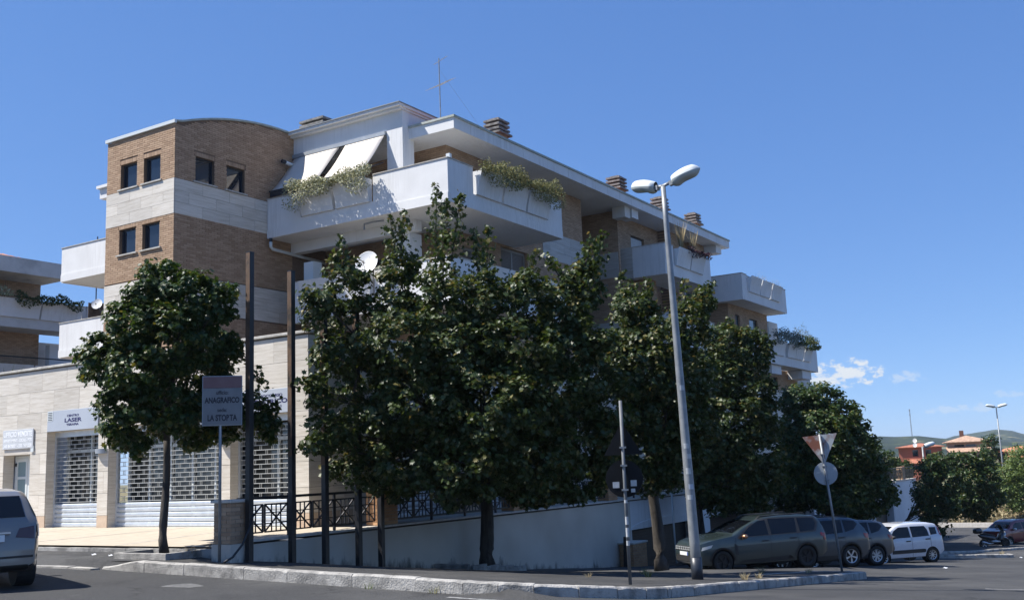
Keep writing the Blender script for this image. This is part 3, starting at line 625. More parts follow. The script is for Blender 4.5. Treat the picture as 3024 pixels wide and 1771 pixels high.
# penthouse frame: beam, cornice, corner pillar
m = MB(); m.box(27.6, 28.2, 21.69, 27.0, 12.08, 12.72); m.box(28.2, 33, 21.69, 22.2, 12.205, 12.72); m.build('penthouse_beam', M['plaster'], apt)
m = MB(); m.box(27.42, 33, 21.64, 27.0, 12.722, 12.80); m.box(27.30, 33, 21.58, 27.0, 12.802, 12.90); m.build('penthouse_cornice', M['plaster'], apt)
m = MB(); m.box(27.26, 33, 21.55, 27.0, 12.902, 12.935); m.build('cornice_flashing', M['galv'], apt)
m = MB(); m.box(27.602, 28.25, 21.692, 22.41, 8.7, 12.078); m.build('pillar', M['plaster'], apt); m = MB(); m.box(27.602, 28.25, 21.45, 22.1, 5.4, 8.2); m.build('pillar', M['plaster'], apt)
m = MB(); m.box(27.4, 27.75, 21.06, 26.98, 8.18, 8.57); m.build('loggia_beam', M['plaster'], apt)
m = MB(); m.box(27.42, 33, 30.7, 38.6, 12.35, 12.80); m.box(27.30, 33, 30.7, 38.7, 12.802, 12.93); m.build('penthouse_cornice', M['plaster'], apt)
# balconies
def planter(parent, axis, c, u0, u1, z0, z1, sgn=-1):
    prof = [(0.09, 0), (-0.09, 0), (-0.11, 0.16), (-0.17, 0.45), (-0.28, 0.80), (-0.31, 0.90), (-0.26, 0.90), (-0.23, 0.84), (0.09, 0.84)]
    h = (z1-z0)/0.9; m = MB()
    if axis == 0: m.prism([(c+d, u0, z0+q*h) for d, q in prof], (0, u1-u0, 0))
    else: m.prism([(u0, c+d, z0+q*h) for d, q in prof], (u1-u0, 0, 0))
    return m.build('planter_box', M['plaster'], parent)
def balcony(segs, slabs, zt, zb, mat='plaster', cop='coping', parent=apt, planters=True):
    """segs: (axis, c, u0, u1, outward, notches[(a,b,count)])"""
    m = MB(); cp = []; pl = []
    t = 0.13
    for axis, c, u0, u1, out, notches in segs:
        i0, i1 = (c, c+t) if out < 0 else (c-t, c)
        def bx(a, b, p, q, e0=i0, e1=i1):
            if axis == 0: m.box(e0, e1, a, b, p, q)
            else: m.box(a, b, e0, e1, p, q)
        cuts = [u0]; 
        for a, b, n in notches: cuts += [a, b]
        cuts.append(u1)
        e0 = i0 - 0.025 if out < 0 else i0; e1 = i1 if out < 0 else i1 + 0.025
        bx(u0, u1, zb, zb+0.31, e0, e1)
        for k in range(0, len(cuts), 2):
            if cuts[k+1]-cuts[k] > 0.01: bx(cuts[k], cuts[k+1], zb+0.311, zt-0.03); cp.append((axis, i0-0.03, i1+0.03, cuts[k]-(0.03 if k == 0 else 0), cuts[k+1]+(0.03 if k+2 >= len(cuts) else 0)))
        for a, b, n in notches:
            bx(a, b, zb+0.311, zb+0.54)
            if n:
                g = 0.12; w = (b-a-g*(n+1))/n
                for q in range(n): pl.append((axis, c, a+g+(w+g)*q, a+g+(w+g)*q+w, zb+0.545, zt-0.08))
    for s in slabs: m.box(s[0], s[1], s[2], s[3], zb+0.012, zb+0.19)
    o = m.build('balcony', M[mat], parent)
    for axis, e0, e1, a, b in cp:
        boxo('coping', (e0, e1, a, b, zt-0.029, zt) if axis == 0 else (a, b, e0, e1, zt-0.029, zt), M[cop], o)
    if planters:
        for p in pl: planter(o, *p)
    return o
F3, F2, F1 = (10.06, 8.56), (6.78, 5.28), (3.50, 2.0)
for (zt, zb), yl in ((F3, 26.97), (F2, 25.65)):
    segs = [(0, 26.2, 18.76, yl, -1, [(21.93, 25.30, 2)]), (1, 18.76, 26.33, 33.57, -1, [(27.66, 32.63, 3)]), (0, 33.70, 18.76, 21.04, 1, [])]
    if yl < 26: segs.append((1, yl, 26.33, 29.3, 1, []))
    balcony(segs, [(26.33, 33.57, 18.89, 21.04), (26.33, 29.33, 21.04, yl-0.02)], zt, zb)
for zt, zb in (F3, F2):
    balcony([(0, 43.42, 18.76, 20.43, -1, []), (1, 18.76, 43.55, 48.97, -1, [(44.42, 48.0, 2)]), (0, 49.1, 18.76, 20.9, 1, [])], [(43.55, 48.97, 18.89, 20.56)], zt, zb)
balcony([(0, 43.42, 18.76, 20.43, -1, []), (1, 18.76, 43.55, 48.97, -1, [(44.42, 48.0, 2)]), (0, 49.1, 18.76, 20.9, 1, [])], [(43.55, 48.97, 18.89, 20.56)], *F1)
balcony([(0, 53.74, 18.76, 21.0, -1, []), (1, 18.76, 53.87, 61.37, -1, [(54.56, 60.2, 3)]), (0, 61.5, 18.76, 20.9, 1, [])], [(53.87, 61.37, 18.89, 21)], *F3)
balcony([(0, 54.6, 18.76, 19.94, -1, []), (1, 18.76, 54.73, 67.07, -1, [(55.55, 60.2, 2), (60.55, 65.6, 3)]), (0, 67.2, 18.76, 20.9, 1, [])], [(54.73, 67.07, 18.89, 19.94)], *F2)
balcony([(0, 54.6, 18.76, 19.94, -1, []), (1, 18.76, 54.73, 60.0, -1, [(55.5, 58.3, 2)]), (0, 60.1, 18.76, 19.9, 1, [])], [(54.73, 60.0, 18.89, 19.94)], *F1)
for zt, zb in (F3, F2): balcony([(0, 26.2, 30.65, 39.4, -1, []), (1, 39.53, 26.33, 29.3, 1, [])], [(26.33, 29.33, 30.65, 39.38)], zt, zb)
panels(apt, 0, 43.42, [20.44, 21.05], [8.92, 9.5, 10.06], M['trav_grey']); m = MB(); m.box(43.42, 43.55, 20.44, 21.04, 8.56, 10.06); m.build('parapet_wing', M['trav_grey'], apt)
boxo('privacy_screen', (61.22, 63.0, 19.9, 19.95, 6.7, 8.2), M['grey_render'], apt); boxo('privacy_screen', (66.62, 70.2, 20.2, 20.26, 2.2, 5.05), M['grey_render'], apt)
boxo('terrace_beam', (58.3, 60.1, 18.95, 19.9, 4.75, 5.27), M['plaster'], apt); boxo('terrace_beam', (64.3, 66.2, 18.95, 19.9, 4.75, 5.27), M['plaster'], apt)
m = MB(); m.rod((54.7, 18.82, 10.0), (60.1, 18.82, 10.0), 0.05); m.build('balcony_rail', M['railmetal'], apt)
m = MB(); m.rod((66.9, 18.9, 6.75), (66.9, 18.9, 7.35), 0.04); m.rod((66.9, 18.9, 7.35), (66.9, 20.4, 7.35), 0.04); m.rod((66.9, 20.4, 6.75), (66.9, 20.4, 7.35), 0.04); m.build('balcony_rail', M['galv'], apt)
# chimneys with stacked slabs
def chimney(x, y, zb, zt, wx=1.05, wy=0.7, n=4, parent=apt):
    zs = zt - 0.18*n; m = MB(); m.box(x, x+wx, y, y+wy, zb, zs); o = m.build('chimney', M['brick_x'], parent)
    for k in range(n):
        e = 0.07 + random.uniform(-0.02, 0.02) + (0.06 if k == 0 else 0); z0 = zs + 0.18*k
        for a, b in ((0, 0.5), (0.5, 1.0)):
            mm = MB(); mm.box(x-e+(wx+2*e)*a+.01, x-e+(wx+2*e)*b-.01, y-e, y+wy+e, z0+random.uniform(0, .015), z0+0.085+random.uniform(0, .02)); mm.build('slab', M['slate'], o)
        mm = MB(); mm.box(x+0.12, x+wx-0.12, y+0.1, y+wy-0.1, z0+0.1, z0+0.18); mm.build('spacer', M['slate'], o)
    return o
for x_ in (33.35, 44.2, 49.35, 53.95): chimney(x_, 21.3, 12.1, 14.0, 0.72, 0.62, 4)
chimney(36.1, 21.9, 12.1, 13.55, 0.7, 0.6, 3)
chimney(28.35, 26.2, 12.5, 13.78, 1.1, 1.1, 4)
# awning of the corner loggia: two sagging cloth lengths, bar, box, arms
m = MB(); n = 10; ys = lines(22.46, 26.9, 0.37); k = len(ys)
def aw(t): return (27.56 - 1.28*t - 0.10*math.sin(math.pi*t)*0.6, 11.96 - 1.62*t - 0.16*math.sin(math.pi*t))
for i in range(n+1):
    for y in ys:
        x_, z_ = aw(i/n); m.v.append((x_, y, z_ + 0.015*math.sin(y*5.3)*math.sin(math.pi*i/n)))
m.f = [(i*k+j, (i+1)*k+j, (i+1)*k+j+1, i*k+j+1) for i in range(n) for j in range(k-1) if not (ys[j] < 24.62 < ys[j+1])]; m.m = [0]*len(m.f)
aw_o = m.build('awning', M['awning'], apt, smooth=True, fix=False)
so = aw_o.modifiers.new('thick', 'SOLIDIFY'); so.thickness = 0.006
m = MB(); m.rod((26.27, 22.46, 10.34), (26.27, 26.95, 10.34), 0.05); m.prism([(26.26, 22.46, 10.34), (26.26, 22.46, 10.13), (26.25, 22.46, 10.13), (26.25, 22.46, 10.34)], (0, 4.44, 0)); m.build('front_bar', M['frame_dark'], aw_o)
m = MB(); m.box(27.5, 27.62, 22.43, 26.98, 11.92, 12.06); m.build('cassette', M['signback'], aw_o)
m = MB(); m.rod((27.55, 24.62, 11.92), (26.3, 24.62, 10.36), 0.035); m.rod((27.5, 26.9, 10.9), (26.3, 26.9, 10.36), 0.035); m.rod((27.5, 22.5, 10.9), (26.3, 22.5, 10.36), 0.035); m.build('arm', M['frame_dark'], aw_o)
# pipes on the tower flank
m = MB(); m.tube([(26.2, 26.8, 8.42), (26.2, 26.8, 8.24), (26.32, 26.82, 8.17), (27.6, 26.86, 8.13), (29.2, 26.9, 8.08)], 0.06, 10); o = m.build('drain_pipe', M['white_metal'], apt, smooth=True)
m = MB(); m.tube([(26.2, 26.8, 8.42), (26.2, 26.8, 8.56)], 0.062, 10); m.build('pipe_collar', M['frame_dark'], o)
m = MB(); m.tube([(26.95, 26.8, 11.62), (27.5, 26.8, 11.58)], 0.07, 10); o = m.build('drain_pipe', M['white_metal'], apt, smooth=True); m = MB(); m.tube([(26.78, 26.8, 11.63), (26.95, 26.8, 11.62)], 0.072, 10); m.build('pipe_collar', M['frame_dark'], o)
m = MB(); m.tube([(26.45, 22.55, 8.25), (26.45, 22.55, 8.45), (26.5, 22.2, 8.48), (26.6, 21.8, 8.48)], 0.035, 8); m.build('drain_pipe', M['galv'], apt)
boxo('alarm_box', (26.6, 26.72, 18.95, 19.1, 10.06, 10.32), M['white_metal'], apt)
boxo('air_conditioner', (26.5, 26.95, 25.0, 25.45, 6.8, 7.5), M['white_metal'], apt)
# ------------------------------------------------------------------ neighbouring building at the far left
nb = thing('neighbouring_block', 'weathered grey apartment block with red tiled roof at the far left edge', 'building', (34, 53, -1.5), world=True)
m = MB(); NW = [(27.2, 30.6, 8.75, 10.9), (29.3, 31.35, 5.4, 7.7)]
wallface(m, 1, 53.8, 20, 34.5, 1, 11.7, NW, 0.2); m.build('wall', M['brick_x'], nb)
for w in NW: window(nb, 1, 53.8, *w, depth=0.18, glass='blind_brown', frame='frame_grey')
m = MB(); m.box(20, 34.48, 54.2, 70, -1.5, 11.7); m.box(34.4, 42, 58, 70, -1.5, 5.4); m.build('core', M['grey_render'], nb)
m = MB(); m.box(20, 34.6, 51.4, 62, 11.35, 12.2); m.build('eaves_slab', M['grey_render'], nb)
ro = MB(); ro.poly([(20, 52.0, 12.22), (32.6, 52.0, 12.22), (27.0, 58, 14.2), (20, 58, 14.2)]); ro.poly([(32.6, 52.0, 12.22), (33.6, 56, 12.22), (33.6, 62, 12.22), (27.0, 58, 14.2)]); roof = ro.build('tile_roof', M['tile'], nb)
for i in range(30):
    x = 24.4 + i*0.28; y0 = 52.0; z0 = 12.24; t = MB(); L = min(5.5, (32.7-x)*1.05)
    t.tube([(x, y0, z0), (x, y0+L, z0+L*0.33)], 0.085, 6); t.build('roof_tile', M['tile'], roof)
balcony([(1, 51.9, 20, 36.2, -1, [(20.3, 35.9, 6)]), (0, 36.3, 51.9, 53.7, 1, [])], [(20, 36.2, 52.0, 53.78)], 10.06, 8.45, 'grey_render', parent=nb)
balcony([(1, 51.9, 20, 38.2, -1, [(20.3, 38.0, 7)])], [(20, 38.2, 52.0, 53.78)], 6.5, 5.0, 'grey_render', parent=nb)
m = MB(); m.rod((20, 51.85, 6.85), (42, 51.85, 6.85), 0.06); m.build('balcony_rail', M['railmetal'], nb)
boxo('soffit_wall', (34.52, 41, 55, 55.2, 5.0, 8.2), M['grey_render'], nb); boxo('parapet_box', (35.0, 38.2, 53.5, 53.9, 6.2, 7.9), M['plaster'], nb)
chimney(42.5, 58, 8, 11.4, 1.0, 0.9, 4, nb)
# ------------------------------------------------------------------ retaining wall, pillars, railing
def wallmat():
    m, n, l, p = nodes('stained_render'); p.inputs['Roughness'].default_value = 0.92
    g = n.new('ShaderNodeNewGeometry'); t = n.new('ShaderNodeTexNoise'); t.inputs['Scale'].default_value = 0.7; t.inputs['Detail'].default_value = 8; l.new(g.outputs['Position'], t.inputs['Vector'])
    r = n.new('ShaderNodeValToRGB'); r.color_ramp.elements[0].color = (0.50, 0.455, 0.385, 1); r.color_ramp.elements[1].color = (0.60, 0.555, 0.48, 1); r.color_ramp.elements[0].position = 0.35; r.color_ramp.elements[1].position = 0.65; l.new(t.outputs['Fac'], r.inputs[0])
    mp = n.new('ShaderNodeMapping'); mp.inputs['Scale'].default_value = (2.5, 2.5, 0.8); l.new(g.outputs['Position'], mp.inputs[0])
    t2 = n.new('ShaderNodeTexNoise'); t2.inputs['Scale'].default_value = 1.6; t2.inputs['Detail'].default_value = 9; t2.inputs['Roughness'].default_value = 0.7; l.new(mp.outputs[0], t2.inputs['Vector'])
    s = n.new('ShaderNodeSeparateXYZ'); l.new(g.outputs['Position'], s.inputs[0])          # rising damp: height above the sloping pavement
    a = n.new('ShaderNodeMath'); a.operation = 'MULTIPLY_ADD'; l.new(s.outputs[0], a.inputs[0]); a.inputs[1].default_value = 0.108; a.inputs[2].default_value = 0.06
    b = n.new('ShaderNodeMath'); b.operation = 'ADD'; l.new(a.outputs[0], b.inputs[0]); l.new(s.outputs[2], b.inputs[1])
    h = n.new('ShaderNodeMapRange'); h.inputs[1].default_value = -0.15; h.inputs[2].default_value = 0.5; h.inputs[3].default_value = 0.62; h.inputs[4].default_value = 0.16; l.new(b.outputs[0], h.inputs[0])
    ad = n.new('ShaderNodeMath'); ad.operation = 'ADD'; l.new(h.outputs[0], ad.inputs[0]); l.new(t2.outputs['Fac'], ad.inputs[1])
    k = n.new('ShaderNodeMapRange'); k.inputs[1].default_value = 0.98; k.inputs[2].default_value = 1.18; k.inputs[3].default_value = 0; k.inputs[4].default_value = 0.85; l.new(ad.outputs[0], k.inputs[0])
    mx = n.new('ShaderNodeMixRGB'); l.new(k.outputs[0], mx.inputs[0]); l.new(r.outputs[0], mx.inputs[1]); mx.inputs[2].default_value = (0.06, 0.055, 0.05, 1); l.new(mx.outputs[0], p.inputs['Base Color'])
    return m
M['wall'] = wallmat(); M['coping_pale'] = surf('pale_coping_stone', (0.50, 0.46, 0.40), (0.62, 0.58, 0.52), 6, 0.8, 0.3, 40)
rw = thing('retaining_wall', 'long plain rendered retaining wall below the iron railing', 'wall', (15, 15.9, -1.9), world=True)
m = MB(); GAR = [(32.45, 38.2, -4.5, -2.33), (39.6, 46.2, -5.0, -2.33), (47.6, 54, -5.5, -2.4), (60, 65, -6.2, -3.1), (67, 72, -6.6, -3.3)]
wallface(m, 1, 15.9, 14.72, 32.4, -4.5, -1.36)
m.quad((14.72, 15.9, -2.2), (14.72, 16.05, -2.2), (14.72, 16.05, -1.3), (14.72, 15.9, -1.3)); 
m.build('wall_face', M['wall'], rw)
m = MB(); wallface(m, 1, 15.9, 32.4, 58, -7.2, -1.36, GAR[:3], 0.5); wallface(m, 1, 15.9, 58, 80, -7.2, -2.08, GAR[3:], 0.5); m.quad((80, 15.9, -7.2), (80, 22, -7.2), (80, 22, -2.08), (80, 15.9, -2.08)); m.build('garage_front', M['plaster'], rw)
i = 0; x = 14.72
while x < 80:
    e = min(x+1.6, 80); zt = -1.27 if x < 57.5 else -2.0
    boxo('coping_slab', (x+.004, e-.004, 15.84, 16.22, zt-0.045, zt + random.uniform(-.003, .003)), M['coping_pale'], rw); x = e
m = MB()
for a, b, p, q in GAR:
    pts = [(a-0.15, q+0.002)] + [((a+b)/2 - (b-a+0.3)/2*math.cos(R(180*k/16)), q + 0.30*math.sin(R(180*k/16))) for k in range(1, 16)] + [(b+0.15, q+0.002)]
    m.prism([(x_, 15.90, z_) for x_, z_ in pts], (0, -0.035, 0))
m.build('arch_moulding', M['plaster'], rw)
for a, b, p, q in GAR:
    d = boxo('garage_door', (a, b, 16.38, 16.4, p, q), M['shade'], rw)
    s = MB(); z_ = q - 0.12
    while z_ > p: s.box(a+.05, b-.05, 16.36, 16.379, z_-0.085, z_); z_ -= 0.1
    s.build('door_slats', surf('black_garage_slat', (0.016, 0.016, 0.018), rough=0.5), d)
def brick_pillar(name, label, x0, x1, y0, y1, z0, z1, base=None, cap=True, mat='brick_orange', group='brick pillars along the railing'):
    t = thing(name, label, 'pillar', ((x0+x1)/2, (y0+y1)/2, base[0] if base else z0), group=group, world=True)
    boxo('core', (x0+.014, x1-.014, y0+.014, y1-.014, z0, z1), M['mortar_light'], t)
    H, J, L = 0.066, 0.012, 0.25; row = 0; zz = z0+J
    while zz + H <= z1:
        for axis, a, b in ((1, x0, x1), (0, y0, y1)):
            n = max(1, round((b-a)/L)); w = (b-a)/n; off = (row % 2)*w/2
            cuts = [a] + [a+off+w*k for k in range(n+1) if a+0.03 < a+off+w*k < b-0.03] + [b]
            for k in range(len(cuts)-1):
                p, q = cuts[k]+(J/2 if k else (0 if axis == 1 else 0.02)), cuts[k+1]-(J/2 if k < len(cuts)-2 else (0 if axis == 1 else 0.02))
                if axis == 1: boxo('brick', (p, q, y0, y0+.018, zz, zz+H), M[mat], t)
                else: boxo('brick', (x0+.001, x0+.016, p, q, zz, zz+H), M[mat], t)
        zz += H+J; row += 1
    boxo('back_face', (x1-.013, x1, y0+.02, y1, z0, z1), M['brick_y'], t)
    if cap: boxo('cap', (x0-.04, x1+.04, y0-.04, y1+.04, z1, z1+.055), M['coping_pale'], t, bevel=.008)
    if base: boxo('base', (x0-.02, x1+.02, y0-.02, y1+.02, base[0], z0), M['wall'], t)
    return t
brick_pillar('brick_pillar', 'thick tan brick pillar on a plastered foot behind the office sign post', 14.20, 14.70, 15.62, 16.12, -1.30, -0.50, (-1.75,), mat='brick')
brick_pillar('brick_pillar', 'brick pillar at the end of the black posts where the railing turns dark', 19.05, 19.72, 15.90, 16.34, -1.268, -0.42)
brick_pillar('brick_pillar', 'orange brick pillar beside the thick tree trunk on the wall', 24.95, 25.60, 15.90, 16.34, -1.268, -0.42)
brick_pillar('brick_pillar', 'orange brick pillar just left of the pole with the round sign back', 30.85, 31.50, 15.90, 16.34, -1.268, -0.42)
brick_pillar('brick_pier', 'low brick garage pier at the foot of the wall with a rendered top', 31.35, 32.40, 15.35, 15.88, -3.6, -2.72, None, mat='brick_orange', group=None)
bp = boxo('leaning_post', (-0.06, 0.06, -0.06, 0.06, 0, 1.02), surf('charred_wood', (0.014, 0.012, 0.011), rough=0.9), None); bp.location = (30.95, 15.45, -3.45); bp.rotation_euler = (R(-4), R(14), 0)
tag(bp, 'short black leaning post against the low garage pier', 'post')
def railing(label, x0, x1, first=False):
    t = thing('railing', label, 'railing', (x0, 16.02, -1.27), group='iron railing along the retaining wall'); Lr = x1-x0
    m = MB(); m.box(0, Lr, -0.03, 0.03, 0.79, 0.845); m.build('top_rail', M['railmetal'], t)
    n = max(2, round(Lr/0.78)); w = Lr/n
    for k in range(1, n):
        if k % 2 == 0: m = MB(); m.box(k*w-.025, k*w+.025, -.025, .025, 0.002, 0.79); m.build('post', M['railmetal'], t)
    cache = None
    for k in range(n):
        if cache is None:
            q = MB(); a, b, z0, z1 = 0.03, w-0.03, 0.12, 0.68; r = 0.03
            q.rod((a, 0, z0), (b, 0, z0), r); q.rod((a, 0, z1), (b, 0, z1), r); q.rod((a, 0, z0), (a, 0, z1), r); q.rod((b, 0, z0), (b, 0, z1), r)
            q.rod((a, 0.006, z0), (b, 0.006, z1), r*.9); q.rod((a, -0.006, z1), (b, -0.006, z0), r*.9)
            for f in (0.30, 0.5, 0.70): q.rod((a+(b-a)*f, 0.003, z0), (a+(b-a)*f, 0.003, z1), r*.7)
            q.rod((a, -0.003, z0+.17), (b, -0.003, z0+.17), r*.7); q.rod((a, -0.003, z1-.17), (b, -0.003, z1-.17), r*.7)
            cache = q.mesh('lattice_panel'); cache.materials.append(M['railmetal'])
        o = bpy.data.objects.new('lattice_panel', cache); COL.objects.link(o); o.parent = t; o.location = (k*w, 0, 0)
    return t
railing('iron railing section behind the black posts, nearest the office sign', 14.74, 19.03)
railing('iron railing section left of the thick tree trunk', 19.75, 24.92)
railing('iron railing section right of the thick tree trunk, hung over by leaves', 25.63, 30.82)
railing('iron railing section above the first garage door', 31.53, 37.4)
railing('iron railing section above the dark green car', 37.5, 45)
# five tall black steel posts before the wall
russet = surf('painted_brown_reflection', (0.07, 0.042, 0.026), (0.15, 0.088, 0.05), 3, 0.75, c3=(0.02, 0.016, 0.014), c3scale=1.2, c3lo=0.46, c3hi=0.58)  # brown sunlit reflection put into the colour of each post's left face, upper part
PO = [(14.57, -1.66, 4.55, 'leftmost and tallest of the five black posts, beside the office sign'), (15.75, -1.80, 4.32, 'second of the five black posts, its edge brown with painted reflection'), (16.75, -1.95, 4.05, 'third of the five black posts, its top lost in leaves'), (17.83, -2.10, 3.9, 'fourth of the five black posts, top hidden in the big tree'), (18.61, -2.21, 3.8, 'last of the five black posts, next to the brick pillar')]
for x, z0, z1, lb in PO:
    t = thing('steel_post', lb, 'post', (x, 15.5, z0-0.05), group='black steel posts before the wall'); H = z1-z0+0.05; w = 0.059
    boxo('shaft', (-w, w, -w, w, 0, H), M['darkmetal'], t, bevel=.004); boxo('reflection_strip', (-w-.004, -w-.001, -w*.98, w*.98, H*(0.55 if x < 15 else 0.36), H-0.01), russet, t); boxo('cap', (-w-.006, w+.006, -w-.006, w+.006, H, H+.012), M['frame_dark'], t)
m = MB(); m.tube([(14.62, 15.44, -0.75), (14.5, 15.42, -1.0), (14.3, 15.4, -1.3), (14.05, 15.4, -1.52), (13.85, 15.42, -1.6)], 0.022, 8); tag(m.build('cable', M['darkmetal'], None, smooth=True), 'thick black cable sagging from the first post to the office sign foot', 'cable')
# tree pit edging round the left tree
tp = thing('tree_pit', 'low stone edging round the left tree in the pavement', 'tree pit', (14.15, 17.5, -1.54), world=True)
for b in ((13.60, 13.70, 16.78, 18.38), (14.5, 14.6, 16.78, 18.38), (13.702, 14.498, 16.78, 16.88), (13.702, 14.498, 18.28, 18.38)):
    boxo('edging_stone', (*b, -1.6, -1.43), M['kerb'], tp, bevel=.008)
tp2 = thing('tree_pit', 'long low stone edging at the wall foot round the thick tree trunk', 'tree pit', (22.4, 15.3, -2.7), world=True)
for k in range(4):
    x_ = 21.2+k*.62; boxo('edging_stone', (x_, x_+.61, 14.75, 14.85, -3.1, pavz(x_+.3, 14.8)+.12), M['kerb'], tp2, bevel=.008)
for x_ in (21.1, 23.68): boxo('edging_stone', (x_, x_+.1, 14.852, 15.85, -3.1, pavz(x_, 15)+.115), M['kerb'], tp2, bevel=.008)
# ------------------------------------------------------------------ signs
def face_rot(x, y): return math.atan2(-x, y) + 0       # turn so that local -y looks at the origin
so_ = thing('office_sign', 'grey street sign reading ufficio ANAGRAFICO sede LA STORTA on a pole', 'sign', (13.9, 15.6, -1.6), R(-46))
m = MB(); m.tube([(0, 0.03, 0), (0, 0.03, 3.5)], 0.03, 12); m.build('pole', M['galv'], so_, smooth=True)
face = surf('dull_sign_face', (0.165, 0.17, 0.175), (0.20, 0.205, 0.21), 3, 0.6); redf = surf('faded_red_band', (0.16, 0.085, 0.085), (0.19, 0.11, 0.11), 4, 0.6)
boxo('board', (-0.33, 0.40, -0.02, 0.0, 2.62, 3.33), face, so_, bevel=.004); boxo('red_band', (-0.33, 0.40, -0.02, 0.0, 3.334, 3.56), redf, so_, bevel=.004)
boxo('rim', (-0.345, 0.415, 0.001, 0.012, 2.6, 3.575), M['signback'], so_)
for s, size, w, zz, bold in (('ufficio:', 0.105, 0.23, 3.24, 0.002), ('ANAGRAFICO', 0.15, 0.66, 3.09, 0.006), ('sede:', 0.105, 0.18, 2.90, 0.002), ('LA STORTA', 0.16, 0.56, 2.745, 0.006)):
    lettering(so_, s, size, (0.035, -0.0215, zz), (R(90), 0, 0), M['ink_black'], bold, w)
def disc(mb, r, t, zc, n=40, xc=0, y0=0):
    pts = [(xc+r*math.cos(2*math.pi*k/n), y0, zc+r*math.sin(2*math.pi*k/n)) for k in range(n)]; mb.prism(pts, (0, t, 0))
stick = surf('peeling_sticker', (0.36, 0.38, 0.39), (0.52, 0.53, 0.52), 12, 0.7)
def wrap(p, q_, r, a0, a1, mat, parent):
    m = MB(); p = Vector(p); q_ = Vector(q_); n = 8
    for e in (p, q_):
        for k in range(n+1): a = a0+(a1-a0)*k/n; m.v.append((e.x+r*math.cos(a), e.y+r*math.sin(a), e.z))
    m.f = [(k, k+1, n+2+k, n+1+k) for k in range(n)]; m.m = [0]*n; return m.build('sticker', mat, parent)
s2 = thing('road_sign', 'pole with triangle and round sign backs, tree shade put into their dark colour', 'sign', (15.59, 7.72, -2.03), R(-62))
m = MB(); m.tube([(0, 0, 0), (0, 0, 3.05)], 0.028, 12); m.build('pole', surf('tree_shaded_pole', (0.10, 0.11, 0.118), (0.14, 0.15, 0.158), 5, 0.6), s2, smooth=True)  # pole grey darkened to carry the tree shade
bk = surf('tree_shaded_sign_back', (0.008, 0.009, 0.010), (0.013, 0.014, 0.016), 3, 0.85, spec=0.2)  # near-black tone has the tree shade on the plates painted in
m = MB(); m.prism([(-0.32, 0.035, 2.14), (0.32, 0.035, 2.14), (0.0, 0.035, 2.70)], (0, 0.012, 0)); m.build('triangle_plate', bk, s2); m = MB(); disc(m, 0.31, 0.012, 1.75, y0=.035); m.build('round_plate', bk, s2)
for zz in (1.55, 1.95, 2.25): boxo('clamp', (-0.055, 0.055, -0.034, 0.036, zz, zz+.03), M['galv'], s2)
for x, z, w, h in ((-0.2, 1.6, .11, .1), (0.1, 1.62, .1, .1), (0.1, 1.52, .07, .06)): boxo('sticker', (x, x+w, 0.030, 0.0345, z, z+h), stick, s2)
for z, h in ((0.66, .08), (0.8, .15), (1.0, .13), (1.35, .05)): wrap((0, 0, z), (0, 0, z+h), 0.0312, R(-150), R(-20), stick, s2)
ys_ = thing('yield_sign', 'leaning pole with the rust-stained and rusty back of a yield triangle above a grey round back', 'sign', (28.28, 7.72, -3.12), R(-72)); ys_.rotation_euler = (0, R(-4.4), R(-72))
m = MB(); m.tube([(0, 0, 0), (0, 0, 3.66)], 0.032, 12); m.build('pole', M['galv'], ys_, smooth=True)
rst = surf('rust_streaked_back', (0.37, 0.40, 0.42), (0.20, 0.075, 0.045), 2.1, 0.7, lo=0.42, hi=0.56, detail=8)
m = MB(); m.prism([(-0.46, 0.036, 3.64), (0.46, 0.036, 3.64), (0, 0.036, 2.83)], (0, 0.014, 0)); m.build('triangle_plate', rst, ys_); m = MB(); disc(m, 0.31, 0.012, 2.60, y0=.036); m.build('round_plate', M['signback'], ys_)
for zz in (2.40, 2.78, 3.1): boxo('clamp', (-0.06, 0.06, -0.036, 0.037, zz, zz+.03), M['galv'], ys_)
boxo('bracket', (-0.03, 0.05, 0.033, 0.0355, 3.0, 3.6), M['frame_dark'], ys_); boxo('sticker', (-.24, -.1, 0.030, 0.0355, 2.62, 2.67), stick, ys_)
# ------------------------------------------------------------------ street lamps
def lamp_head(parent, base, yaw, L=0.62, W=0.34, tilt=8):
    """cobra head: smooth upper shell with a lens below"""
    n = 14; mu = MB(); ml = MB(); k = 12
    def half(t): return W/2*(0.62+0.38*math.sin(math.pi*min(1, 0.15+t*0.85)))*min(1, (1-t)*6+0.02)**0.5*min(1, t*14+0.35)**0.5
    for mb, sg, hh in ((mu, 1, 0.165), (ml, -1, 0.14)):
        for i in range(n+1):
            t = i/n; w = half(t); h = hh*(0.55+0.45*math.sin(math.pi*(0.1+0.8*t)))*min(1, (1-t)*5+0.03)**0.5
            if sg < 0: h *= 0.55 + 0.6*math.exp(-((t-0.12)/0.18)**2) + 0.35*smooth(t)
            for j in range(k+1):
                a = math.pi*j/k; mb.v.append((0.05+L*t, w*math.cos(a), sg*h*math.sin(a)**0.8 + 0.05*t))
        mb.f = [(i*(k+1)+j, (i+1)*(k+1)+j, (i+1)*(k+1)+j+1, i*(k+1)+j+1) for i in range(n) for j in range(k)]; mb.m = [0]*len(mb.f)
    o = mu.build('lamp_head', M['white_metal'], parent, smooth=True); o2 = ml.build('lens_housing', M['lamp_under'], o, smooth=True)
    s = MB(); s.box(-0.02, 0.12, -0.05, 0.05, -0.07, 0.03); s.build('spigot_clamp', M['galv'], o)
    o.location = base; o.rotation_euler = (0, R(-tilt), yaw); return o
M['lamp_under'] = surf('lamp_underside', (0.34, 0.38, 0.37), (0.40, 0.44, 0.43), 4, 0.3)
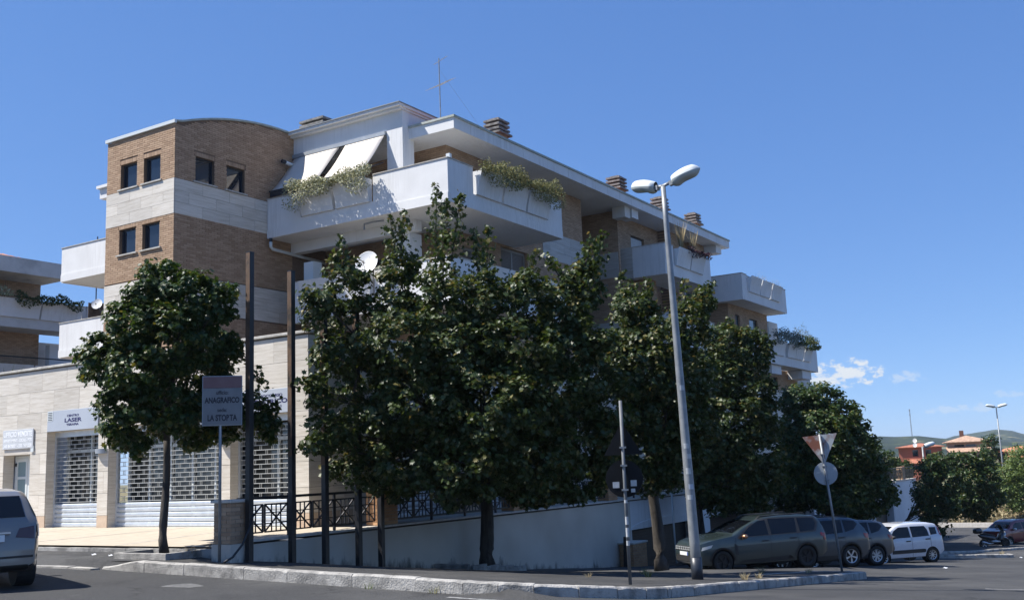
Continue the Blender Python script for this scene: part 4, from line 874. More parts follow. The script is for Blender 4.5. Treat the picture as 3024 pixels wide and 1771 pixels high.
sl = thing('street_lamp', 'tall leaning grey street lamp with two white heads in front of the trees', 'street lamp', (19.05, 7.98, -2.36))
top = Vector((-0.13, 0.14, 7.9)); pts = [top*(k/10) for k in range(11)]
m = MB(); m.tube(pts, [0.105-0.055*k/10 for k in range(11)], 16); m.build('pole', M['galv'], sl, smooth=True)
m = MB(); m.tube([(0, 0, 0), top*0.06], 0.112, 16); m.build('base_sleeve', M['frame_dark'], sl, smooth=True)
ya = math.atan2(0.843, -0.537)      # pointing to the left in the picture
for yaw, ln, tl in ((ya-0.75, 0.13, 6), (ya+math.pi-0.5, 0.16, 12)):
    d = Vector((math.cos(yaw), math.sin(yaw), 0)); m = MB(); e = top + d*ln + Vector((0, 0, 0.06 if tl > 8 else 0.02)); m.tube([top-Vector((0, 0, .03)), top+Vector((0, 0, .015)), e], 0.035, 10); m.build('arm', M['galv'], sl, smooth=True); lamp_head(sl, e, yaw, tilt=tl)
for f, h, a in ((0.20, .09, 3.5), (0.225, .1, 3.9), (0.262, .12, 3.6), (0.30, .09, 4.1), (0.325, .1, 3.6), (0.47, .1, 3.8)): p = top*f; wrap(p, top*(f+h/7.9), 0.105-0.055*f+.002, a-.55, a+.55, stick if f != 0.225 else M['signgrey'], sl)
def small_lamp(label, x, y, z0, h, yaw, heads=1):
    t = thing('street_lamp', label, 'street lamp', (x, y, z0)); m = MB(); m.tube([(0, 0, 0), (0, 0, h)], [0.09, 0.05], 10); m.build('pole', M['galv'], t, smooth=True)
    for k in range(heads):
        d = Vector((math.cos(yaw+k*2.6), math.sin(yaw+k*2.6), 0)); lamp_head(t, Vector((0, 0, h))+d*0.1, yaw+k*2.6, 0.85, 0.34)
    return t
small_lamp('distant street lamp standing by the dry grass at the right edge', 105, 13.1, -6.5, 10.2, math.atan2(0.843, -0.537), 2)
small_lamp('street lamp whose white head rises out of the right-hand tree', 66, 12.55, -5.7, 5.9, math.atan2(-0.6, 0.8), 1)
# ------------------------------------------------------------------ foliage
import numpy as np
def leafmat(name, c1, c2, c3=None, rough=0.42, trans=0.25):
    m, n, l, p = nodes(name); p.inputs['Roughness'].default_value = rough; p.inputs['Specular IOR Level'].default_value = 0.4
    g = n.new('ShaderNodeNewGeometry'); r = n.new('ShaderNodeValToRGB'); e = r.color_ramp.elements
    e[0].color = lin(c1); e[1].color = lin(c2); e[1].position = 0.85
    if c3: k = e.new(0.95); k.color = lin(c3)
    l.new(g.outputs['Random Per Island'], r.inputs[0]); l.new(r.outputs[0], p.inputs['Base Color'])
    t = n.new('ShaderNodeBsdfTranslucent'); hs = n.new('ShaderNodeHueSaturation'); hs.inputs['Hue'].default_value = 0.475; hs.inputs['Value'].default_value = 1.5; hs.inputs['Saturation'].default_value = 1.15; l.new(r.outputs[0], hs.inputs['Color']); l.new(hs.outputs[0], t.inputs['Color'])
    mx = n.new('ShaderNodeMixShader'); mx.inputs[0].default_value = trans; l.new(p.outputs[0], mx.inputs[1]); l.new(t.outputs[0], mx.inputs[2]); l.new(mx.outputs[0], n['Material Output'].inputs['Surface'])
    return m
M['leaf'] = leafmat('dark_green_leaf', (0.017, 0.040, 0.010), (0.046, 0.082, 0.019), (0.13, 0.13, 0.03), 0.47, 0.26)
M['leaf_dry'] = leafmat('olive_leaf', (0.022, 0.042, 0.011), (0.062, 0.090, 0.023), (0.16, 0.14, 0.045), 0.47, 0.26)
M['leaf_light'] = leafmat('light_green_leaf', (0.06, 0.10, 0.025), (0.13, 0.18, 0.05), None, 0.5, 0.35)
# one leaf: five-lobed outline folded on its midrib (two halves)
LV = np.array([(0, -0.5, 0), (0.22, -0.28, .07), (0.5, -0.22, .12), (0.30, 0.02, .08), (0.42, 0.30, .10), (0.14, 0.26, .03), (0, 0.58, -0.03), (-0.14, 0.26, .03), (-0.42, 0.30, .10), (-0.30, 0.02, .08), (-0.5, -0.22, .12), (-0.22, -0.28, .07)])
LF = [(0, 1, 2, 3), (0, 3, 4, 5, 6), (0, 6, 7, 8, 9), (0, 9, 10, 11)]
LV2 = np.array([(0, -0.5, 0), (0.34, -0.05, .10), (0, 0.55, -0.02), (-0.34, -0.05, .10)]); LF2 = [(0, 1, 2), (0, 2, 3)]
def leaves(name, pos, nrm, size, mat, parent, rng, simple=False):
    N = len(pos); V, Fc = (LV2, LF2) if simple else (LV, LF)
    nrm = nrm/np.linalg.norm(nrm, axis=1)[:, None]
    a = rng.normal(size=(N, 3)); a[:, 2] -= 0.5; t = a - (a*nrm).sum(1)[:, None]*nrm; t /= np.linalg.norm(t, axis=1)[:, None]; b = np.cross(t, nrm)
    s = size*rng.uniform(0.65, 1.25, N)
    co = pos[:, None, :] + s[:, None, None]*(V[None, :, 0, None]*b[:, None, :] + V[None, :, 1, None]*t[:, None, :] + V[None, :, 2, None]*nrm[:, None, :])
    nv = len(V); me = bpy.data.meshes.new(name); me.vertices.add(N*nv); me.vertices.foreach_set('co', co.reshape(-1).astype(np.float32))
    idx = np.concatenate([np.array(f) for f in Fc]); lt = np.array([len(f) for f in Fc]); ls = np.concatenate([[0], np.cumsum(lt)[:-1]])
    off = np.arange(N)
    me.loops.add(N*len(idx)); me.loops.foreach_set('vertex_index', (idx[None, :] + off[:, None]*nv).reshape(-1).astype(np.int32))
    me.polygons.add(N*len(Fc)); me.polygons.foreach_set('loop_start', (ls[None, :] + off[:, None]*len(idx)).reshape(-1).astype(np.int32)); me.polygons.foreach_set('loop_total', np.tile(lt, N).astype(np.int32))
    me.update(calc_edges=True); me.validate()
    return link(name, me, mat, parent)
HR = Vector((0.5376, -0.8432, 0)).normalized(); HD = Vector((0.8432, 0.5376, 0)).normalized()
def cloud_leaves(rng, blobs, dens, clump):
    """points and normals: small leafy clumps spread over the outside of the crown's lobes, thinner inside"""
    P, Nn = [], []
    for r, z, d, rr, rz, wt in blobs:
        c = np.array(HR*r + HD*d) + np.array((0, 0, z)); rd = rr*0.95
        area = 4*math.pi*((rr*rd)**1.6/3 + 2*(rr*rz)**1.6/3)**(1/1.6)
        ncl = max(5, int(area*1.5*wt/clump**1.2))
        for _ in range(ncl):
            u = rng.normal(size=3); u /= np.linalg.norm(u); k = rng.uniform(0.45, 1.06)**0.6
            e = c + k*(u[0]*rr*np.array(HR) + u[1]*rd*np.array(HD) + np.array((0, 0, u[2]*rz)))
            q = max(6, int(dens*rng.uniform(0.5, 1.4))); cr = clump*rng.uniform(0.55, 1.2)
            p = rng.normal(size=(q, 3)); p /= np.linalg.norm(p, axis=1)[:, None]; p *= (rng.uniform(0, 1, q)**0.45)[:, None]*cr*np.array((1, 1, 0.72))
            P.append(e + p); nn = p/cr*0.8 + u*0.5 + np.array((-0.1, 0.15, 0.75)) + rng.normal(size=(q, 3))*0.55; Nn.append(nn)
    return np.concatenate(P), np.concatenate(Nn)
def make_tree(name, label, base, blobs, shoots, trunk_r, seed, leaf='leaf', size=0.115, dens=24, clump=0.26, fork=None, lean=(0, 0), simple=False, group='street trees'):
    rng = np.random.default_rng(seed); rd = random.Random(seed)
    t = thing(name, label, 'tree', base, group=group)
    zmin = min(b[1]-b[4] for b in blobs); zc = sum(b[1] for b in blobs)/len(blobs); fk = fork or max(1.2, zmin+0.25); rc = sum(b[0] for b in blobs)/len(blobs)
    top = HR*(lean[0]) + HD*lean[1] + Vector((0, 0, fk)); m = MB(); pts = []; n = 8
    for i in range(n+1):
        f = i/n; pts.append(top*f + Vector((math.sin(f*5+seed)*0.04, math.cos(f*4+seed)*0.04, 0))*(1 if 0 < i else 0))
    m.tube(pts, [trunk_r*(1.25 if i == 0 else 1.06-0.28*i/n) for i in range(n+1)], 14)
    crown0 = HR*(rc*0.6+lean[0]*.4) + Vector((0, 0, fk + (zc-fk)*0.75)); top = pts[-1]
    m.tube([top, top.lerp(crown0, 0.5)+Vector((.05, .03, 0)), crown0], [trunk_r*0.78, trunk_r*0.55, trunk_r*0.3], 10)
    for r, z, d, rr, rz, wt in blobs:
        e = HR*r + HD*d + Vector((0, 0, z)); f = rd.uniform(0.0, 0.7); s = top.lerp(crown0, f)
        mid = s.lerp(e, 0.5) + Vector((rd.uniform(-.15, .15), rd.uniform(-.15, .15), rd.uniform(-.05, .25)))
        w = trunk_r*rd.uniform(0.22, 0.36); m.tube([s, mid, e], [w, w*0.6, w*0.2], 6, cap=False)
        for _ in range(3):
            u = Vector((rd.gauss(0, 1), rd.gauss(0, 1), rd.gauss(0.3, 1))).normalized(); q = mid.lerp(e, rd.uniform(0.3, 1)); m.tube([q, q + u*rr*0.8], [w*0.3, w*0.08], 5, cap=False)
    P, Nn = cloud_leaves(rng, blobs, dens, clump)
    ps, ns = [], []
    for r0, z0, r1, z1, d in shoots:
        a = HR*r0 + HD*d + Vector((0, 0, z0)); b = HR*r1 + HD*d + Vector((0, 0, z1)); L = (b-a).length
        m.tube([a, a.lerp(b, .5)+Vector((.03, .02, 0)), b], [0.02, 0.013, 0.004], 5, cap=False)
        k = int(L*115); f = rng.uniform(0, 1, k)**1.25
        p = np.array(a)[None]*(1-f)[:, None] + np.array(b)[None]*f[:, None]; w = 0.06 + 0.22*(1-f)
        p = p + rng.normal(size=(k, 3))*w[:, None]*0.75; ps.append(p); ns.append(rng.normal(size=(k, 3)) + np.array((0, 0, .6)))
    m.build('trunk', M['bark'], t, smooth=True, fix=False)
    if ps: P = np.concatenate([P]+ps); Nn = np.concatenate([Nn]+ns)
    leaves('crown', P, Nn, size, M[leaf], t, rng, simple)
    return t, len(P)
TREES = []
TREES.append(('broad_tree', 'round dark-leaved tree in the stone pit left of the office sign', (14.15, 17.5, -1.5),
  [[0.03,5.58,-0.51,0.49,0.44,1.0],[-0.32,5.78,0.52,0.51,0.47,0.5],[-0.19,5.15,-0.79,0.48,0.44,1.0],[-0.71,5.41,0.67,0.51,0.47,0.5],[0.74,5.15,-0.82,0.56,0.48,1.0],[0.25,5.43,0.74,0.6,0.51,0.5],[1.35,5.05,-0.78,0.3,0.44,1.0],[0.93,5.31,0.68,0.32,0.47,0.5],[-0.4,4.61,-0.84,0.6,0.56,1.0],[-1.01,4.86,0.79,0.64,0.6,0.5],[0.43,4.32,-0.87,0.87,0.72,1.0],[-0.16,4.58,0.95,0.95,0.78,0.5],[0.79,4.51,0.75,0.56,0.64,1.0],[-0.95,4.05,-0.88,0.48,0.4,1.0],[-1.56,4.24,0.67,0.51,0.43,0.5],[-1.2,3.7,-0.74,0.26,0.2,1.0],[-1.73,3.84,0.55,0.27,0.21,0.5],[-0.12,3.66,-1.12,0.75,0.55,1.0],[-0.85,3.88,0.9,0.82,0.6,0.5],[0.27,3.65,0.75,0.81,0.64,1.0],[1.06,3.97,0.75,0.34,0.43,1.0],[-0.41,3.04,-0.95,0.55,0.47,1.0],[-1.05,3.17,0.75,0.6,0.51,0.5],[0.33,2.86,-0.73,0.72,0.56,1.0],[-0.19,2.97,0.83,0.77,0.6,0.5],[0.62,2.93,0.75,0.6,0.51,1.0],[-0.78,2.58,-0.6,0.28,0.36,1.0],[-1.18,2.64,0.46,0.3,0.38,0.5],[-0.49,2.25,-0.46,0.28,0.32,1.0],[-0.79,2.28,0.36,0.29,0.34,0.5],[0.28,2.42,0.75,0.39,0.3,1.0],[1.24,2.91,0.75,0.51,0.43,1.0],[1.76,2.71,0.75,0.36,0.43,1.0],[0.93,2.4,0.75,0.34,0.21,1.0],[1.85,2.45,0.75,0.26,0.26,1.0]],
  [[1.78,2.88,1.7,3.81,0.7]]))
TREES.append(('broad_tree', 'largest tree, spreading crown with upright shoots over the railing and black posts', (22.5, 15.2, -2.62),
  [[-0.68,6.11,-4.77,0.61,0.95,1.0],[-0.88,6.61,-1.58,0.69,1.09,0.5],[-1.71,6.87,-3.85,0.45,1.08,1.0],[-1.89,7.19,-2.11,0.48,1.16,0.5],[-2.91,6.74,-4.3,0.49,0.71,1.0],[0.26,6.13,-4.44,0.53,0.97,1.0],[0.2,6.57,-1.58,0.59,1.09,0.5],[1.22,6.1,-4.38,0.57,0.79,1.0],[1.28,6.51,-1.73,0.64,0.89,0.5],[-3.3,6.33,-5.2,0.38,0.3,1.0],[-2.71,5.95,-3.9,0.81,0.63,1.0],[-1.48,5.3,-5.04,1.03,0.77,1.0],[-1.84,5.74,-1.4,1.2,0.9,0.5],[-0.36,5.02,-4.68,1.13,0.87,1.0],[-0.52,5.39,-1.26,1.3,1.0,0.5],[0.91,5.06,-4.71,1.04,0.78,1.0],[0.93,5.43,-1.37,1.2,0.9,0.5],[2.08,6.14,-3.91,0.54,0.72,1.0],[2.19,6.43,-2.01,0.58,0.78,0.5],[2.6,6.76,-3.55,0.37,0.64,1.0],[2.69,6.95,-2.42,0.38,0.67,0.5],[2.11,5.16,-4.21,0.71,0.71,1.0],[2.26,5.44,-1.67,0.79,0.79,0.5],[-3.06,5.14,-4.6,0.61,0.52,1.0],[-3.39,6.06,-5.2,0.34,0.34,1.0],[-2.54,4.54,-3.9,0.99,0.72,1.0],[-1.19,4.07,-4.66,1.22,0.87,1.0],[-1.48,4.29,-1.27,1.4,1.0,0.5],[0.25,3.9,-5.15,1.28,0.94,1.0],[0.16,4.12,-1.26,1.5,1.1,0.5],[1.59,4.06,-4.57,0.96,0.87,1.0],[1.7,4.26,-1.46,1.09,0.99,0.5],[2.64,4.77,-4.24,0.62,0.89,1.0],[2.84,4.99,-1.85,0.69,0.98,0.5],[-3.43,3.25,-5.6,0.29,0.21,1.0],[-3.07,3.5,-5.2,0.51,0.42,1.0],[-2.55,3.34,-4.0,0.81,0.63,1.0],[-1.5,2.85,-4.5,1.05,0.7,1.0],[-1.79,2.88,-1.58,1.19,0.79,0.5],[-0.25,2.71,-4.75,1.21,0.78,1.0],[-0.38,2.72,-1.55,1.39,0.89,0.5],[1.09,2.83,-4.54,1.14,0.79,1.0],[1.13,2.86,-1.65,1.28,0.89,0.5],[2.21,3.16,-3.98,0.9,0.9,1.0],[2.34,3.21,-1.87,0.98,0.98,0.5],[-2.74,2.63,-4.0,0.63,0.4,1.0],[-2.02,2.22,-3.2,0.56,0.28,1.0],[-0.48,2.05,-3.91,0.54,0.31,1.0],[-0.59,2.0,-1.94,0.59,0.34,0.5],[1.26,2.11,-3.64,0.82,0.36,1.0],[1.29,2.08,-2.17,0.87,0.39,0.5],[2.29,2.25,-3.41,0.64,0.46,1.0],[2.36,2.23,-2.42,0.67,0.48,0.5],[-3.5,4.49,-5.6,0.23,0.21,1.0],[-3.28,4.24,-5.4,0.24,0.19,1.0],[2.98,3.86,-3.97,0.54,0.81,1.0],[3.16,3.96,-2.08,0.58,0.87,0.5],[3.06,2.68,-3.39,0.46,0.55,1.0],[3.16,2.68,-2.42,0.48,0.57,0.5]],
  [[-2.91,6.83,-3.01,7.93,-4.3],[-1.7,7.45,-1.58,8.61,-3.85],[-1.78,7.43,-1.91,8.46,-3.93],[-0.73,7.06,-0.6,8.92,-3.66],[-0.52,7.43,-0.24,9.04,-3.7],[-0.96,7.41,-0.86,9.49,-2.9],[0.26,7.12,0.4,8.36,-3.14],[0.12,6.83,0.03,8.19,-3.69],[1.26,6.74,1.48,7.5,-3.93],[2.6,7.18,2.84,7.8,-3.85],[2.77,7.26,3.16,8.11,-2.9],[2.57,6.51,2.98,7.26,-3.87],[2.12,6.77,1.72,7.47,-3.58],[0.69,6.8,0.98,6.98,-3.74],[-3.18,4.35,-3.74,4.55,-5.5],[-3.34,3.25,-3.72,3.18,-5.6]]))
TREES.append(('broad_tree', 'tree with a pale scarred trunk between the round sign back and the street lamp', (26.2, 12.0, -2.96),
  [[-0.57,6.94,-1.78,0.57,0.62,1.0],[-0.47,7.06,-1.01,0.59,0.64,0.5],[-0.88,5.94,-2.09,0.61,0.72,1.0],[-0.73,6.08,-0.82,0.64,0.75,0.5],[-0.06,5.89,-2.3,0.81,0.71,1.0],[0.2,6.08,-0.55,0.87,0.76,0.5],[0.72,6.39,-2.25,0.51,0.71,1.0],[0.98,6.59,-0.76,0.54,0.75,0.5],[1.19,7.11,-1.68,0.31,0.42,1.0],[1.29,7.19,-1.14,0.32,0.42,0.5],[-0.46,5.04,-2.52,0.91,0.81,1.0],[-0.19,5.2,-0.53,0.98,0.87,0.5],[0.61,5.01,-2.33,0.81,0.81,1.0],[0.93,5.15,-0.53,0.87,0.87,0.5],[0.03,4.2,-2.41,1.01,0.81,1.0],[0.32,4.29,-0.49,1.09,0.87,0.5],[-0.78,4.04,-2.1,0.51,0.61,1.0],[-0.61,4.09,-0.69,0.54,0.65,0.5],[0.77,3.87,-2.18,0.61,0.61,1.0],[1.05,3.92,-0.62,0.65,0.65,0.5],[-0.34,3.08,-2.31,0.71,0.61,1.0],[-0.12,3.09,-0.7,0.75,0.65,0.5],[0.43,3.16,-2.08,0.61,0.51,1.0],[0.66,3.17,-0.66,0.65,0.54,0.5],[-0.51,2.47,-1.73,0.47,0.36,1.0],[-0.42,2.46,-1.07,0.48,0.37,0.5],[-0.02,2.56,-2.04,0.41,0.41,1.0],[0.16,2.54,-0.84,0.43,0.43,0.5]],
  [[1.28,7.18,1.7,7.67,-1.2],[0.83,6.89,0.77,7.66,-1.8],[-0.79,6.81,-0.8,8.04,-1.26],[-0.12,6.95,-0.18,7.72,-1.64],[-0.42,7.39,-0.68,7.62,-1.68]]))
TREES.append(('broad_tree', 'tree behind the dark green car, its crown right of the street lamp', (34.5, 14.2, -3.75),
  [[1.23,7.66,-0.77,0.84,0.84,1.0],[1.53,7.82,0.64,0.87,0.87,0.5],[2.12,7.5,-0.59,0.7,0.77,1.0],[2.38,7.62,0.49,0.72,0.79,0.5],[0.7,6.52,-0.83,1.11,0.97,1.0],[1.05,6.66,0.91,1.17,1.02,0.5],[1.93,6.04,-0.92,0.83,0.83,1.0],[2.37,6.16,0.94,0.88,0.88,0.5],[1.11,5.07,-1.12,1.38,1.1,1.0],[1.58,5.15,1.1,1.47,1.17,0.5],[2.3,5.04,-0.86,0.63,0.83,1.0],[2.73,5.1,0.88,0.66,0.87,0.5],[0.49,4.12,-1.05,1.11,0.83,1.0],[0.89,4.14,0.98,1.17,0.88,0.5],[1.83,3.78,-1.24,0.96,0.82,1.0],[2.35,3.79,0.95,1.02,0.88,0.5],[1.01,2.98,-0.85,1.25,0.7,1.0],[1.38,2.95,0.9,1.31,0.73,0.5],[2.13,3.08,-0.92,0.69,0.83,1.0],[2.53,3.05,0.74,0.73,0.87,0.5],[0.18,2.87,-0.74,0.7,0.7,1.0],[0.43,2.84,0.59,0.72,0.72,0.5],[0.6,2.23,-0.53,0.84,0.42,1.0],[0.81,2.18,0.54,0.87,0.43,0.5],[1.72,2.11,-0.55,0.7,0.39,1.0],[1.98,2.06,0.58,0.72,0.4,0.5]],
  [[1.44,8.06,1.57,8.8,0.12],[2.16,7.66,2.35,8.24,-0.49],[2.46,6.95,3.01,7.37,-0.21]]))
TREES.append(('broad_tree', 'rounded tree behind the yield sign and the parked cars', (47.0, 13.2, -4.5),
  [[-1.04,6.81,-0.68,0.89,0.8,1.0],[-0.66,6.88,0.66,0.92,0.83,0.5],[-0.14,6.87,-0.74,0.89,0.8,1.0],[0.32,6.94,0.77,0.92,0.83,0.5],[0.42,6.19,-1.11,0.97,0.8,1.0],[1.09,6.27,0.99,1.02,0.83,0.5],[-1.41,5.72,-1.02,0.89,0.89,1.0],[-0.85,5.78,0.98,0.93,0.93,0.5],[-0.34,5.31,-1.56,1.4,1.05,1.0],[0.5,5.36,1.2,1.49,1.12,0.5],[1.03,5.44,-1.24,0.62,0.71,1.0],[1.79,5.49,1.03,0.65,0.74,0.5],[0.9,4.55,-1.38,1.06,0.88,1.0],[1.73,4.56,1.13,1.11,0.93,0.5],[-1.61,4.47,-1.35,0.88,0.88,1.0],[-0.93,4.47,1.09,0.93,0.93,0.5],[-0.33,3.89,-1.12,1.59,1.06,1.0],[0.38,3.86,1.24,1.68,1.12,0.5],[1.42,3.47,-1.14,1.06,0.88,1.0],[2.13,3.43,0.93,1.11,0.92,0.5],[-1.42,3.23,-0.96,1.07,0.89,1.0],[-0.88,3.17,1.0,1.11,0.93,0.5],[0.03,2.65,-1.31,1.59,0.79,1.0],[0.76,2.56,1.02,1.67,0.83,0.5],[1.9,2.56,-0.53,0.99,0.72,1.0],[2.26,2.51,0.5,1.01,0.73,0.5],[-1.9,2.34,-0.44,0.72,0.72,1.0],[-1.69,2.31,0.36,0.73,0.73,0.5],[0.94,1.97,-0.55,1.08,0.45,1.0],[1.33,1.91,0.64,1.1,0.46,0.5]],
  []))
TREES.append(('broad_tree', 'narrow tree beside the end of the wall, behind the white car', (63.0, 13.6, -5.6),
  [[1.86,4.47,-0.48,0.72,0.79,1.0],[2.26,4.46,0.51,0.73,0.81,0.5],[3.06,4.9,0.0,0.73,0.59,1.0],[1.43,3.33,-0.66,0.72,0.79,1.0],[1.93,3.29,0.59,0.73,0.81,0.5],[2.71,3.63,-0.49,0.93,0.79,1.0],[3.14,3.59,0.53,0.95,0.81,0.5],[1.39,2.06,-0.44,0.65,0.79,1.0],[1.77,2.01,0.51,0.66,0.81,0.5],[2.37,2.26,-0.69,0.93,0.67,1.0],[2.89,2.19,0.57,0.95,0.69,0.5],[1.78,1.13,-0.41,0.72,0.49,1.0],[2.09,1.07,0.38,0.73,0.5,0.5],[1.19,2.76,-0.52,0.44,0.58,1.0],[1.6,2.71,0.51,0.45,0.59,0.5]],
  []))
TREES.append(('broad_tree', 'flat-topped tree with a thin trunk behind the motor scooter', (68.0, 13.0, -5.9),
  [[2.25,5.0,-0.57,0.89,0.67,1.0],[2.72,4.98,0.5,0.91,0.68,0.5],[3.42,5.07,-0.51,0.67,0.72,1.0],[3.85,5.06,0.44,0.68,0.73,0.5],[2.24,3.89,-0.88,1.11,0.72,1.0],[2.96,3.84,0.74,1.14,0.73,0.5],[3.53,3.96,-0.82,0.67,0.72,1.0],[4.2,3.91,0.64,0.68,0.73,0.5],[2.68,2.77,-0.75,1.21,0.72,1.0],[3.33,2.69,0.71,1.24,0.73,0.5],[3.72,2.84,-0.67,0.77,0.72,1.0],[4.29,2.79,0.57,0.78,0.73,0.5],[1.8,2.79,-0.49,0.77,0.72,1.0],[2.24,2.74,0.56,0.78,0.73,0.5],[2.84,2.02,-0.49,0.89,0.45,1.0],[3.29,1.95,0.52,0.91,0.45,0.5]],
  []))
TREES.append(('broad_tree', 'sunlit light green tree cut by the right edge', (100.0, 7.5, -6.5),
  [[-5.46,3.73,-1.28,1.36,1.53,1.0],[-4.35,3.65,1.0,1.39,1.57,0.5],[-3.73,4.67,-0.8,1.71,2.05,1.0],[-2.97,4.64,0.72,1.74,2.09,0.5],[-5.15,2.19,-0.99,1.36,1.02,1.0],[-4.25,2.1,0.87,1.39,1.04,0.5],[-3.66,2.3,-0.77,1.71,1.37,1.0],[-2.9,2.23,0.73,1.74,1.39,0.5],[-6.13,3.08,-1.09,0.75,1.02,1.0],[-5.2,3.0,0.87,0.77,1.04,0.5]],
  []))
TREES.append(('broad_tree', 'small distant tree left of the red houses', (95.0, 22.0, -6.5),
  [[-0.28,6.18,-0.58,1.0,1.0,1.0],[0.09,6.17,0.49,1.01,1.01,0.5],[0.76,5.6,-0.53,0.89,0.89,1.0],[1.15,5.59,0.54,0.9,0.9,0.5],[-0.21,5.11,-0.59,1.07,1.07,1.0],[0.18,5.09,0.5,1.08,1.08,0.5]],
  []))
SPEC = [dict(trunk_r=0.085, size=0.11, dens=42, clump=0.21, fork=2.3), dict(trunk_r=0.19, size=0.118, dens=38, clump=0.27, fork=2.1, leaf='leaf_dry'), dict(trunk_r=0.17, size=0.118, dens=38, clump=0.28, fork=2.3, leaf='leaf_dry', lean=(-0.15, 0)),
        dict(trunk_r=0.14, size=0.13, dens=36, clump=0.30, fork=2.0, leaf='leaf_dry'), dict(trunk_r=0.15, size=0.15, dens=32, clump=0.34, fork=2.0), dict(trunk_r=0.12, size=0.18, dens=32, clump=0.36, simple=True), dict(trunk_r=0.12, size=0.18, dens=32, clump=0.36, simple=True),
        dict(trunk_r=0.2, size=0.22, dens=22, clump=0.55, leaf='leaf_light', simple=True), dict(trunk_r=0.2, size=0.25, dens=20, clump=0.6, simple=True)]
TOTAL = 0
for i, (nm, lb, ba, bl, sh) in enumerate(TREES):
    t_, k_ = make_tree(nm, lb, ba, bl, sh, seed=11+i, **SPEC[i]); TOTAL += k_
print('leaves', TOTAL)
# ------------------------------------------------------------------ balcony plants
def trailing(label, axis, c, u0, u1, z, mat, seed, up=0.32, down=0.45, out=0.28, n=900, size=0.06, name='trailing_plant', hang=None, fl=None):
    rng = np.random.default_rng(seed); t = thing(name, label, 'plant', (c, (u0+u1)/2, z-0.1) if axis == 0 else ((u0+u1)/2, c, z-0.1))
    org = np.array(t.location); k = n; u = rng.uniform(u0, u1, k); ph = rng.uniform(0, 6, 4)
    topv = up*(0.55 + 0.25*np.sin(u*2.3+ph[0]) + 0.2*np.sin(u*5.1+ph[1])); dn = down*(0.5+0.3*np.sin(u*1.9+ph[2])+0.2*np.sin(u*4.4+ph[3]))
    f = rng.uniform(0, 1, k); zz = z + topv*np.minimum(1, (1-f)*1.6)*rng.uniform(0.1, 1, k)*(f < 0.62) - dn*rng.uniform(0, 1, k)*(f >= 0.62)
    dd = -out*rng.uniform(0.0, 1.1, k) - 0.05*(f >= 0.62)
    pos = np.stack([c+dd, u, zz], 1) if axis == 0 else np.stack([u, c+dd, zz], 1)
    nn = rng.normal(size=(k, 3))*0.8 + np.array((0, 0, 0.6)) + (np.array((-0.6, 0, 0)) if axis == 0 else np.array((0, -0.6, 0)))
    leaves('foliage', pos-org, nn, size, M[mat], t, rng, True)
    m = MB(); rd = random.Random(seed)
    for _ in range(14):
        uu = rd.uniform(u0, u1); a = Vector((c+.05, uu, z-.1) if axis == 0 else (uu, c+.05, z-.1)); b = a + (Vector((-rd.uniform(.1, out), rd.uniform(-.2, .2), rd.uniform(.1, up))) if axis == 0 else Vector((rd.uniform(-.2, .2), -rd.uniform(.1, out), rd.uniform(.1, up))))
        m.tube([a-t.location, b-t.location], [0.008, 0.003], 5, cap=False)
    m.build('stems', M['bark'], t, fix=False); return t
M['leaf_grey'] = leafmat('pale_variegated_leaf', (0.16, 0.18, 0.085), (0.42, 0.42, 0.27), (0.6, 0.58, 0.42), 0.6, 0.2)
M['leaf_olive'] = leafmat('olive_green_leaf', (0.09, 0.10, 0.035), (0.26, 0.26, 0.11), None, 0.6, 0.2)
M['leaf_purple'] = leafmat('purple_leaf', (0.03, 0.012, 0.018), (0.08, 0.03, 0.035), None, 0.5, 0.15)
M['leaf_straw'] = leafmat('straw_leaf', (0.22, 0.18, 0.09), (0.42, 0.36, 0.22), None, 0.7, 0.2)
M['leaf_silver'] = leafmat('silver_leaf', (0.10, 0.13, 0.11), (0.22, 0.26, 0.23), None, 0.6, 0.2)
trailing('pale variegated plant spilling over the planters under the beige awning', 0, 26.0, 21.75, 25.55, 9.98, 'leaf_grey', 31, 0.46, 0.80, 0.46, 5600, 0.07)
trailing('olive trailing plant along the three planters on the corner balcony street side', 1, 18.56, 27.65, 32.9, 9.96, 'leaf_olive', 32, 0.62, 0.62, 0.44, 6000, 0.068)
trailing('purple plant hanging over the second balcony planters', 1, 18.56, 45.6, 48.2, 9.98, 'leaf_purple', 33, 0.25, 0.35, 0.3, 700, 0.085)
trailing('dense silver green hedge on the long lower balcony', 1, 18.56, 57.6, 62.2, 6.85, 'leaf_silver', 34, 0.75, 0.6, 0.42, 2000, 0.10)
trailing('dark green bush with yellow tips at the end of the long lower balcony', 1, 18.56, 61.6, 66.2, 6.75, 'leaf', 35, 0.85, 0.35, 0.42, 1700, 0.11)
trailing('yellow flowering plant among the bushes on the lower balcony end', 1, 18.5, 63.8, 65.8, 7.0, 'leaf_olive', 36, 0.5, 0.2, 0.38, 350, 0.09)
trailing('thin pale bush standing above the end of the lower balcony', 1, 18.8, 62.6, 66.2, 7.45, 'leaf_silver', 37, 0.9, 0.1, 0.2, 420, 0.07)
trailing('sparse reddish plant on the far top balcony', 1, 18.6, 55.5, 60.3, 9.95, 'leaf_straw', 38, 0.5, 0.1, 0.2, 140, 0.06)
trailing('dark plants along the neighbouring block balcony', 1, 51.7, 31.6, 35.6, 10.0, 'leaf', 39, 0.55, 0.5, 0.4, 1300, 0.13)
trailing('white flowering bush at the left edge of the neighbouring balcony', 1, 51.7, 29.6, 31.3, 10.1, 'leaf_grey', 40, 0.95, 0.1, 0.4, 450, 0.13)
trailing('plant on the second-floor balcony behind the satellite dish', 0, 26.0, 21.9, 22.9, 6.75, 'leaf_olive', 41, 0.5, 0.3, 0.3, 260, 0.06)
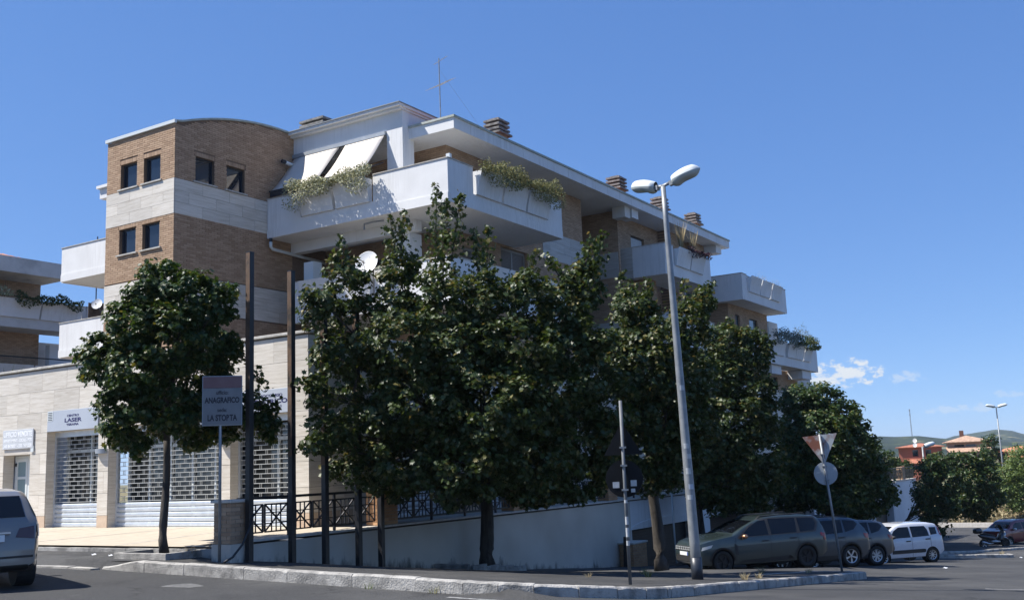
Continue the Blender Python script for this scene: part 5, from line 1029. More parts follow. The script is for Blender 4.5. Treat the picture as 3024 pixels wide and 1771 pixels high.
def spiky(name, label, loc, n, L, mat, seed, spread=0.5):
    t = thing(name, label, 'plant', loc); rd = random.Random(seed); m = MB()
    for _ in range(n):
        a = rd.uniform(0, 6.28); s = rd.uniform(0.1, spread); d = Vector((math.cos(a)*s, math.sin(a)*s, 1)).normalized(); l_ = L*rd.uniform(.6, 1); w = Vector((-math.sin(a), math.cos(a), 0))*min(0.022, L*0.03)
        b = Vector((math.cos(a)*.05, math.sin(a)*.05, 0)); c_ = b + d*l_*.55; e = b + d*l_ + Vector((math.cos(a), math.sin(a), -.2))*s*l_*.25
        m.quad(b-w, b+w, c_+w*.8, c_-w*.8); m.quad(c_-w*.8, c_+w*.8, e+w*.1, e-w*.1)
    m.build('fronds', M[mat], t, fix=False); return t
spiky('upright_plant', 'dry straw-coloured spiky plant in the second balcony planter', (45.1, 18.62, 9.95), 40, 1.5, 'leaf_straw', 3, 0.28); spiky('upright_plant', 'second dry spiky plant nearer the purple foliage', (46.6, 18.62, 9.95), 30, 1.35, 'leaf_straw', 4, 0.25)
spiky('palm_shrub', 'bright palm fronds behind the shop parapet at the left edge', (19.6, 32.3, 2.9), 60, 1.2, 'leaf_light', 5, 1.0)
# fan palm rising behind the rounded tree
pm = thing('fan_palm', 'fan palm top showing above the rounded tree', 'palm', (60.5, 16.3, -1.3)); m = MB(); m.tube([(0, 0, 0), (0.1, 0.05, 3.4)], [0.16, 0.12], 10); m.build('trunk', M['bark'], pm)
m = MB(); rd = random.Random(4)
for k in range(26):
    a = rd.uniform(0, 6.28); el = rd.uniform(-0.5, 1.3); d = Vector((math.cos(a)*math.cos(el), math.sin(a)*math.cos(el), math.sin(el))); h = Vector((0.1, 0.05, 3.4)) + d*0.5; s = Vector((-math.sin(a), math.cos(a), 0)); u = d.cross(s)
    for j in range(9):
        g = (j-4)*0.22; e = (d*math.cos(g) + s*math.sin(g)).normalized(); w = s*0.03; m.quad(h, h+e*.3+w, h+e*.62-Vector((0, 0, .08)), h+e*.3-w)
m.build('fronds', M['leaf_light'], pm, fix=False)
# ------------------------------------------------------------------ vehicles
def paint(name, c, metal=0.5, rough=0.32):
    m, n, l, p = nodes(name); p.inputs['Base Color'].default_value = lin(c); p.inputs['Metallic'].default_value = metal; p.inputs['Roughness'].default_value = rough; p.inputs['Coat Weight'].default_value = 1.0; p.inputs['Coat Roughness'].default_value = 0.04
    g = n.new('ShaderNodeNewGeometry'); t = n.new('ShaderNodeTexNoise'); t.inputs['Scale'].default_value = 2.5; t.inputs['Detail'].default_value = 8; l.new(g.outputs['Position'], t.inputs['Vector'])
    mr = n.new('ShaderNodeMapRange'); mr.inputs[3].default_value = rough*0.75; mr.inputs[4].default_value = min(0.9, rough*1.5); l.new(t.outputs['Fac'], mr.inputs[0]); l.new(mr.outputs[0], p.inputs['Roughness'])
    return m
M['car_glass'] = glassy('car_glass', (0.004, 0.005, 0.007), 0.03, 0.45); M['trim'] = surf('black_plastic_trim', (0.018, 0.018, 0.019), (0.028, 0.028, 0.029), 20, 0.6)
M['rubber'] = surf('tyre_rubber', (0.014, 0.014, 0.014), (0.025, 0.025, 0.024), 15, 0.85); M['alloy'] = surf('silver_alloy', (0.58, 0.59, 0.60), rough=0.3, metal=0.7); M['alloy_dark'] = surf('dark_alloy', (0.03, 0.03, 0.032), rough=0.4, metal=0.5)
M['red_lamp'] = glassy('red_tail_lamp', (0.30, 0.012, 0.012), 0.12, 0.7); M['dark_lamp'] = glassy('smoked_tail_lamp', (0.055, 0.012, 0.015), 0.1, 0.8); M['clear_lamp'] = glassy('clear_headlamp', (0.45, 0.47, 0.48), 0.1, 0.8); M['plate'] = surf('number_plate', (0.72, 0.74, 0.76), rough=0.4)
M['plate_blue'] = surf('plate_blue_band', (0.03, 0.07, 0.35), rough=0.4)
def body_mesh(S):
    L2 = S['L']/2; xs = sorted(set([-L2, L2] + lines(-L2, L2, 0.11) + [p[0] for p in S['top']]))
    tx = [p[0] for p in sorted(S['top'])]; tz = [p[1] for p in sorted(S['top'])]; bx = [p[0] for p in sorted(S['belt'])]; bz = [p[1] for p in sorted(S['belt'])]
    wx = [p[0] for p in sorted(S['plan'])]; wz = [p[1] for p in sorted(S['plan'])]; lx = [p[0] for p in sorted(S['low'])]; lz = [p[1] for p in sorted(S['low'])]
    tum = S.get('tum', 0.40); rows = []
    for x in xs:
        w = interp(x, wx, wz); zt = interp(x, tx, tz); zb = min(interp(x, bx, bz), zt-0.03); zl = min(interp(x, lx, lz), zb-0.08); h = zt-zb
        r = [(0, zl), (w*.86, zl), (w*.95, zl+.03), (w*.985, zl+(zb-zl)*.22), (w, zl+(zb-zl)*.5), (w*.993, zl+(zb-zl)*.8), (w*.975, zb)]
        we = w*.975 - tum*max(0, h-0.07)
        for s in (0.2, 0.4, 0.6, 0.8): r.append((w*.975 + (we-w*.975)*s, zb + h*0.88*s))
        e = we if h > .2 else w*.93 - tum*max(0, h-.07)
        r += [(e*.985, zb+h*.90), (e*.93, zb+h*.955), (e*.78, zb+h*.985), (e*.45, zb+h*.998), (0, zt)]
        rows.append([(x, y, z) for y, z in r])
    m = MB(); k = len(rows[0])
    full = lambda r: r + [(x, -y, z) for x, y, z in r[-2:0:-1]]
    R_ = [full(r) for r in rows]; n = len(R_[0])
    for r in R_: m.v += r
    for i in range(len(R_)-1):
        for j in range(n):
            q = (j+1) % n; m.f.append((i*n+j, (i+1)*n+j, (i+1)*n+q, i*n+q)); m.m.append(0)
    m.f.append(tuple(range(n))); m.m.append(0); m.f.append(tuple((len(R_)-1)*n+j for j in range(n-1, -1, -1))); m.m.append(0)
    return m.mesh('body')
def patch(name, poly, bvh, mode, mat, parent, off=0.006, side=1, step=0.12):
    """2D outline laid on the body: mode 'side' (x,z) seen from +-y, 'end' (y,z) seen from +-x, 'top' (x,y)"""
    bm = bmesh.new(); vs_ = [bm.verts.new((a, b, 0)) for a, b in poly]; bm.faces.new(vs_)
    for ax in (0, 1):
        lo_ = min(p[ax] for p in poly); hi_ = max(p[ax] for p in poly); c = lo_ + step
        while c < hi_-0.01:
            bmesh.ops.bisect_plane(bm, geom=bm.verts[:]+bm.edges[:]+bm.faces[:], plane_co=(c, 0, 0) if ax == 0 else (0, c, 0), plane_no=(1, 0, 0) if ax == 0 else (0, 1, 0)); c += step
    bad = []
    for v in bm.verts:
        a, b = v.co.x, v.co.y
        if mode == 'side': o, d = Vector((a, 3*side, b)), Vector((0, -side, 0))
        elif mode == 'end': o, d = Vector((4*side, a, b)), Vector((-side, 0, 0))
        else: o, d = Vector((a, b, 4)), Vector((0, 0, -1))
        hit, nrm, _, _ = bvh.ray_cast(o, d)
        if hit is None: bad.append(v); v.co = o+d*2; continue
        if nrm.dot(d) > 0: nrm = -nrm
        v.co = hit + (nrm*0.6 - d*0.4).normalized()*off
    if bad: bmesh.ops.delete(bm, geom=bad, context='VERTS')
    bmesh.ops.triangulate(bm, faces=[f for f in bm.faces if len(f.verts) > 4])
    for f in bm.faces:
        f.normal_update(); dd = {'side': Vector((0, side, 0)), 'end': Vector((side, 0, 0)), 'top': Vector((0, 0, 1))}[mode]
        if f.normal.dot(dd) < 0: f.normal_flip()
    me = bpy.data.meshes.new(name); bm.to_mesh(me); bm.free(); return link(name, me, mat, parent, smooth=True)
def wheel(parent, x, y, r, side, rim='alloy', spokes=5, style=0, name='wheel', wid=0.2):
    o = bpy.data.objects.new(name, None); 
    w = MB(); Mx = Matrix.Rotation(R(-90)*side, 4, 'X'); ri = r*0.66
    w.lathe([(ri, -wid/2), (r*.93, -wid/2), (r*.985, -wid*.42), (r, -wid*.2), (r, wid*.2), (r*.985, wid*.42), (r*.93, wid/2), (ri, wid/2-.005), (ri*.97, wid*.2), (ri*.97, -wid/2)], 32, M=Mx)
    t = w.build(name, M['rubber'], parent, smooth=True, fix=True); t.location = (x, y, r)
    d = MB(); d.lathe([(0.001, wid*.12), (ri*.99, wid*.12)], 24, M=Mx); d.build('rim_back', M['alloy_dark'], t)
    g = MB(); g.lathe([(ri*.90, wid*.40), (ri*.99, wid*.46), (ri*.985, wid*.3), (ri*.90, wid*.3), (ri*.90, wid*.40)], 32, M=Mx)
    g.lathe([(0.001, wid*.42), (ri*.16, wid*.41), (ri*.2, wid*.3)], 16, M=Mx)
    for k in range(spokes):
        a = 2*math.pi*k/spokes + 0.3
        def P(rad, ang, h): return tuple(Mx @ Vector((rad*math.cos(ang), rad*math.sin(ang), h)))
        if style == 0: sp = [(0.02, .17, .10, .14)]
        elif style == 1: sp = [(-0.16, .10, .02, .07), (0.16, .10, .02, .07)]
        else: sp = [(0, .12, .10, .10)]
        for da, w0, w1, w2 in sp:
            a2 = a+da; wi = 0.10; wo = 0.15 if style == 0 else 0.07
            q = [P(ri*.15, a-.5, wid*.38), P(ri*.92, a2-wo, wid*.40), P(ri*.92, a2+wo, wid*.40), P(ri*.15, a+.5, wid*.38)]
            qb = [P(ri*.15, a-.5, wid*.25), P(ri*.92, a2-wo, wid*.28), P(ri*.92, a2+wo, wid*.28), P(ri*.15, a+.5, wid*.25)]
            n = len(g.v); g.v += q + qb; g.f += [(n, n+1, n+2, n+3), (n, n+4, n+5, n+1), (n+3, n+2, n+6, n+7)]; g.m += [0]*3
    g.build('rim', M[rim], t); return t
def arcpts(cx_, cz_, r, a0, a1, n): return [(cx_+r*math.cos(R(a0+(a1-a0)*k/n)), cz_+r*math.sin(R(a0+(a1-a0)*k/n))) for k in range(n+1)]
def car(name, label, loc, heading, S, pm, group='cars parked at an angle below the wall'):
    t = thing(name, label, 'car', loc, R(heading), group=group)
    me = body_mesh(S); bm = bmesh.new(); bm.from_mesh(me); bvh = BVHTree.FromBMesh(bm); bm.free()
    body = link('body', me, pm, t); fa, ra, wr = S['fa'], S['ra'], S['wr']
    c = MB()
    for x in (fa, ra):
        for sd_ in (1, -1):
            c.prism([(x+wr*1.13*math.cos(2*math.pi*k/28), sd_*S['hw']-.34, wr+wr*1.13*math.sin(2*math.pi*k/28)) for k in range(28)], (0, .68, 0))
    cut = link('cut', c.mesh('cut'), M['trim'], t); bpy.context.view_layer.update()
    b = body.modifiers.new('arch', 'BOOLEAN'); b.operation = 'DIFFERENCE'; b.object = cut; b.solver = 'EXACT'
    ev = body.evaluated_get(bpy.context.evaluated_depsgraph_get()); nm = bpy.data.meshes.new_from_object(ev); body.modifiers.clear(); body.data = nm; bpy.data.objects.remove(cut)
    nm.shade_smooth(); nm.set_sharp_from_angle(angle=R(38))
    for f_ in ((fa, 1), (fa, -1), (ra, 1), (ra, -1)):
        k = MB(); k.lathe([(0.01, -0.01), (wr*1.12, -0.01), (wr*1.12, 0.28)], 24, M=Matrix.Translation((f_[0], f_[1]*(S['hw']-.30), wr)) @ Matrix.Rotation(R(-90)*f_[1], 4, 'X')); k.build('wheel_well', M['trim'], body)
        wheel(t, f_[0], f_[1]*(S['hw']-.115), wr, f_[1], S['rim'], S['spokes'], S['style'])
    for sd_ in (1, -1):
        for poly in S['glass']: patch('side_window', poly, bvh, 'side', M['car_glass'], body, 0.007, sd_)
        if 'trimline' in S:
            for poly in S['trimline']: patch('window_trim', poly, bvh, 'side', M['trim'], body, 0.0045, sd_)
        for poly in S.get('clad', []): patch('cladding', poly, bvh, 'side', M['trim'], body, 0.012, sd_)
        for poly, mt in S.get('sidelamps', []): patch('tail_lamp' if sum(p[0] for p in poly) < 0 else 'headlamp', poly, bvh, 'side', M[mt], body, 0.012, sd_, 0.06)
        if S.get('archtrim'):
            for x in (fa, ra):
                am = MB(); po = arcpts(x, wr, wr*1.32, 176, 4, 20); pi_ = arcpts(x, wr, wr*1.13, 176, 4, 20)
                for a_, b_ in zip(po, pi_):
                    for (u_, v_), o_ in ((a_, .016), (b_, .016), (b_, -.03)):
                        h_ = bvh.ray_cast(Vector((u_, 3*sd_, v_)), Vector((0, -sd_, 0)))[0]; yy_ = (h_.y if h_ else sd_*S['hw']*.95); am.v.append((u_, yy_+sd_*o_, v_))
                am.f = [(3*k+j, 3*k+3+j, 3*k+4+j, 3*k+1+j) for k in range(20) for j in (0, 1)]; am.m = [0]*40; am.build('arch_trim', M['trim'], body, smooth=True)
        for x in S['doors']:
            pts = [(x[0]-.006, x[1]), (x[0]+.006, x[1]), (x[2]+.006, x[3]), (x[2]-.006, x[3])]; patch('door_seam', pts, bvh, 'side', M['shade'], body, 0.0035, sd_, 0.1)
        for x, z in S['handles']: patch('door_handle', [(x-.11, z-.022), (x+.11, z-.022), (x+.11, z+.022), (x-.11, z+.022)], bvh, 'side', M[S.get('handlemat', 'trim')], body, 0.03, sd_, 0.05)
        mx, mz = S['mirror']; yy = S['hw']-0.02
        mm = MB(); mm.lathe([(0.001, -.10), (.055, -.095), (.085, -.04), (.085, .03), (.06, .085), (.001, .10)], 12, M=Matrix.Translation((mx, sd_*(yy+.10), mz)) @ Matrix.Rotation(R(90), 4, 'X') @ Matrix.Scale(0.75, 4, (0, 1, 0))); mo = mm.build('wing_mirror', M[S.get('mirmat', 'trim')], t, smooth=True)
        ma = MB(); ma.box(mx-.02, mx+.03, sd_*yy-.09, sd_*yy+.07, mz-.09, mz-.05); ma.build('mirror_arm', M['trim'], mo)
        if S.get('rails'):
            a, b_ = S['rails']; zt = lambda x: interp(x, [p[0] for p in sorted(S['top'])], [p[1] for p in sorted(S['top'])])
            rr = MB(); yw = S['railw']; rr.tube([(a, sd_*yw, zt(a)-.04)] + [(x, sd_*yw, zt(x)+.035) for x in lines(a-.15 if a > b_ else a, b_+.15, .3)][::1] + [(b_, sd_*yw, zt(b_)-.04)], 0.02, 8); rr.build('roof_rail', M['trim'], t)
    for poly, mt, sg, nm_ in S['ends']: patch(nm_, poly, bvh, 'end', M[mt], body, 0.009, sg, 0.08)
    for poly, mt, sg, nm_ in S.get('boxes', []):
        bxm = MB(); bxm.box(*poly); bxm.build(nm_, M[mt], t)
    return t, bvh, body
def mir(p): return [(-a, b) for a, b in p][::-1]
# --- dark green estate with roof rails and bright grille pattern
JOG = dict(L=4.55, hw=0.89, fa=1.44, ra=-1.455, wr=0.325, rim='alloy_dark', spokes=5, style=0,
  top=[(2.275, .62), (2.25, .78), (2.12, .90), (1.75, .99), (1.3, 1.06), (1.05, 1.10), (.62, 1.31), (.2, 1.485), (-.15, 1.565), (-.7, 1.60), (-1.4, 1.585), (-1.9, 1.54), (-2.06, 1.47), (-2.17, 1.22), (-2.235, .98), (-2.275, .62)],
  belt=[(2.275, .6), (2.1, .80), (1.6, .92), (1, .96), (0, .985), (-1.5, 1.02), (-2.275, .95)], plan=[(2.275, .60), (2.2, .72), (2.0, .82), (1.6, .88), (0, .89), (-1.6, .88), (-2.1, .82), (-2.275, .74)], low=[(2.275, .34), (2.1, .22), (1, .20), (-1.5, .20), (-2.1, .30), (-2.275, .42)],
  glass=[[(.80, 1.03), (-.16, 1.045), (-.16, 1.47), (.10, 1.45), (.45, 1.28)], [(-.26, 1.045), (-1.15, 1.065), (-1.20, 1.48), (-.26, 1.49)], [(-1.27, 1.07), (-1.78, 1.10), (-1.93, 1.30), (-1.88, 1.44), (-1.27, 1.48)]],
  trimline=[[(.92, 1.0), (-1.85, 1.04), (-2.02, 1.30), (-1.92, 1.49), (-.2, 1.53), (.12, 1.49), (.5, 1.31)]],
  clad=[[(.95, .26), (-1.0, .26), (-1.0, .30), (-.85, .40), (.75, .34)], [(1.02, .55), (.92, .50), (.93, .78), (1.03, .84)]], archtrim=True,
  doors=[(1.0, .3, .98, 1.0), (-.21, .28, -.21, 1.04), (-1.2, .5, -1.16, 1.05)], handles=[(-.02, .87), (-1.0, .90)], mirror=(.72, 1.04), mirmat='copper', rails=(.1, -1.75), railw=.56,
  sidelamps=[([(-2.02, 1.0), (-2.24, .98), (-2.26, .80), (-2.14, .76), (-2.1, .88), (-2.0, .92)], 'red_lamp'), ([(2.06, .78), (1.75, .84), (1.80, .76), (2.1, .68)], 'clear_lamp')],
  ends=[([(-.66, 1.14), (.66, 1.14), (.58, 1.46), (-.58, 1.46)], 'car_glass', 1, 'windscreen'), ([(-.60, 1.12), (.60, 1.12), (.54, 1.45), (-.54, 1.45)], 'car_glass', -1, 'rear_window'),
        ([(-.60, .66), (.60, .66), (.62, .80), (-.62, .80)], 'trim', 1, 'grille'), ([(-.60, .36), (.60, .36), (.50, .54), (-.50, .54)], 'trim', 1, 'lower_grille'), ([(-.68, .30), (.68, .30), (.66, .345), (-.66, .345)], 'alloy', 1, 'skid_bar'),
        ([(-.55, .60), (.55, .60), (.55, .92), (-.55, .92)], 'trim', -1, 'tailgate_panel')],
  boxes=[((2.25, 2.29, -.26, .26, .53, .635), 'plate', 1, 'number_plate'), ((2.292, 2.295, .215, .26, .53, .635), 'plate_blue', 1, 'plate_band')])
for k in range(9):
    y = -.54 + k*.12; JOG['boxes'] += [((2.262, 2.285, y, y+.085, .765, .782), 'clear_lamp', 1, 'grille_bar'), ((2.268, 2.292, y, y+.085, .69, .707), 'clear_lamp', 1, 'grille_bar'), ((2.264, 2.288, y+.03, y+.055, .708, .764), 'clear_lamp', 1, 'grille_bar')]
M['copper'] = surf('copper_mirror_cap', (0.55, 0.30, 0.18), rough=0.25, metal=0.8)
def gz(x, y): return roadz(x, y)
car('parked_car', 'dark green estate car with roof rails parked behind the street lamp', (31.3, 11.3, gz(31.3, 11.3)), 140, JOG, paint('dark_green_paint', (0.032, 0.049, 0.050), 0.3))
# --- dark blue-grey off-roader and grey off-roader
SUV = dict(L=4.40, hw=0.90, fa=1.36, ra=-1.30, wr=0.345, rim='alloy', spokes=5, style=0,
  top=[(2.2, .68), (2.16, .86), (2.0, 1.0), (1.3, 1.10), (1.0, 1.14), (.55, 1.38), (.2, 1.54), (-.2, 1.62), (-.9, 1.63), (-1.5, 1.58), (-1.78, 1.50), (-2.0, 1.22), (-2.12, 1.02), (-2.2, .66)],
  belt=[(2.2, .66), (2, .92), (1, 1.0), (0, 1.03), (-1.4, 1.08), (-2.2, 1.0)], plan=[(2.2, .62), (2.1, .78), (1.6, .89), (0, .90), (-1.6, .89), (-2.05, .80), (-2.2, .70)], low=[(2.2, .36), (2, .24), (-1.8, .24), (-2.2, .42)],
  glass=[[(.72, 1.08), (-.2, 1.09), (-.2, 1.50), (.1, 1.48), (.4, 1.34)], [(-.3, 1.09), (-1.05, 1.12), (-1.1, 1.52), (-.3, 1.52)], [(-1.15, 1.13), (-1.5, 1.2), (-1.72, 1.36), (-1.6, 1.47), (-1.15, 1.51)]],
  clad=[[(.9, .28), (-.9, .28), (-.85, .40), (.85, .40)]], archtrim=True, doors=[(.95, .34, .95, 1.0), (-.25, .3, -.25, 1.06), (-1.12, .6, -1.1, 1.1)], handles=[(-.05, .92), (-.95, .96)], mirror=(.65, 1.1), rails=(0, -1.5), railw=.58,
  sidelamps=[([(-1.86, 1.06), (-2.14, 1.02), (-2.16, .88), (-1.95, .90)], 'red_lamp')],
  ends=[([(-.66, 1.18), (.66, 1.18), (.58, 1.52), (-.58, 1.52)], 'car_glass', 1, 'windscreen'), ([(-.58, 1.15), (.58, 1.15), (.52, 1.46), (-.52, 1.46)], 'car_glass', -1, 'rear_window'), ([(-.7, .38), (.7, .38), (.7, .56), (-.7, .56)], 'trim', -1, 'rear_bumper'), ([(-.6, .6), (.6, .6), (.6, .8), (-.6, .8)], 'trim', 1, 'grille')], boxes=[((-2.215, -2.18, -.26, .26, .66, .77), 'plate', -1, 'number_plate')])
car('parked_car', 'blue-grey off-roader with five-spoke silver wheels behind the yield sign pole', (34.75, 10.75, gz(34.75, 10.75)), 141, SUV, paint('blue_grey_paint', (0.036, 0.052, 0.066), 0.4))
SUV2 = dict(SUV, spokes=7, style=1, rails=None, L=4.46, top=[(x*1.012, z-.005) for x, z in SUV['top']])
car('parked_car', 'mid grey off-roader with many-spoked wheels, next to the white car', (38.6, 10.85, gz(38.6, 10.85)), 141, SUV2, paint('mid_grey_paint', (0.085, 0.088, 0.09), 0.4))
PAN = dict(L=3.65, hw=0.815, fa=1.12, ra=-1.17, wr=0.285, rim='alloy', spokes=9, style=2, tum=.30,
  top=[(1.825, .60), (1.80, .78), (1.68, .92), (1.3, 1.0), (1.0, 1.06), (.66, 1.30), (.4, 1.455), (.1, 1.53), (-.5, 1.55), (-1.2, 1.53), (-1.55, 1.47), (-1.66, 1.35), (-1.75, 1.0), (-1.81, .80), (-1.825, .56)],
  belt=[(1.825, .58), (1.6, .84), (1, .93), (0, .96), (-1.2, .99), (-1.825, .92)], plan=[(1.825, .58), (1.72, .70), (1.4, .79), (0, .815), (-1.3, .81), (-1.65, .76), (-1.825, .68)], low=[(1.825, .34), (1.6, .22), (-1.5, .22), (-1.825, .36)],
  glass=[[(.78, .99), (-.20, 1.0), (-.20, 1.40), (.25, 1.40), (.5, 1.28)], [(-.28, 1.0), (-1.08, 1.02), (-1.06, 1.26), (-.96, 1.40), (-.28, 1.41)], [(-1.16, 1.05), (-1.5, 1.07), (-1.5, 1.33), (-1.16, 1.34)]],
  clad=[[(.72, .40), (-.80, .40), (-.86, .44), (-.86, .50), (-.80, .54), (.72, .54)]], doors=[(.85, .28, .88, .98), (-.24, .26, -.24, 1.0), (-1.14, .55, -1.12, 1.03)], handles=[(-.06, .86), (-.98, .90)], mirror=(.68, 1.05),
  sidelamps=[([(-1.56, 1.42), (-1.68, 1.36), (-1.78, 1.02), (-1.70, .98), (-1.62, 1.06)], 'red_lamp')],
  ends=[([(-.60, 1.10), (.60, 1.10), (.54, 1.43), (-.54, 1.43)], 'car_glass', 1, 'windscreen'), ([(-.52, 1.08), (.52, 1.08), (.50, 1.38), (-.50, 1.38)], 'car_glass', -1, 'rear_window'), ([(-.5, .42), (.5, .42), (.55, .6), (-.55, .6)], 'trim', 1, 'grille')], boxes=[((-1.84, -1.80, -.26, .26, .6, .71), 'plate', -1, 'number_plate')])
car('parked_car', 'small white hatchback with black side strip, rightmost of the parked row', (43.4, 9.7, gz(43.4, 9.7)), 140, PAN, paint('white_paint', (0.56, 0.58, 0.62), 0.0, 0.25))
RED = dict(PAN, L=3.85, rails=(0, -1.3), railw=.5, top=[(x*1.055, z+.03) for x, z in PAN['top']], clad=[], archtrim=True, mirmat='white_metal')
car('parked_car', 'dark red car cut by the right edge, behind the motor scooter', (71.6, 9.0, gz(71.6, 9.0)), 152, RED, paint('dark_red_paint', (0.16, 0.012, 0.016), 0.2), None)
MER = dict(L=4.27, hw=0.89, fa=1.36, ra=-1.32, wr=0.325, rim='alloy', spokes=7, style=0, tum=.42,
  top=[(2.135, .64), (2.1, .80), (1.9, .93), (1.35, 1.04), (1.05, 1.10), (.6, 1.38), (.2, 1.54), (-.3, 1.60), (-1.0, 1.595), (-1.55, 1.54), (-1.72, 1.47), (-1.98, 1.12), (-2.06, .96), (-2.10, .72), (-2.135, .60)],
  belt=[(2.135, .6), (1.9, .84), (1, .98), (0, 1.02), (-1.4, 1.08), (-2.135, .98)], plan=[(2.135, .6), (2.0, .76), (1.5, .87), (0, .89), (-1.5, .885), (-1.95, .83), (-2.135, .74)], low=[(2.135, .34), (1.9, .22), (-1.7, .22), (-2.135, .34)],
  glass=[[(.72, 1.06), (-.2, 1.07), (-.2, 1.48), (.1, 1.46), (.4, 1.32)], [(-.28, 1.07), (-1.05, 1.10), (-1.05, 1.47), (-.28, 1.49)], [(-1.12, 1.11), (-1.5, 1.18), (-1.6, 1.3), (-1.5, 1.42), (-1.12, 1.46)]],
  doors=[(.95, .3, .95, 1.0), (-.24, .3, -.24, 1.05), (-1.12, .6, -1.08, 1.08)], handles=[(-.05, .9), (-.95, .94)], mirror=(.68, 1.08),
  sidelamps=[([(-1.72, 1.0), (-2.08, .98), (-2.10, .78), (-1.80, .82)], 'dark_lamp')],
  ends=[([(-.60, 1.12), (.60, 1.12), (.55, 1.46), (-.55, 1.46)], 'car_glass', -1, 'rear_window'), ([(.80, .98), (.50, .94), (.44, .80), (.78, .76)], 'dark_lamp', -1, 'tail_lamp'), ([(-.80, .98), (-.50, .94), (-.44, .80), (-.78, .76)][::-1], 'dark_lamp', -1, 'tail_lamp'),
        ([(-.78, .47), (.78, .47), (.78, .505), (-.78, .505)], 'trim', -1, 'bumper_strip'), ([(-.66, .26), (.66, .26), (.70, .36), (-.70, .36)], 'trim', -1, 'lower_valance')],
  boxes=[((-2.135, -2.10, -.27, .27, .74, .85), 'plate', -1, 'number_plate'), ((-2.125, -2.07, -.36, .36, .862, .888), 'alloy', -1, 'chrome_bar')])
mt, _, _ = car('parked_car', 'silver beige hatchback seen from behind at the left edge', (10.33, 18.2, gz(10.33, 18.2)), 70, MER, paint('silver_beige_paint', (0.21, 0.195, 0.175), 0.4), None)
lettering(mt, 'CP', 0.11, (-2.1365, -0.13, .795), (R(90), 0, R(-90)), M['ink_black'], 0.004, 0.13)
# --- motor scooter
sc = thing('motor_scooter', 'black and silver motor scooter with top box beside the dark red car', 'scooter', (66.7, 9.25, gz(66.7, 9.25)), math.atan2(-0.843, 0.537)+0.25)
blk = paint('scooter_black', (0.012, 0.013, 0.017), 0.2); sil = paint('scooter_silver', (0.50, 0.52, 0.54), 0.5)
def skin(name, pts, mat, n=10, sq=1.0):   # pts: (x,z,halfwidth,halfheight)
    m = MB()
    for x, z, w, h in pts:
        for j in range(n): a = 2*math.pi*j/n; m.v.append((x, w*math.copysign(abs(math.cos(a))**.8, math.cos(a)), z+h*math.copysign(abs(math.sin(a))**.8, math.sin(a))))
    for i in range(len(pts)-1):
        for j in range(n): q = (j+1) % n; m.f.append((i*n+j, i*n+q, (i+1)*n+q, (i+1)*n+j)); m.m.append(0)
    m.f.append(tuple(range(n-1, -1, -1))); m.m.append(0); m.f.append(tuple((len(pts)-1)*n+j for j in range(n))); m.m.append(0); return m.build(name, mat, sc, smooth=True)
wheel(sc, 0.78, 0, 0.27, -1, 'alloy_dark', 5, 0, 'wheel', 0.13); wheel(sc, -0.72, 0, 0.27, -1, 'alloy', 5, 0, 'wheel', 0.15)
skin('rear_body', [(-1.05, .80, .03, .03), (-.9, .74, .12, .10), (-.55, .66, .18, .15), (-.15, .58, .20, .17), (.15, .50, .17, .12)], blk); skin('side_panel', [(-.25, .42, .21, .05), (0, .40, .225, .10), (.3, .38, .20, .07)], sil)
skin('front_apron', [(.30, .42, .18, .16), (.48, .58, .24, .26), (.62, .78, .20, .20), (.60, .98, .12, .10)], blk); skin('front_nose', [(.60, .60, .14, .12), (.76, .74, .13, .10), (.80, .86, .08, .06)], sil)
skin('seat', [(-.85, .84, .08, .03), (-.6, .84, .15, .06), (-.2, .76, .15, .06), (.05, .72, .10, .04)], M['rubber']); skin('front_mudguard', [(.52, .50, .05, .02), (.66, .58, .07, .03), (.84, .57, .07, .03), (.98, .46, .05, .02)], sil)
skin('top_box', [(-1.30, 1.02, .10, .08), (-1.24, 1.03, .20, .15), (-.95, 1.04, .22, .17), (-.84, 1.03, .18, .13)], blk)
m = MB(); m.tube([(.72, .0, .30), (.60, 0, .9)], .03, 8); m.build('fork', M['alloy_dark'], sc); m = MB(); m.tube([(.50, -.36, 1.02), (.55, -.15, 1.05), (.55, .15, 1.05), (.50, .36, 1.02)], .018, 8); m.build('handlebar', M['trim'], sc)
m = MB(); m.quad((.60, -.18, 1.0), (.60, .18, 1.0), (.44, .14, 1.32), (.44, -.14, 1.32)); w_ = m.build('windshield', M['car_glass'], sc); w_.modifiers.new('t', 'SOLIDIFY').thickness = .004
for s_ in (-1, 1):
    m = MB(); m.tube([(.5, s_*.3, 1.04), (.52, s_*.34, 1.22)], .008, 6); m.box(.50, .53, s_*.34-.06, s_*.34+.06, 1.20, 1.29); m.build('mirror', M['trim'], sc)
m = MB(); m.tube([(-.2, -.17, .30), (-.5, -.2, .30), (-.95, -.2, .42)], [.03, .05, .055], 10); m.build('exhaust', M['alloy'], sc, smooth=True)
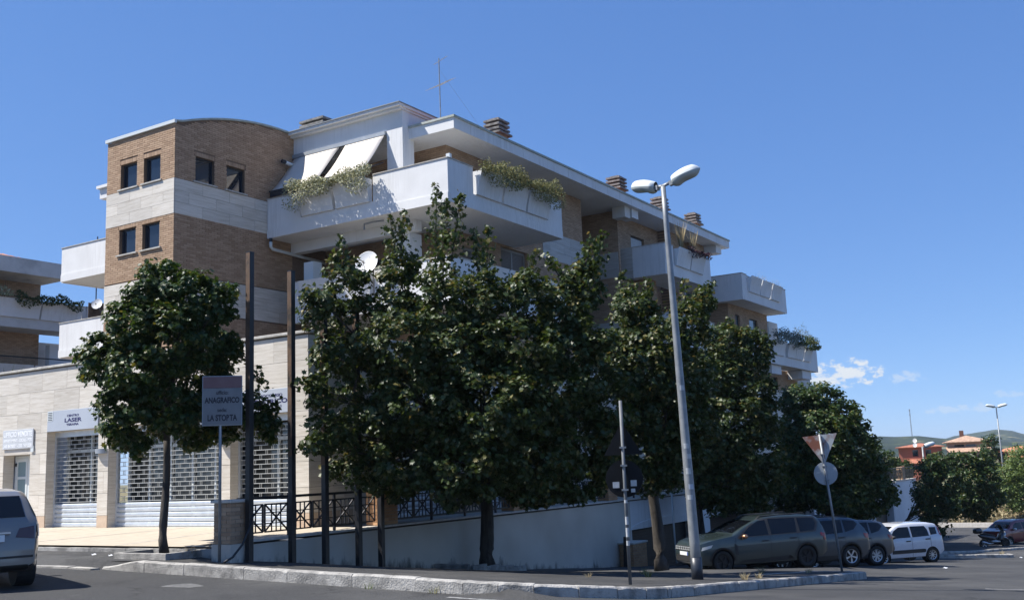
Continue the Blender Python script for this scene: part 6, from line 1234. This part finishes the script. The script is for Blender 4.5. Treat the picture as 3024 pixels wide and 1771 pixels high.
# ------------------------------------------------------------------ roof antenna, dishes
an = thing('tv_antenna', 'tall rooftop television antenna with three cross-rod arrays', 'antenna', (31.75, 23.0, 12.3)); steel = M['galv']
m = MB(); m.tube([(0, 0, 0), (0.06, 0.05, 4.1)], 0.022, 8); m.build('mast', steel, an)
def yagi(z, d, L, n, el, tilt=0.35, thick=0.012, vert=False):
    d = Vector((d[0], d[1], tilt)).normalized(); m = MB(); a = Vector((0.03, 0.02, z)) - d*L*0.35; b = a + d*L; m.rod(a, b, thick*2)
    s = d.cross(Vector((0, 0, 1))).normalized()
    for k in range(n): p = a.lerp(b, k/(n-1)); e = el*(1-0.35*k/(n-1)); m.rod(p-s*e/2, p+s*e/2, thick)
    return m.build('antenna_array', steel, an)
yagi(3.95, (0.75, -0.2), 0.75, 12, 0.22, 0.6); yagi(2.95, (0.8, -0.1), 1.15, 6, 0.95, 0.5); yagi(1.0, (0.6, -0.55), 0.75, 7, 0.7, 0.6)
m = MB(); m.tube([(0.05, 0.03, 3.6), (3.2, -1.2, -0.1)], 0.004, 4); m.tube([(0.05, 0.03, 1.6), (-0.9, 0.6, 0)], 0.004, 4); m.build('guy_wire', steel, an)
def dish(name, label, loc, yaw, r=0.38, tilt=28):
    t = thing(name, label, 'satellite dish', loc, yaw); m = MB(); prof = [(0.001, 0)] + [(r*k/8, 0.18*r*(k/8)**2) for k in range(1, 9)] + [(r*1.02, 0.18*r+.004), (r, 0.18*r-.016)] + [(r*k/8, 0.18*r*(k/8)**2-.012) for k in range(7, 0, -1)]
    Mx = Matrix.Rotation(R(90-tilt), 4, 'Y') @ Matrix.Scale(1.1, 4, (1, 0, 0)); m.lathe(prof, 32, M=Mx); m.build('reflector', M['dishwhite'], t, smooth=True)
    ax = (Mx @ Vector((0, 0, 1))).normalized(); f = ax*r*0.95 + Vector((0, 0, -r*0.3)); m = MB(); m.tube([(0, 0, -r*0.98), f], 0.012, 6); m.tube([(-.02, .02, -r*.4), (-.25, .05, -r*.9), (-.25, .05, -r*1.4)], 0.02, 8); m.build('feed_arm', M['galv'], t)
    m = MB(); m.tube([f, f-ax*0.1], 0.03, 10); m.build('receiver', M['frame_grey'], t); return t
M['dishwhite'] = surf('dish_paint', (0.62, 0.62, 0.61), (0.68, 0.68, 0.67), 3, 0.5)
d_ = dish('satellite_dish', 'large white satellite dish on the second-floor balcony left of the big tree shoots', (25.75, 21.85, 6.85), math.atan2(-0.25, -1.0), 0.40, 22)
dish('satellite_dish', 'small white satellite dish near the chimney of the block at far left', (32.7, 46.0, 9.1), math.atan2(-0.6, -1.0), 0.27, 25)
fe = thing('terrace_fence', 'dark weathered wooden terrace fence behind the small satellite dish', 'fence', (33, 46.3, 8.2))
wood = surf('weathered_board', (0.06, 0.042, 0.03), (0.13, 0.09, 0.06), 6, 0.9, 0.4, 30)
for k in range(9): boxo('board', (-0.6+k*.2, -0.41+k*.2, 0, 0.03, 0, 1.0+0.08*math.sin(k*2.1)), wood, fe)
ms = thing('mast', 'thin dark mast rising by the tower at far left', 'mast', (32.9, 46.4, 8.0)); m = MB(); m.tube([(0, 0, 0), (0, 0, 4.8)], 0.03, 8); m.build('pole', M['frame_dark'], ms); m = MB(); m.rod((-.2, .1, 4.3), (.2, -.1, 4.35), .02); m.rod((-.15, .08, 4.0), (.15, -.08, 4.03), .02); m.build('crossarm', M['frame_dark'], ms)
# louvred screen on the shop roof terrace
ls = thing('louvred_screen', 'white louvred screen on the terrace left of the tower', 'screen', (24.3, 31.6, 2.4))
boxo('post', (0, .05, 1.1, 1.16, 0, 2.4), M['white_metal'], ls); boxo('post', (0, .05, -0.2, -0.14, 0, 2.3), M['white_metal'], ls)
for k in range(12): boxo('slat', (0, .02, -0.14, 1.1, 0.9+k*.12, 0.98+k*.12), M['white_metal'], ls)
# thin white pole at the garages
wp = thing('white_pole', 'thin white pole at the garage doors right of the scarred trunk', 'pole', (34.45, 15.2, pavz(34.45, 15.2))); m = MB(); m.tube([(0, 0, 0), (0.02, 0.03, 3.0)], 0.035, 10); m.build('shaft', M['white_metal'], wp, smooth=True); boxo('notice', (-0.2, 0.15, -.045, -.04, 2.55, 2.85), M['signgrey'], wp)
# end railing of the podium
rl = railing('dark railing at the far end of the podium beside the tree', 66.0, 80.0); rl.location.z = -2.0; rl.location.y = 16.0
brick_pillar('brick_pillar', 'far brick pillar dividing the railing at the podium end', 75.9, 76.6, 15.92, 16.34, -2.0, -1.12, None, False, 'brick', 'brick pillars along the railing')
# ------------------------------------------------------------------ second kerbed island and far pavement
isl = struct(pave('traffic_island', [(49.0, 10.2), (52.0, 6.5), (53.6, 6.9), (50.9, 10.9)], lambda x, y: roadz(x, y)+.13, M['asphalt2']))
def ring(pts): return pts + [pts[0]]
kerb(walk([(48.9, 10.3), (51.9, 6.45)], sizes(.9, 1.2)), lambda x, y: roadz(x, y)+.15, .14, .4, 1, parent=isl); kerb(walk([(51.9, 6.45), (53.7, 6.85)], sizes(.9, 1.2)), lambda x, y: roadz(x, y)+.15, .14, .4, 1, parent=isl)
fp = struct(pave('far_pavement', [(56.8, 10.7), (66, 7.4), (90, 7.2), (90, 15.8), (58, 15.8)], lambda x, y: roadz(x, y)+.11, M['asphalt2'], 2.0))
kerb(walk([(56.7, 10.6), (65.9, 7.3)], sizes(1.1, 1.5)), lambda x, y: roadz(x, y)+.13, .14, .4, 1, parent=fp); kerb(walk([(65.9, 7.3), (90, 7.1)], sizes(1.5, 2.0)), lambda x, y: roadz(x, y)+.13, .14, .4, 1, parent=fp)
# faded marking and repair patch on the road
mk = surf('faded_road_paint', (0.30, 0.30, 0.29), (0.10, 0.10, 0.10), 9, 0.8, lo=0.4, hi=0.7)
def mark(name, pts): return struct(pave(name, pts, lambda x, y: roadz(x, y)+.004, mk, 0.5))
mark('road_marking', [(23.0, 3.45), (23.2, 3.48), (23.25, 1.2), (23.05, 1.2)]); mark('road_marking', [(12.75, 9.4), (12.86, 9.4), (12.95, 7.0), (12.84, 7.0)])
mk = surf('worn_repair_patch', (0.15, 0.15, 0.145), (0.08, 0.08, 0.08), 12, 0.9)
mark('road_patch', [(11.9+.28*math.cos(a)*(1+.25*math.sin(3*a)), 14.2+.42*math.sin(a)*(1+.2*math.cos(2*a))) for a in [k*.4 for k in range(15)]])
# ------------------------------------------------------------------ weeds and litter
for i, (x, y, n, L, mt_, lb) in enumerate(((13.1, 11.2, 16, .22, 'leaf_light', 'small green weed at the kerb below the posts'), (13.1, 9.9, 20, .25, 'leaf_olive', 'weed tuft at the kerb foot left of the round sign pole'), (24.9, 8.75, 30, .38, 'leaf_straw', 'tall pale weed before the dark green car'), (19.4, 9.2, 34, .35, 'leaf_olive', 'bushy weed right of the round sign pole'),
        (21.5, 10.3, 26, .32, 'leaf_olive', 'weeds at the foot of the scarred trunk'), (26.2, 8.0, 24, .25, 'leaf_straw', 'dry weeds near the yield sign'), (19.9, 7.35, 40, .28, 'leaf_straw', 'dry grass tuft at the kerb beside the street lamp foot'), (21.0, 7.45, 34, .24, 'leaf_straw', 'dry grass tuft right of the street lamp foot'), (17.6, 9.6, 24, .2, 'leaf_straw', 'short dry tuft left of the round sign pole'), (14.3, 16.9, 18, .45, 'leaf_straw', 'thin dry weed in the left tree pit'), (27.3, 8.3, 20, .25, 'leaf_light', 'green weed by the island tip'), (52.4, 7.0, 26, .4, 'leaf_straw', 'dry weed on the second island'))):
    spiky('weed', lb, (x, y, (pavz(x, y) if x < 49 and x > 13.2 else roadz(x, y)+.12 if x > 49 else roadz(x, y)) - .01), n, L*.6, mt_, 50+i, 0.9)
for x, y, s, lb in ((36.5, 6.6, .16, 'white scrap of paper on the road before the grey off-roader'), (13.9, 19.5, .09, 'small white litter on the pavement left of the tree pit'), (13.8, 18.8, .08, 'second scrap of litter near the left kerb end'), (51.5, 6.1, .14, 'crumpled litter at the second island kerb')):
    z0 = pavz(x, y)+.012 if 13.2 < x < 20 else roadz(x, y)+.012; m = MB(); m.poly([(0, 0, 0), (s, -s*.3, .01), (s*1.1, s*.5, .03), (s*.3, s*.7, .008)]); m.poly([(0, 0, .001), (s*.3, s*.7, .009), (s*.1, s*.4, .04)]); o = m.build('litter', M['plate'], None); o.location = (x, y, z0); tag(o, lb, 'litter', 'litter on the road')
# ------------------------------------------------------------------ far field, houses, hills
M['dry'] = surf('dry_field', (0.20, 0.155, 0.075), (0.13, 0.125, 0.05), 0.25, 0.95, 0.6, 4, dist=0.2, c3=(0.06, 0.075, 0.03), c3scale=0.05, c3lo=0.5, c3hi=0.6)
fld = struct(sheet('field', [96.5, 100, 110, 130, 170, 240, 340, 600, 1100, 2000, 3000], [-900, -300, -60, -20, 0, 6, 10, 14, 20, 30, 60, 200, 600, 1500], lambda x, y: roadz(x, y)+.03 + 1.2*smooth((x-97)/10) + (3.0*smooth((x-150)/100) if x < 2500 else 3), M['dry']))
lw = boxo('low_wall', (0, 0.35, -14, 16, 0, 0.5), M['coping_pale'], None); lw.location = (95.2, 6, -6.75); tag(lw, 'low pale wall along the far road before the dry grass', 'wall')
rng = np.random.default_rng(5); N = 9000; gx_ = rng.uniform(97, 110, N); gy_ = rng.uniform(-4, 26, N); gp_ = np.stack([gx_, gy_, np.array([roadz(a, b)+.03+1.2*smooth((a-97)/10)+.25 for a, b in zip(gx_, gy_)])], 1)
gr = leaves('dry_grass', gp_, rng.normal(size=(N, 3))*np.array((1, 1, .15)), 0.75, M['leaf_straw'], None, rng, True); tag(gr, 'tall dry grass on the bank beyond the far road', 'grass', kind='stuff')
def house(label, c, w, d, z0, ze, zr, wall, tile, yaw, over=0.6, wins=((.2, .35), (.65, .8)), chim=True, low=None):
    t = thing('house', label, 'house', c, yaw); wm = surf('house_wall', wall, tuple(v*1.15 for v in wall), .6, .9); tm = surf('old_tile', tile, tuple(min(1, v*1.7) for v in tile), 2.5, .9, .6, 8, dist=.05)
    m = MB(); wallface(m, 0, -d/2, -w/2, w/2, z0, ze, [(-w/2+w*a, -w/2+w*b, ze-1.6, ze-.5) for a, b in wins], .15); wallface(m, 0, d/2, -w/2, w/2, z0, ze); wallface(m, 1, -w/2, -d/2, d/2, z0, ze); wallface(m, 1, w/2, -d/2, d/2, z0, ze); m.build('wall', wm, t)
    for a, b in wins:
        g = MB(); g.box(-d/2+.12, -d/2+.15, -w/2+w*a, -w/2+w*b, ze-1.6, ze-.5); g.build('window', M['glass_dark'], t)
    m = MB(); e = [(-d/2-over, -w/2-over), (d/2+over, -w/2-over), (d/2+over, w/2+over), (-d/2-over, w/2+over)]; r0, r1 = (0, -w/2+d/2), (0, w/2-d/2)
    if w < d: r0, r1 = (-d/2+w/2, 0), (d/2-w/2, 0); m.poly([(*e[0], ze), (*e[1], ze), (*r1, zr), (*r0, zr)]); m.poly([(*e[2], ze), (*e[3], ze), (*r0, zr), (*r1, zr)]); m.poly([(*e[1], ze), (*e[2], ze), (*r1, zr)]); m.poly([(*e[3], ze), (*e[0], ze), (*r0, zr)])
    else: m.poly([(*e[0], ze), (*e[1], ze), (*r0, zr)]); m.poly([(*e[1], ze), (*e[2], ze), (*r1, zr), (*r0, zr)]); m.poly([(*e[2], ze), (*e[3], ze), (*r1, zr)]); m.poly([(*e[3], ze), (*e[0], ze), (*r0, zr), (*r1, zr)])
    m.poly([(*p, ze-.12) for p in e]); 
    for i in range(4): m.quad((*e[i], ze-.12), (*e[(i+1) % 4], ze-.12), (*e[(i+1) % 4], ze), (*e[i], ze))
    ro_ = m.build('roof', tm, t)
    if chim: boxo('chimney', (-.4, .4, r0[1]+.3, r0[1]+1.0, zr-.6, zr+.9), surf('house_chimney', (.12, .06, .045), rough=.9), ro_)
    if low: m = MB(); a, b, q0, q1 = low; m.quad((-d/2-1.8, a, q0), (-d/2-1.8, b, q0), (-d/2+.02, b, q1), (-d/2+.02, a, q1)); m.build('porch_roof', tm, t); boxo('porch_wall', (-d/2-1.5, -d/2, a+.2, b-.2, z0, q0-.02), wm, t)
    return t
Y_ = math.atan2(.2, 1)
hA = house('red rendered house with flat eaves and two roof dishes', (190, 36.6, 0), 6.9, 9, -7, .55, 1.2, (.30, .10, .065), (.26, .10, .06), Y_, .5, ((.25, .38), (.55, .68)), False, (-3.6, 2.2, -2.2, -1.5))
hB = house('house with a broad pale tiled hip roof and brick chimney', (200, 30.5, 0), 6.4, 10, -7, 1.15, 2.25, (.30, .22, .17), (.30, .20, .14), Y_, .7, ((.3, .55), (.6, .85)), True, (-3.6, 3.6, -.6, .3))
hC = house('terracotta house with orange roof at the right edge', (196, 21.6, 0), 6.2, 9, -7, -.75, .1, (.36, .12, .08), (.36, .15, .08), Y_, .6, ((.3, .5), (.6, .85)), False, (-3.2, 3.2, -2.0, -1.4))
for x, y, z, lb in ((184.5, 36.2, 1.6, 'upper white dish on the red house roof'), (184.3, 36.2, .85, 'lower white dish on the red house roof')): dish('satellite_dish', lb, (x, y, z), math.pi, .34, 10)
rm = thing('radio_mast', 'tall thin lattice mast on the horizon', 'mast', (1700, 337, 12)); m = MB()
for a in range(3): m.tube([(1.0*math.cos(a*2.1), 1.0*math.sin(a*2.1), 0), (.5*math.cos(a*2.1), .5*math.sin(a*2.1), 52)], .22, 5)
for k in range(26): m.rod((.9*math.cos(k*2.1), .9*math.sin(k*2.1), k*2), (.9*math.cos(k*2.1+2.1), .9*math.sin(k*2.1+2.1), k*2+2), .15)
m.build('lattice', steel, rm); m = MB(); m.box(-1.3, 1.3, -.8, .8, 42, 44); m.box(-1.2, 1.2, -.8, .8, 49, 52); m.build('aerials', steel, rm)
# darker trees among the houses
FT = [('dark tree between the pale tiled house and the orange roof', (150, 19.9, -4), [[0, 4.0, 0, 1.1, 1.7, 1], [.7, 2.0, 0, 1.5, 1.3, 1], [-.6, 1.6, 0, 1.3, 1.2, 1]]), ('dark tree before the pale tiled house', (150, 26.5, -4), [[0, 2.0, 0, 1.4, 1.2, 1], [-1.3, 1.4, 0, 1.2, 1.0, 1], [1.2, 1.2, 0, 1.3, 1.0, 1]]),
      ('low tree under the orange-roofed house', (130, 14.0, -5), [[0, 2.2, 0, 2.0, 1.7, 1], [1.9, 2.0, 0, 1.8, 1.5, 1]]), ('low tree before the red house', (150, 31.6, -4), [[0, 1.4, 0, 1.8, 1.3, 1], [-1.9, 1.2, 0, 1.6, 1.2, 1], [-4, 1.2, 0, 1.6, 1.2, 1]])]
for i, (lb, ba, bl) in enumerate(FT): make_tree('broad_tree', lb, ba, bl, [], .15, 70+i, 'leaf', .34, 20, .6, .8, simple=True, group='trees by the far houses')
def hillmat():
    m, n, l, p = nodes('wooded_hill'); p.inputs['Roughness'].default_value = 1; p.inputs['Specular IOR Level'].default_value = 0.1; g = n.new('ShaderNodeNewGeometry'); mp = n.new('ShaderNodeMapping'); mp.inputs['Scale'].default_value = (.010, .022, .05); l.new(g.outputs['Position'], mp.inputs[0])
    t = n.new('ShaderNodeTexNoise'); t.inputs['Scale'].default_value = 1.2; t.inputs['Detail'].default_value = 10; t.inputs['Roughness'].default_value = .66; l.new(mp.outputs[0], t.inputs['Vector']); r = n.new('ShaderNodeValToRGB'); e = r.color_ramp.elements
    e[0].position = .42; e[0].color = (.014, .024, .014, 1); e[1].position = .68; e[1].color = (.22, .19, .11, 1); k = e.new(.54); k.color = (.028, .042, .022, 1); k2 = e.new(.60); k2.color = (.085, .095, .045, 1)
    l.new(t.outputs['Fac'], r.inputs[0]); l.new(r.outputs[0], p.inputs['Base Color']); return m
hm = hillmat()
RAZ = [-40, -20, -5, 2, 6.0, 6.53, 7.26, 8.21, 9.17, 9.95, 10.91, 12.1, 12.89, 13.72, 18, 26, 40]; REL = [.5, .6, .45, .4, .572, .759, .836, .719, .62, .40, .30, .28, .26, .25, .3, .4, .3]
RAZ2 = [-40, -10, 4, 6, 8, 9.17, 9.95, 10.91, 12.1, 12.89, 13.72, 20, 40]; REL2 = [.2, .3, .25, .2, .3, .42, .52, .681, .693, .772, .64, .5, .4]
def hill(name, r0, rp, r1, RA, RE, seed):
    m = MB(); az = lines(-36, 40, .18); rs = [r0 + (rp-r0)*k/10 for k in range(11)] + [rp + (r1-rp)*k/4 for k in range(1, 5)]; k_ = len(rs)
    for a in az:
        el = interp(a, RA, RE); top = rp*math.tan(R(el))
        for r in rs:
            f = smooth((r-r0)/(rp-r0)) if r <= rp else 1-smooth((r-rp)/(r1-rp)); z0 = -20; x, y = r*math.cos(R(a)), r*math.sin(R(a))
            nz = noise.noise(Vector((x*.004, y*.004, seed)))*.5 + noise.noise(Vector((x*.013, y*.013, seed)))*.25 + abs(noise.noise(Vector((x*.045, y*.045, seed))))*.16
            m.v.append((x, y, z0 + (top-z0)*f*(1+.0*nz) + nz*rp*.0022*(.35+.65*f)))
    m.f = [(i*k_+j, (i+1)*k_+j, (i+1)*k_+j+1, i*k_+j+1) for i in range(len(az)-1) for j in range(k_-1)]; m.m = [0]*len(m.f); return struct(m.build(name, hm, smooth=True, fix=False))
hill('hills', 900, 1750, 2300, RAZ2, REL2, 1.3); hill('hills', 1600, 3000, 4200, RAZ, REL, 4.7)
# ------------------------------------------------------------------ small fair-weather clouds low in the sky
def nm(op, a, b=None):
    n_ = wn.new('ShaderNodeMath'); n_.operation = op
    for i, v in enumerate((a, b)):
        if v is None: continue
        if isinstance(v, (int, float)): n_.inputs[i].default_value = v
        else: wl.new(v, n_.inputs[i])
    return n_.outputs[0]
tc = wn.new('ShaderNodeTexCoord'); sx = wn.new('ShaderNodeSeparateXYZ'); wl.new(tc.outputs['Generated'], sx.inputs[0])
azn = nm('MULTIPLY', nm('ARCTAN2', sx.outputs[1], sx.outputs[0]), 57.2958); eln = nm('MULTIPLY', nm('ARCSINE', sx.outputs[2]), 57.2958)
cv = wn.new('ShaderNodeCombineXYZ'); wl.new(azn, cv.inputs[0]); wl.new(nm('MULTIPLY', eln, 1.5), cv.inputs[1])
nz1 = wn.new('ShaderNodeTexNoise'); nz1.inputs['Scale'].default_value = 1.5; nz1.inputs['Detail'].default_value = 9; nz1.inputs['Roughness'].default_value = .58; wl.new(cv.outputs[0], nz1.inputs['Vector'])
mask = None
for az0, el0, wa, we, amp in ((14.25, 4.05, 2.0, 0.85, 1.0), (15.3, 3.95, 1.2, .5, .9), (11.1, 3.75, 1.0, .35, .42), (8.6, 1.95, 1.6, .28, .34), (6.5, 2.6, .8, .22, .26), (-14, 4.6, 3.2, .9, .9), (-30, 3.2, 2.4, .6, .7), (58, 5.0, 3.0, .9, .8), (101, 4.0, 3.5, .9, .9), (150, 5.2, 3.0, 1.0, .9), (-90, 4.4, 3.2, .9, .9), (-140, 3.6, 3.0, .8, .8)):
    u = nm('DIVIDE', nm('SUBTRACT', azn, az0), wa); v = nm('DIVIDE', nm('SUBTRACT', eln, el0), we)
    v2 = nm('MULTIPLY', nm('MULTIPLY', v, v), nm('ADD', 1.0, nm('MULTIPLY', nm('LESS_THAN', v, 0.0), 1.6)))
    f = nm('SUBTRACT', 1.0, nm('ADD', nm('MULTIPLY', u, u), v2)); f = nm('ADD', nm('MULTIPLY', nm('MAXIMUM', f, -2.0), 0.35), nm('MULTIPLY', nm('SUBTRACT', nz1.outputs['Fac'], 0.5), 2.6))
    mr = wn.new('ShaderNodeMapRange'); mr.interpolation_type = 'SMOOTHSTEP'; mr.inputs[1].default_value = -0.02; mr.inputs[2].default_value = 0.38; mr.inputs[3].default_value = 0; mr.inputs[4].default_value = amp; wl.new(f, mr.inputs[0])
    mask = mr.outputs[0] if mask is None else nm('MAXIMUM', mask, mr.outputs[0])
mixc = wn.new('ShaderNodeMixRGB'); wl.new(mask, mixc.inputs[0]); wl.new(cmb.outputs[0], mixc.inputs[1]); mixc.inputs[2].default_value = (6.1, 6.5, 7.0, 1); wl.new(mixc.outputs[0], bg.inputs['Color'])

# ------------------------------------------------------------------ the air: pale summer haze
hb = MB(); hb.box(-460, 6100, -3600, 3600, -30, 78)
hm_ = bpy.data.materials.new('summer_haze'); hm_.use_nodes = True; hn = hm_.node_tree.nodes; hn.remove(hn['Principled BSDF']); pvn = hn.new('ShaderNodeVolumePrincipled'); pvn.inputs['Color'].default_value = (0.74, 0.87, 1.0, 1); pvn.inputs['Density'].default_value = 0.00012; pvn.inputs['Anisotropy'].default_value = 0.2
hm_.node_tree.links.new(pvn.outputs[0], hn['Material Output'].inputs['Volume'])
hz = hb.build('haze', hm_, None); hz['kind'] = 'stuff'; hz['label'] = 'pale summer haze over the far hills'; hz['category'] = 'haze'
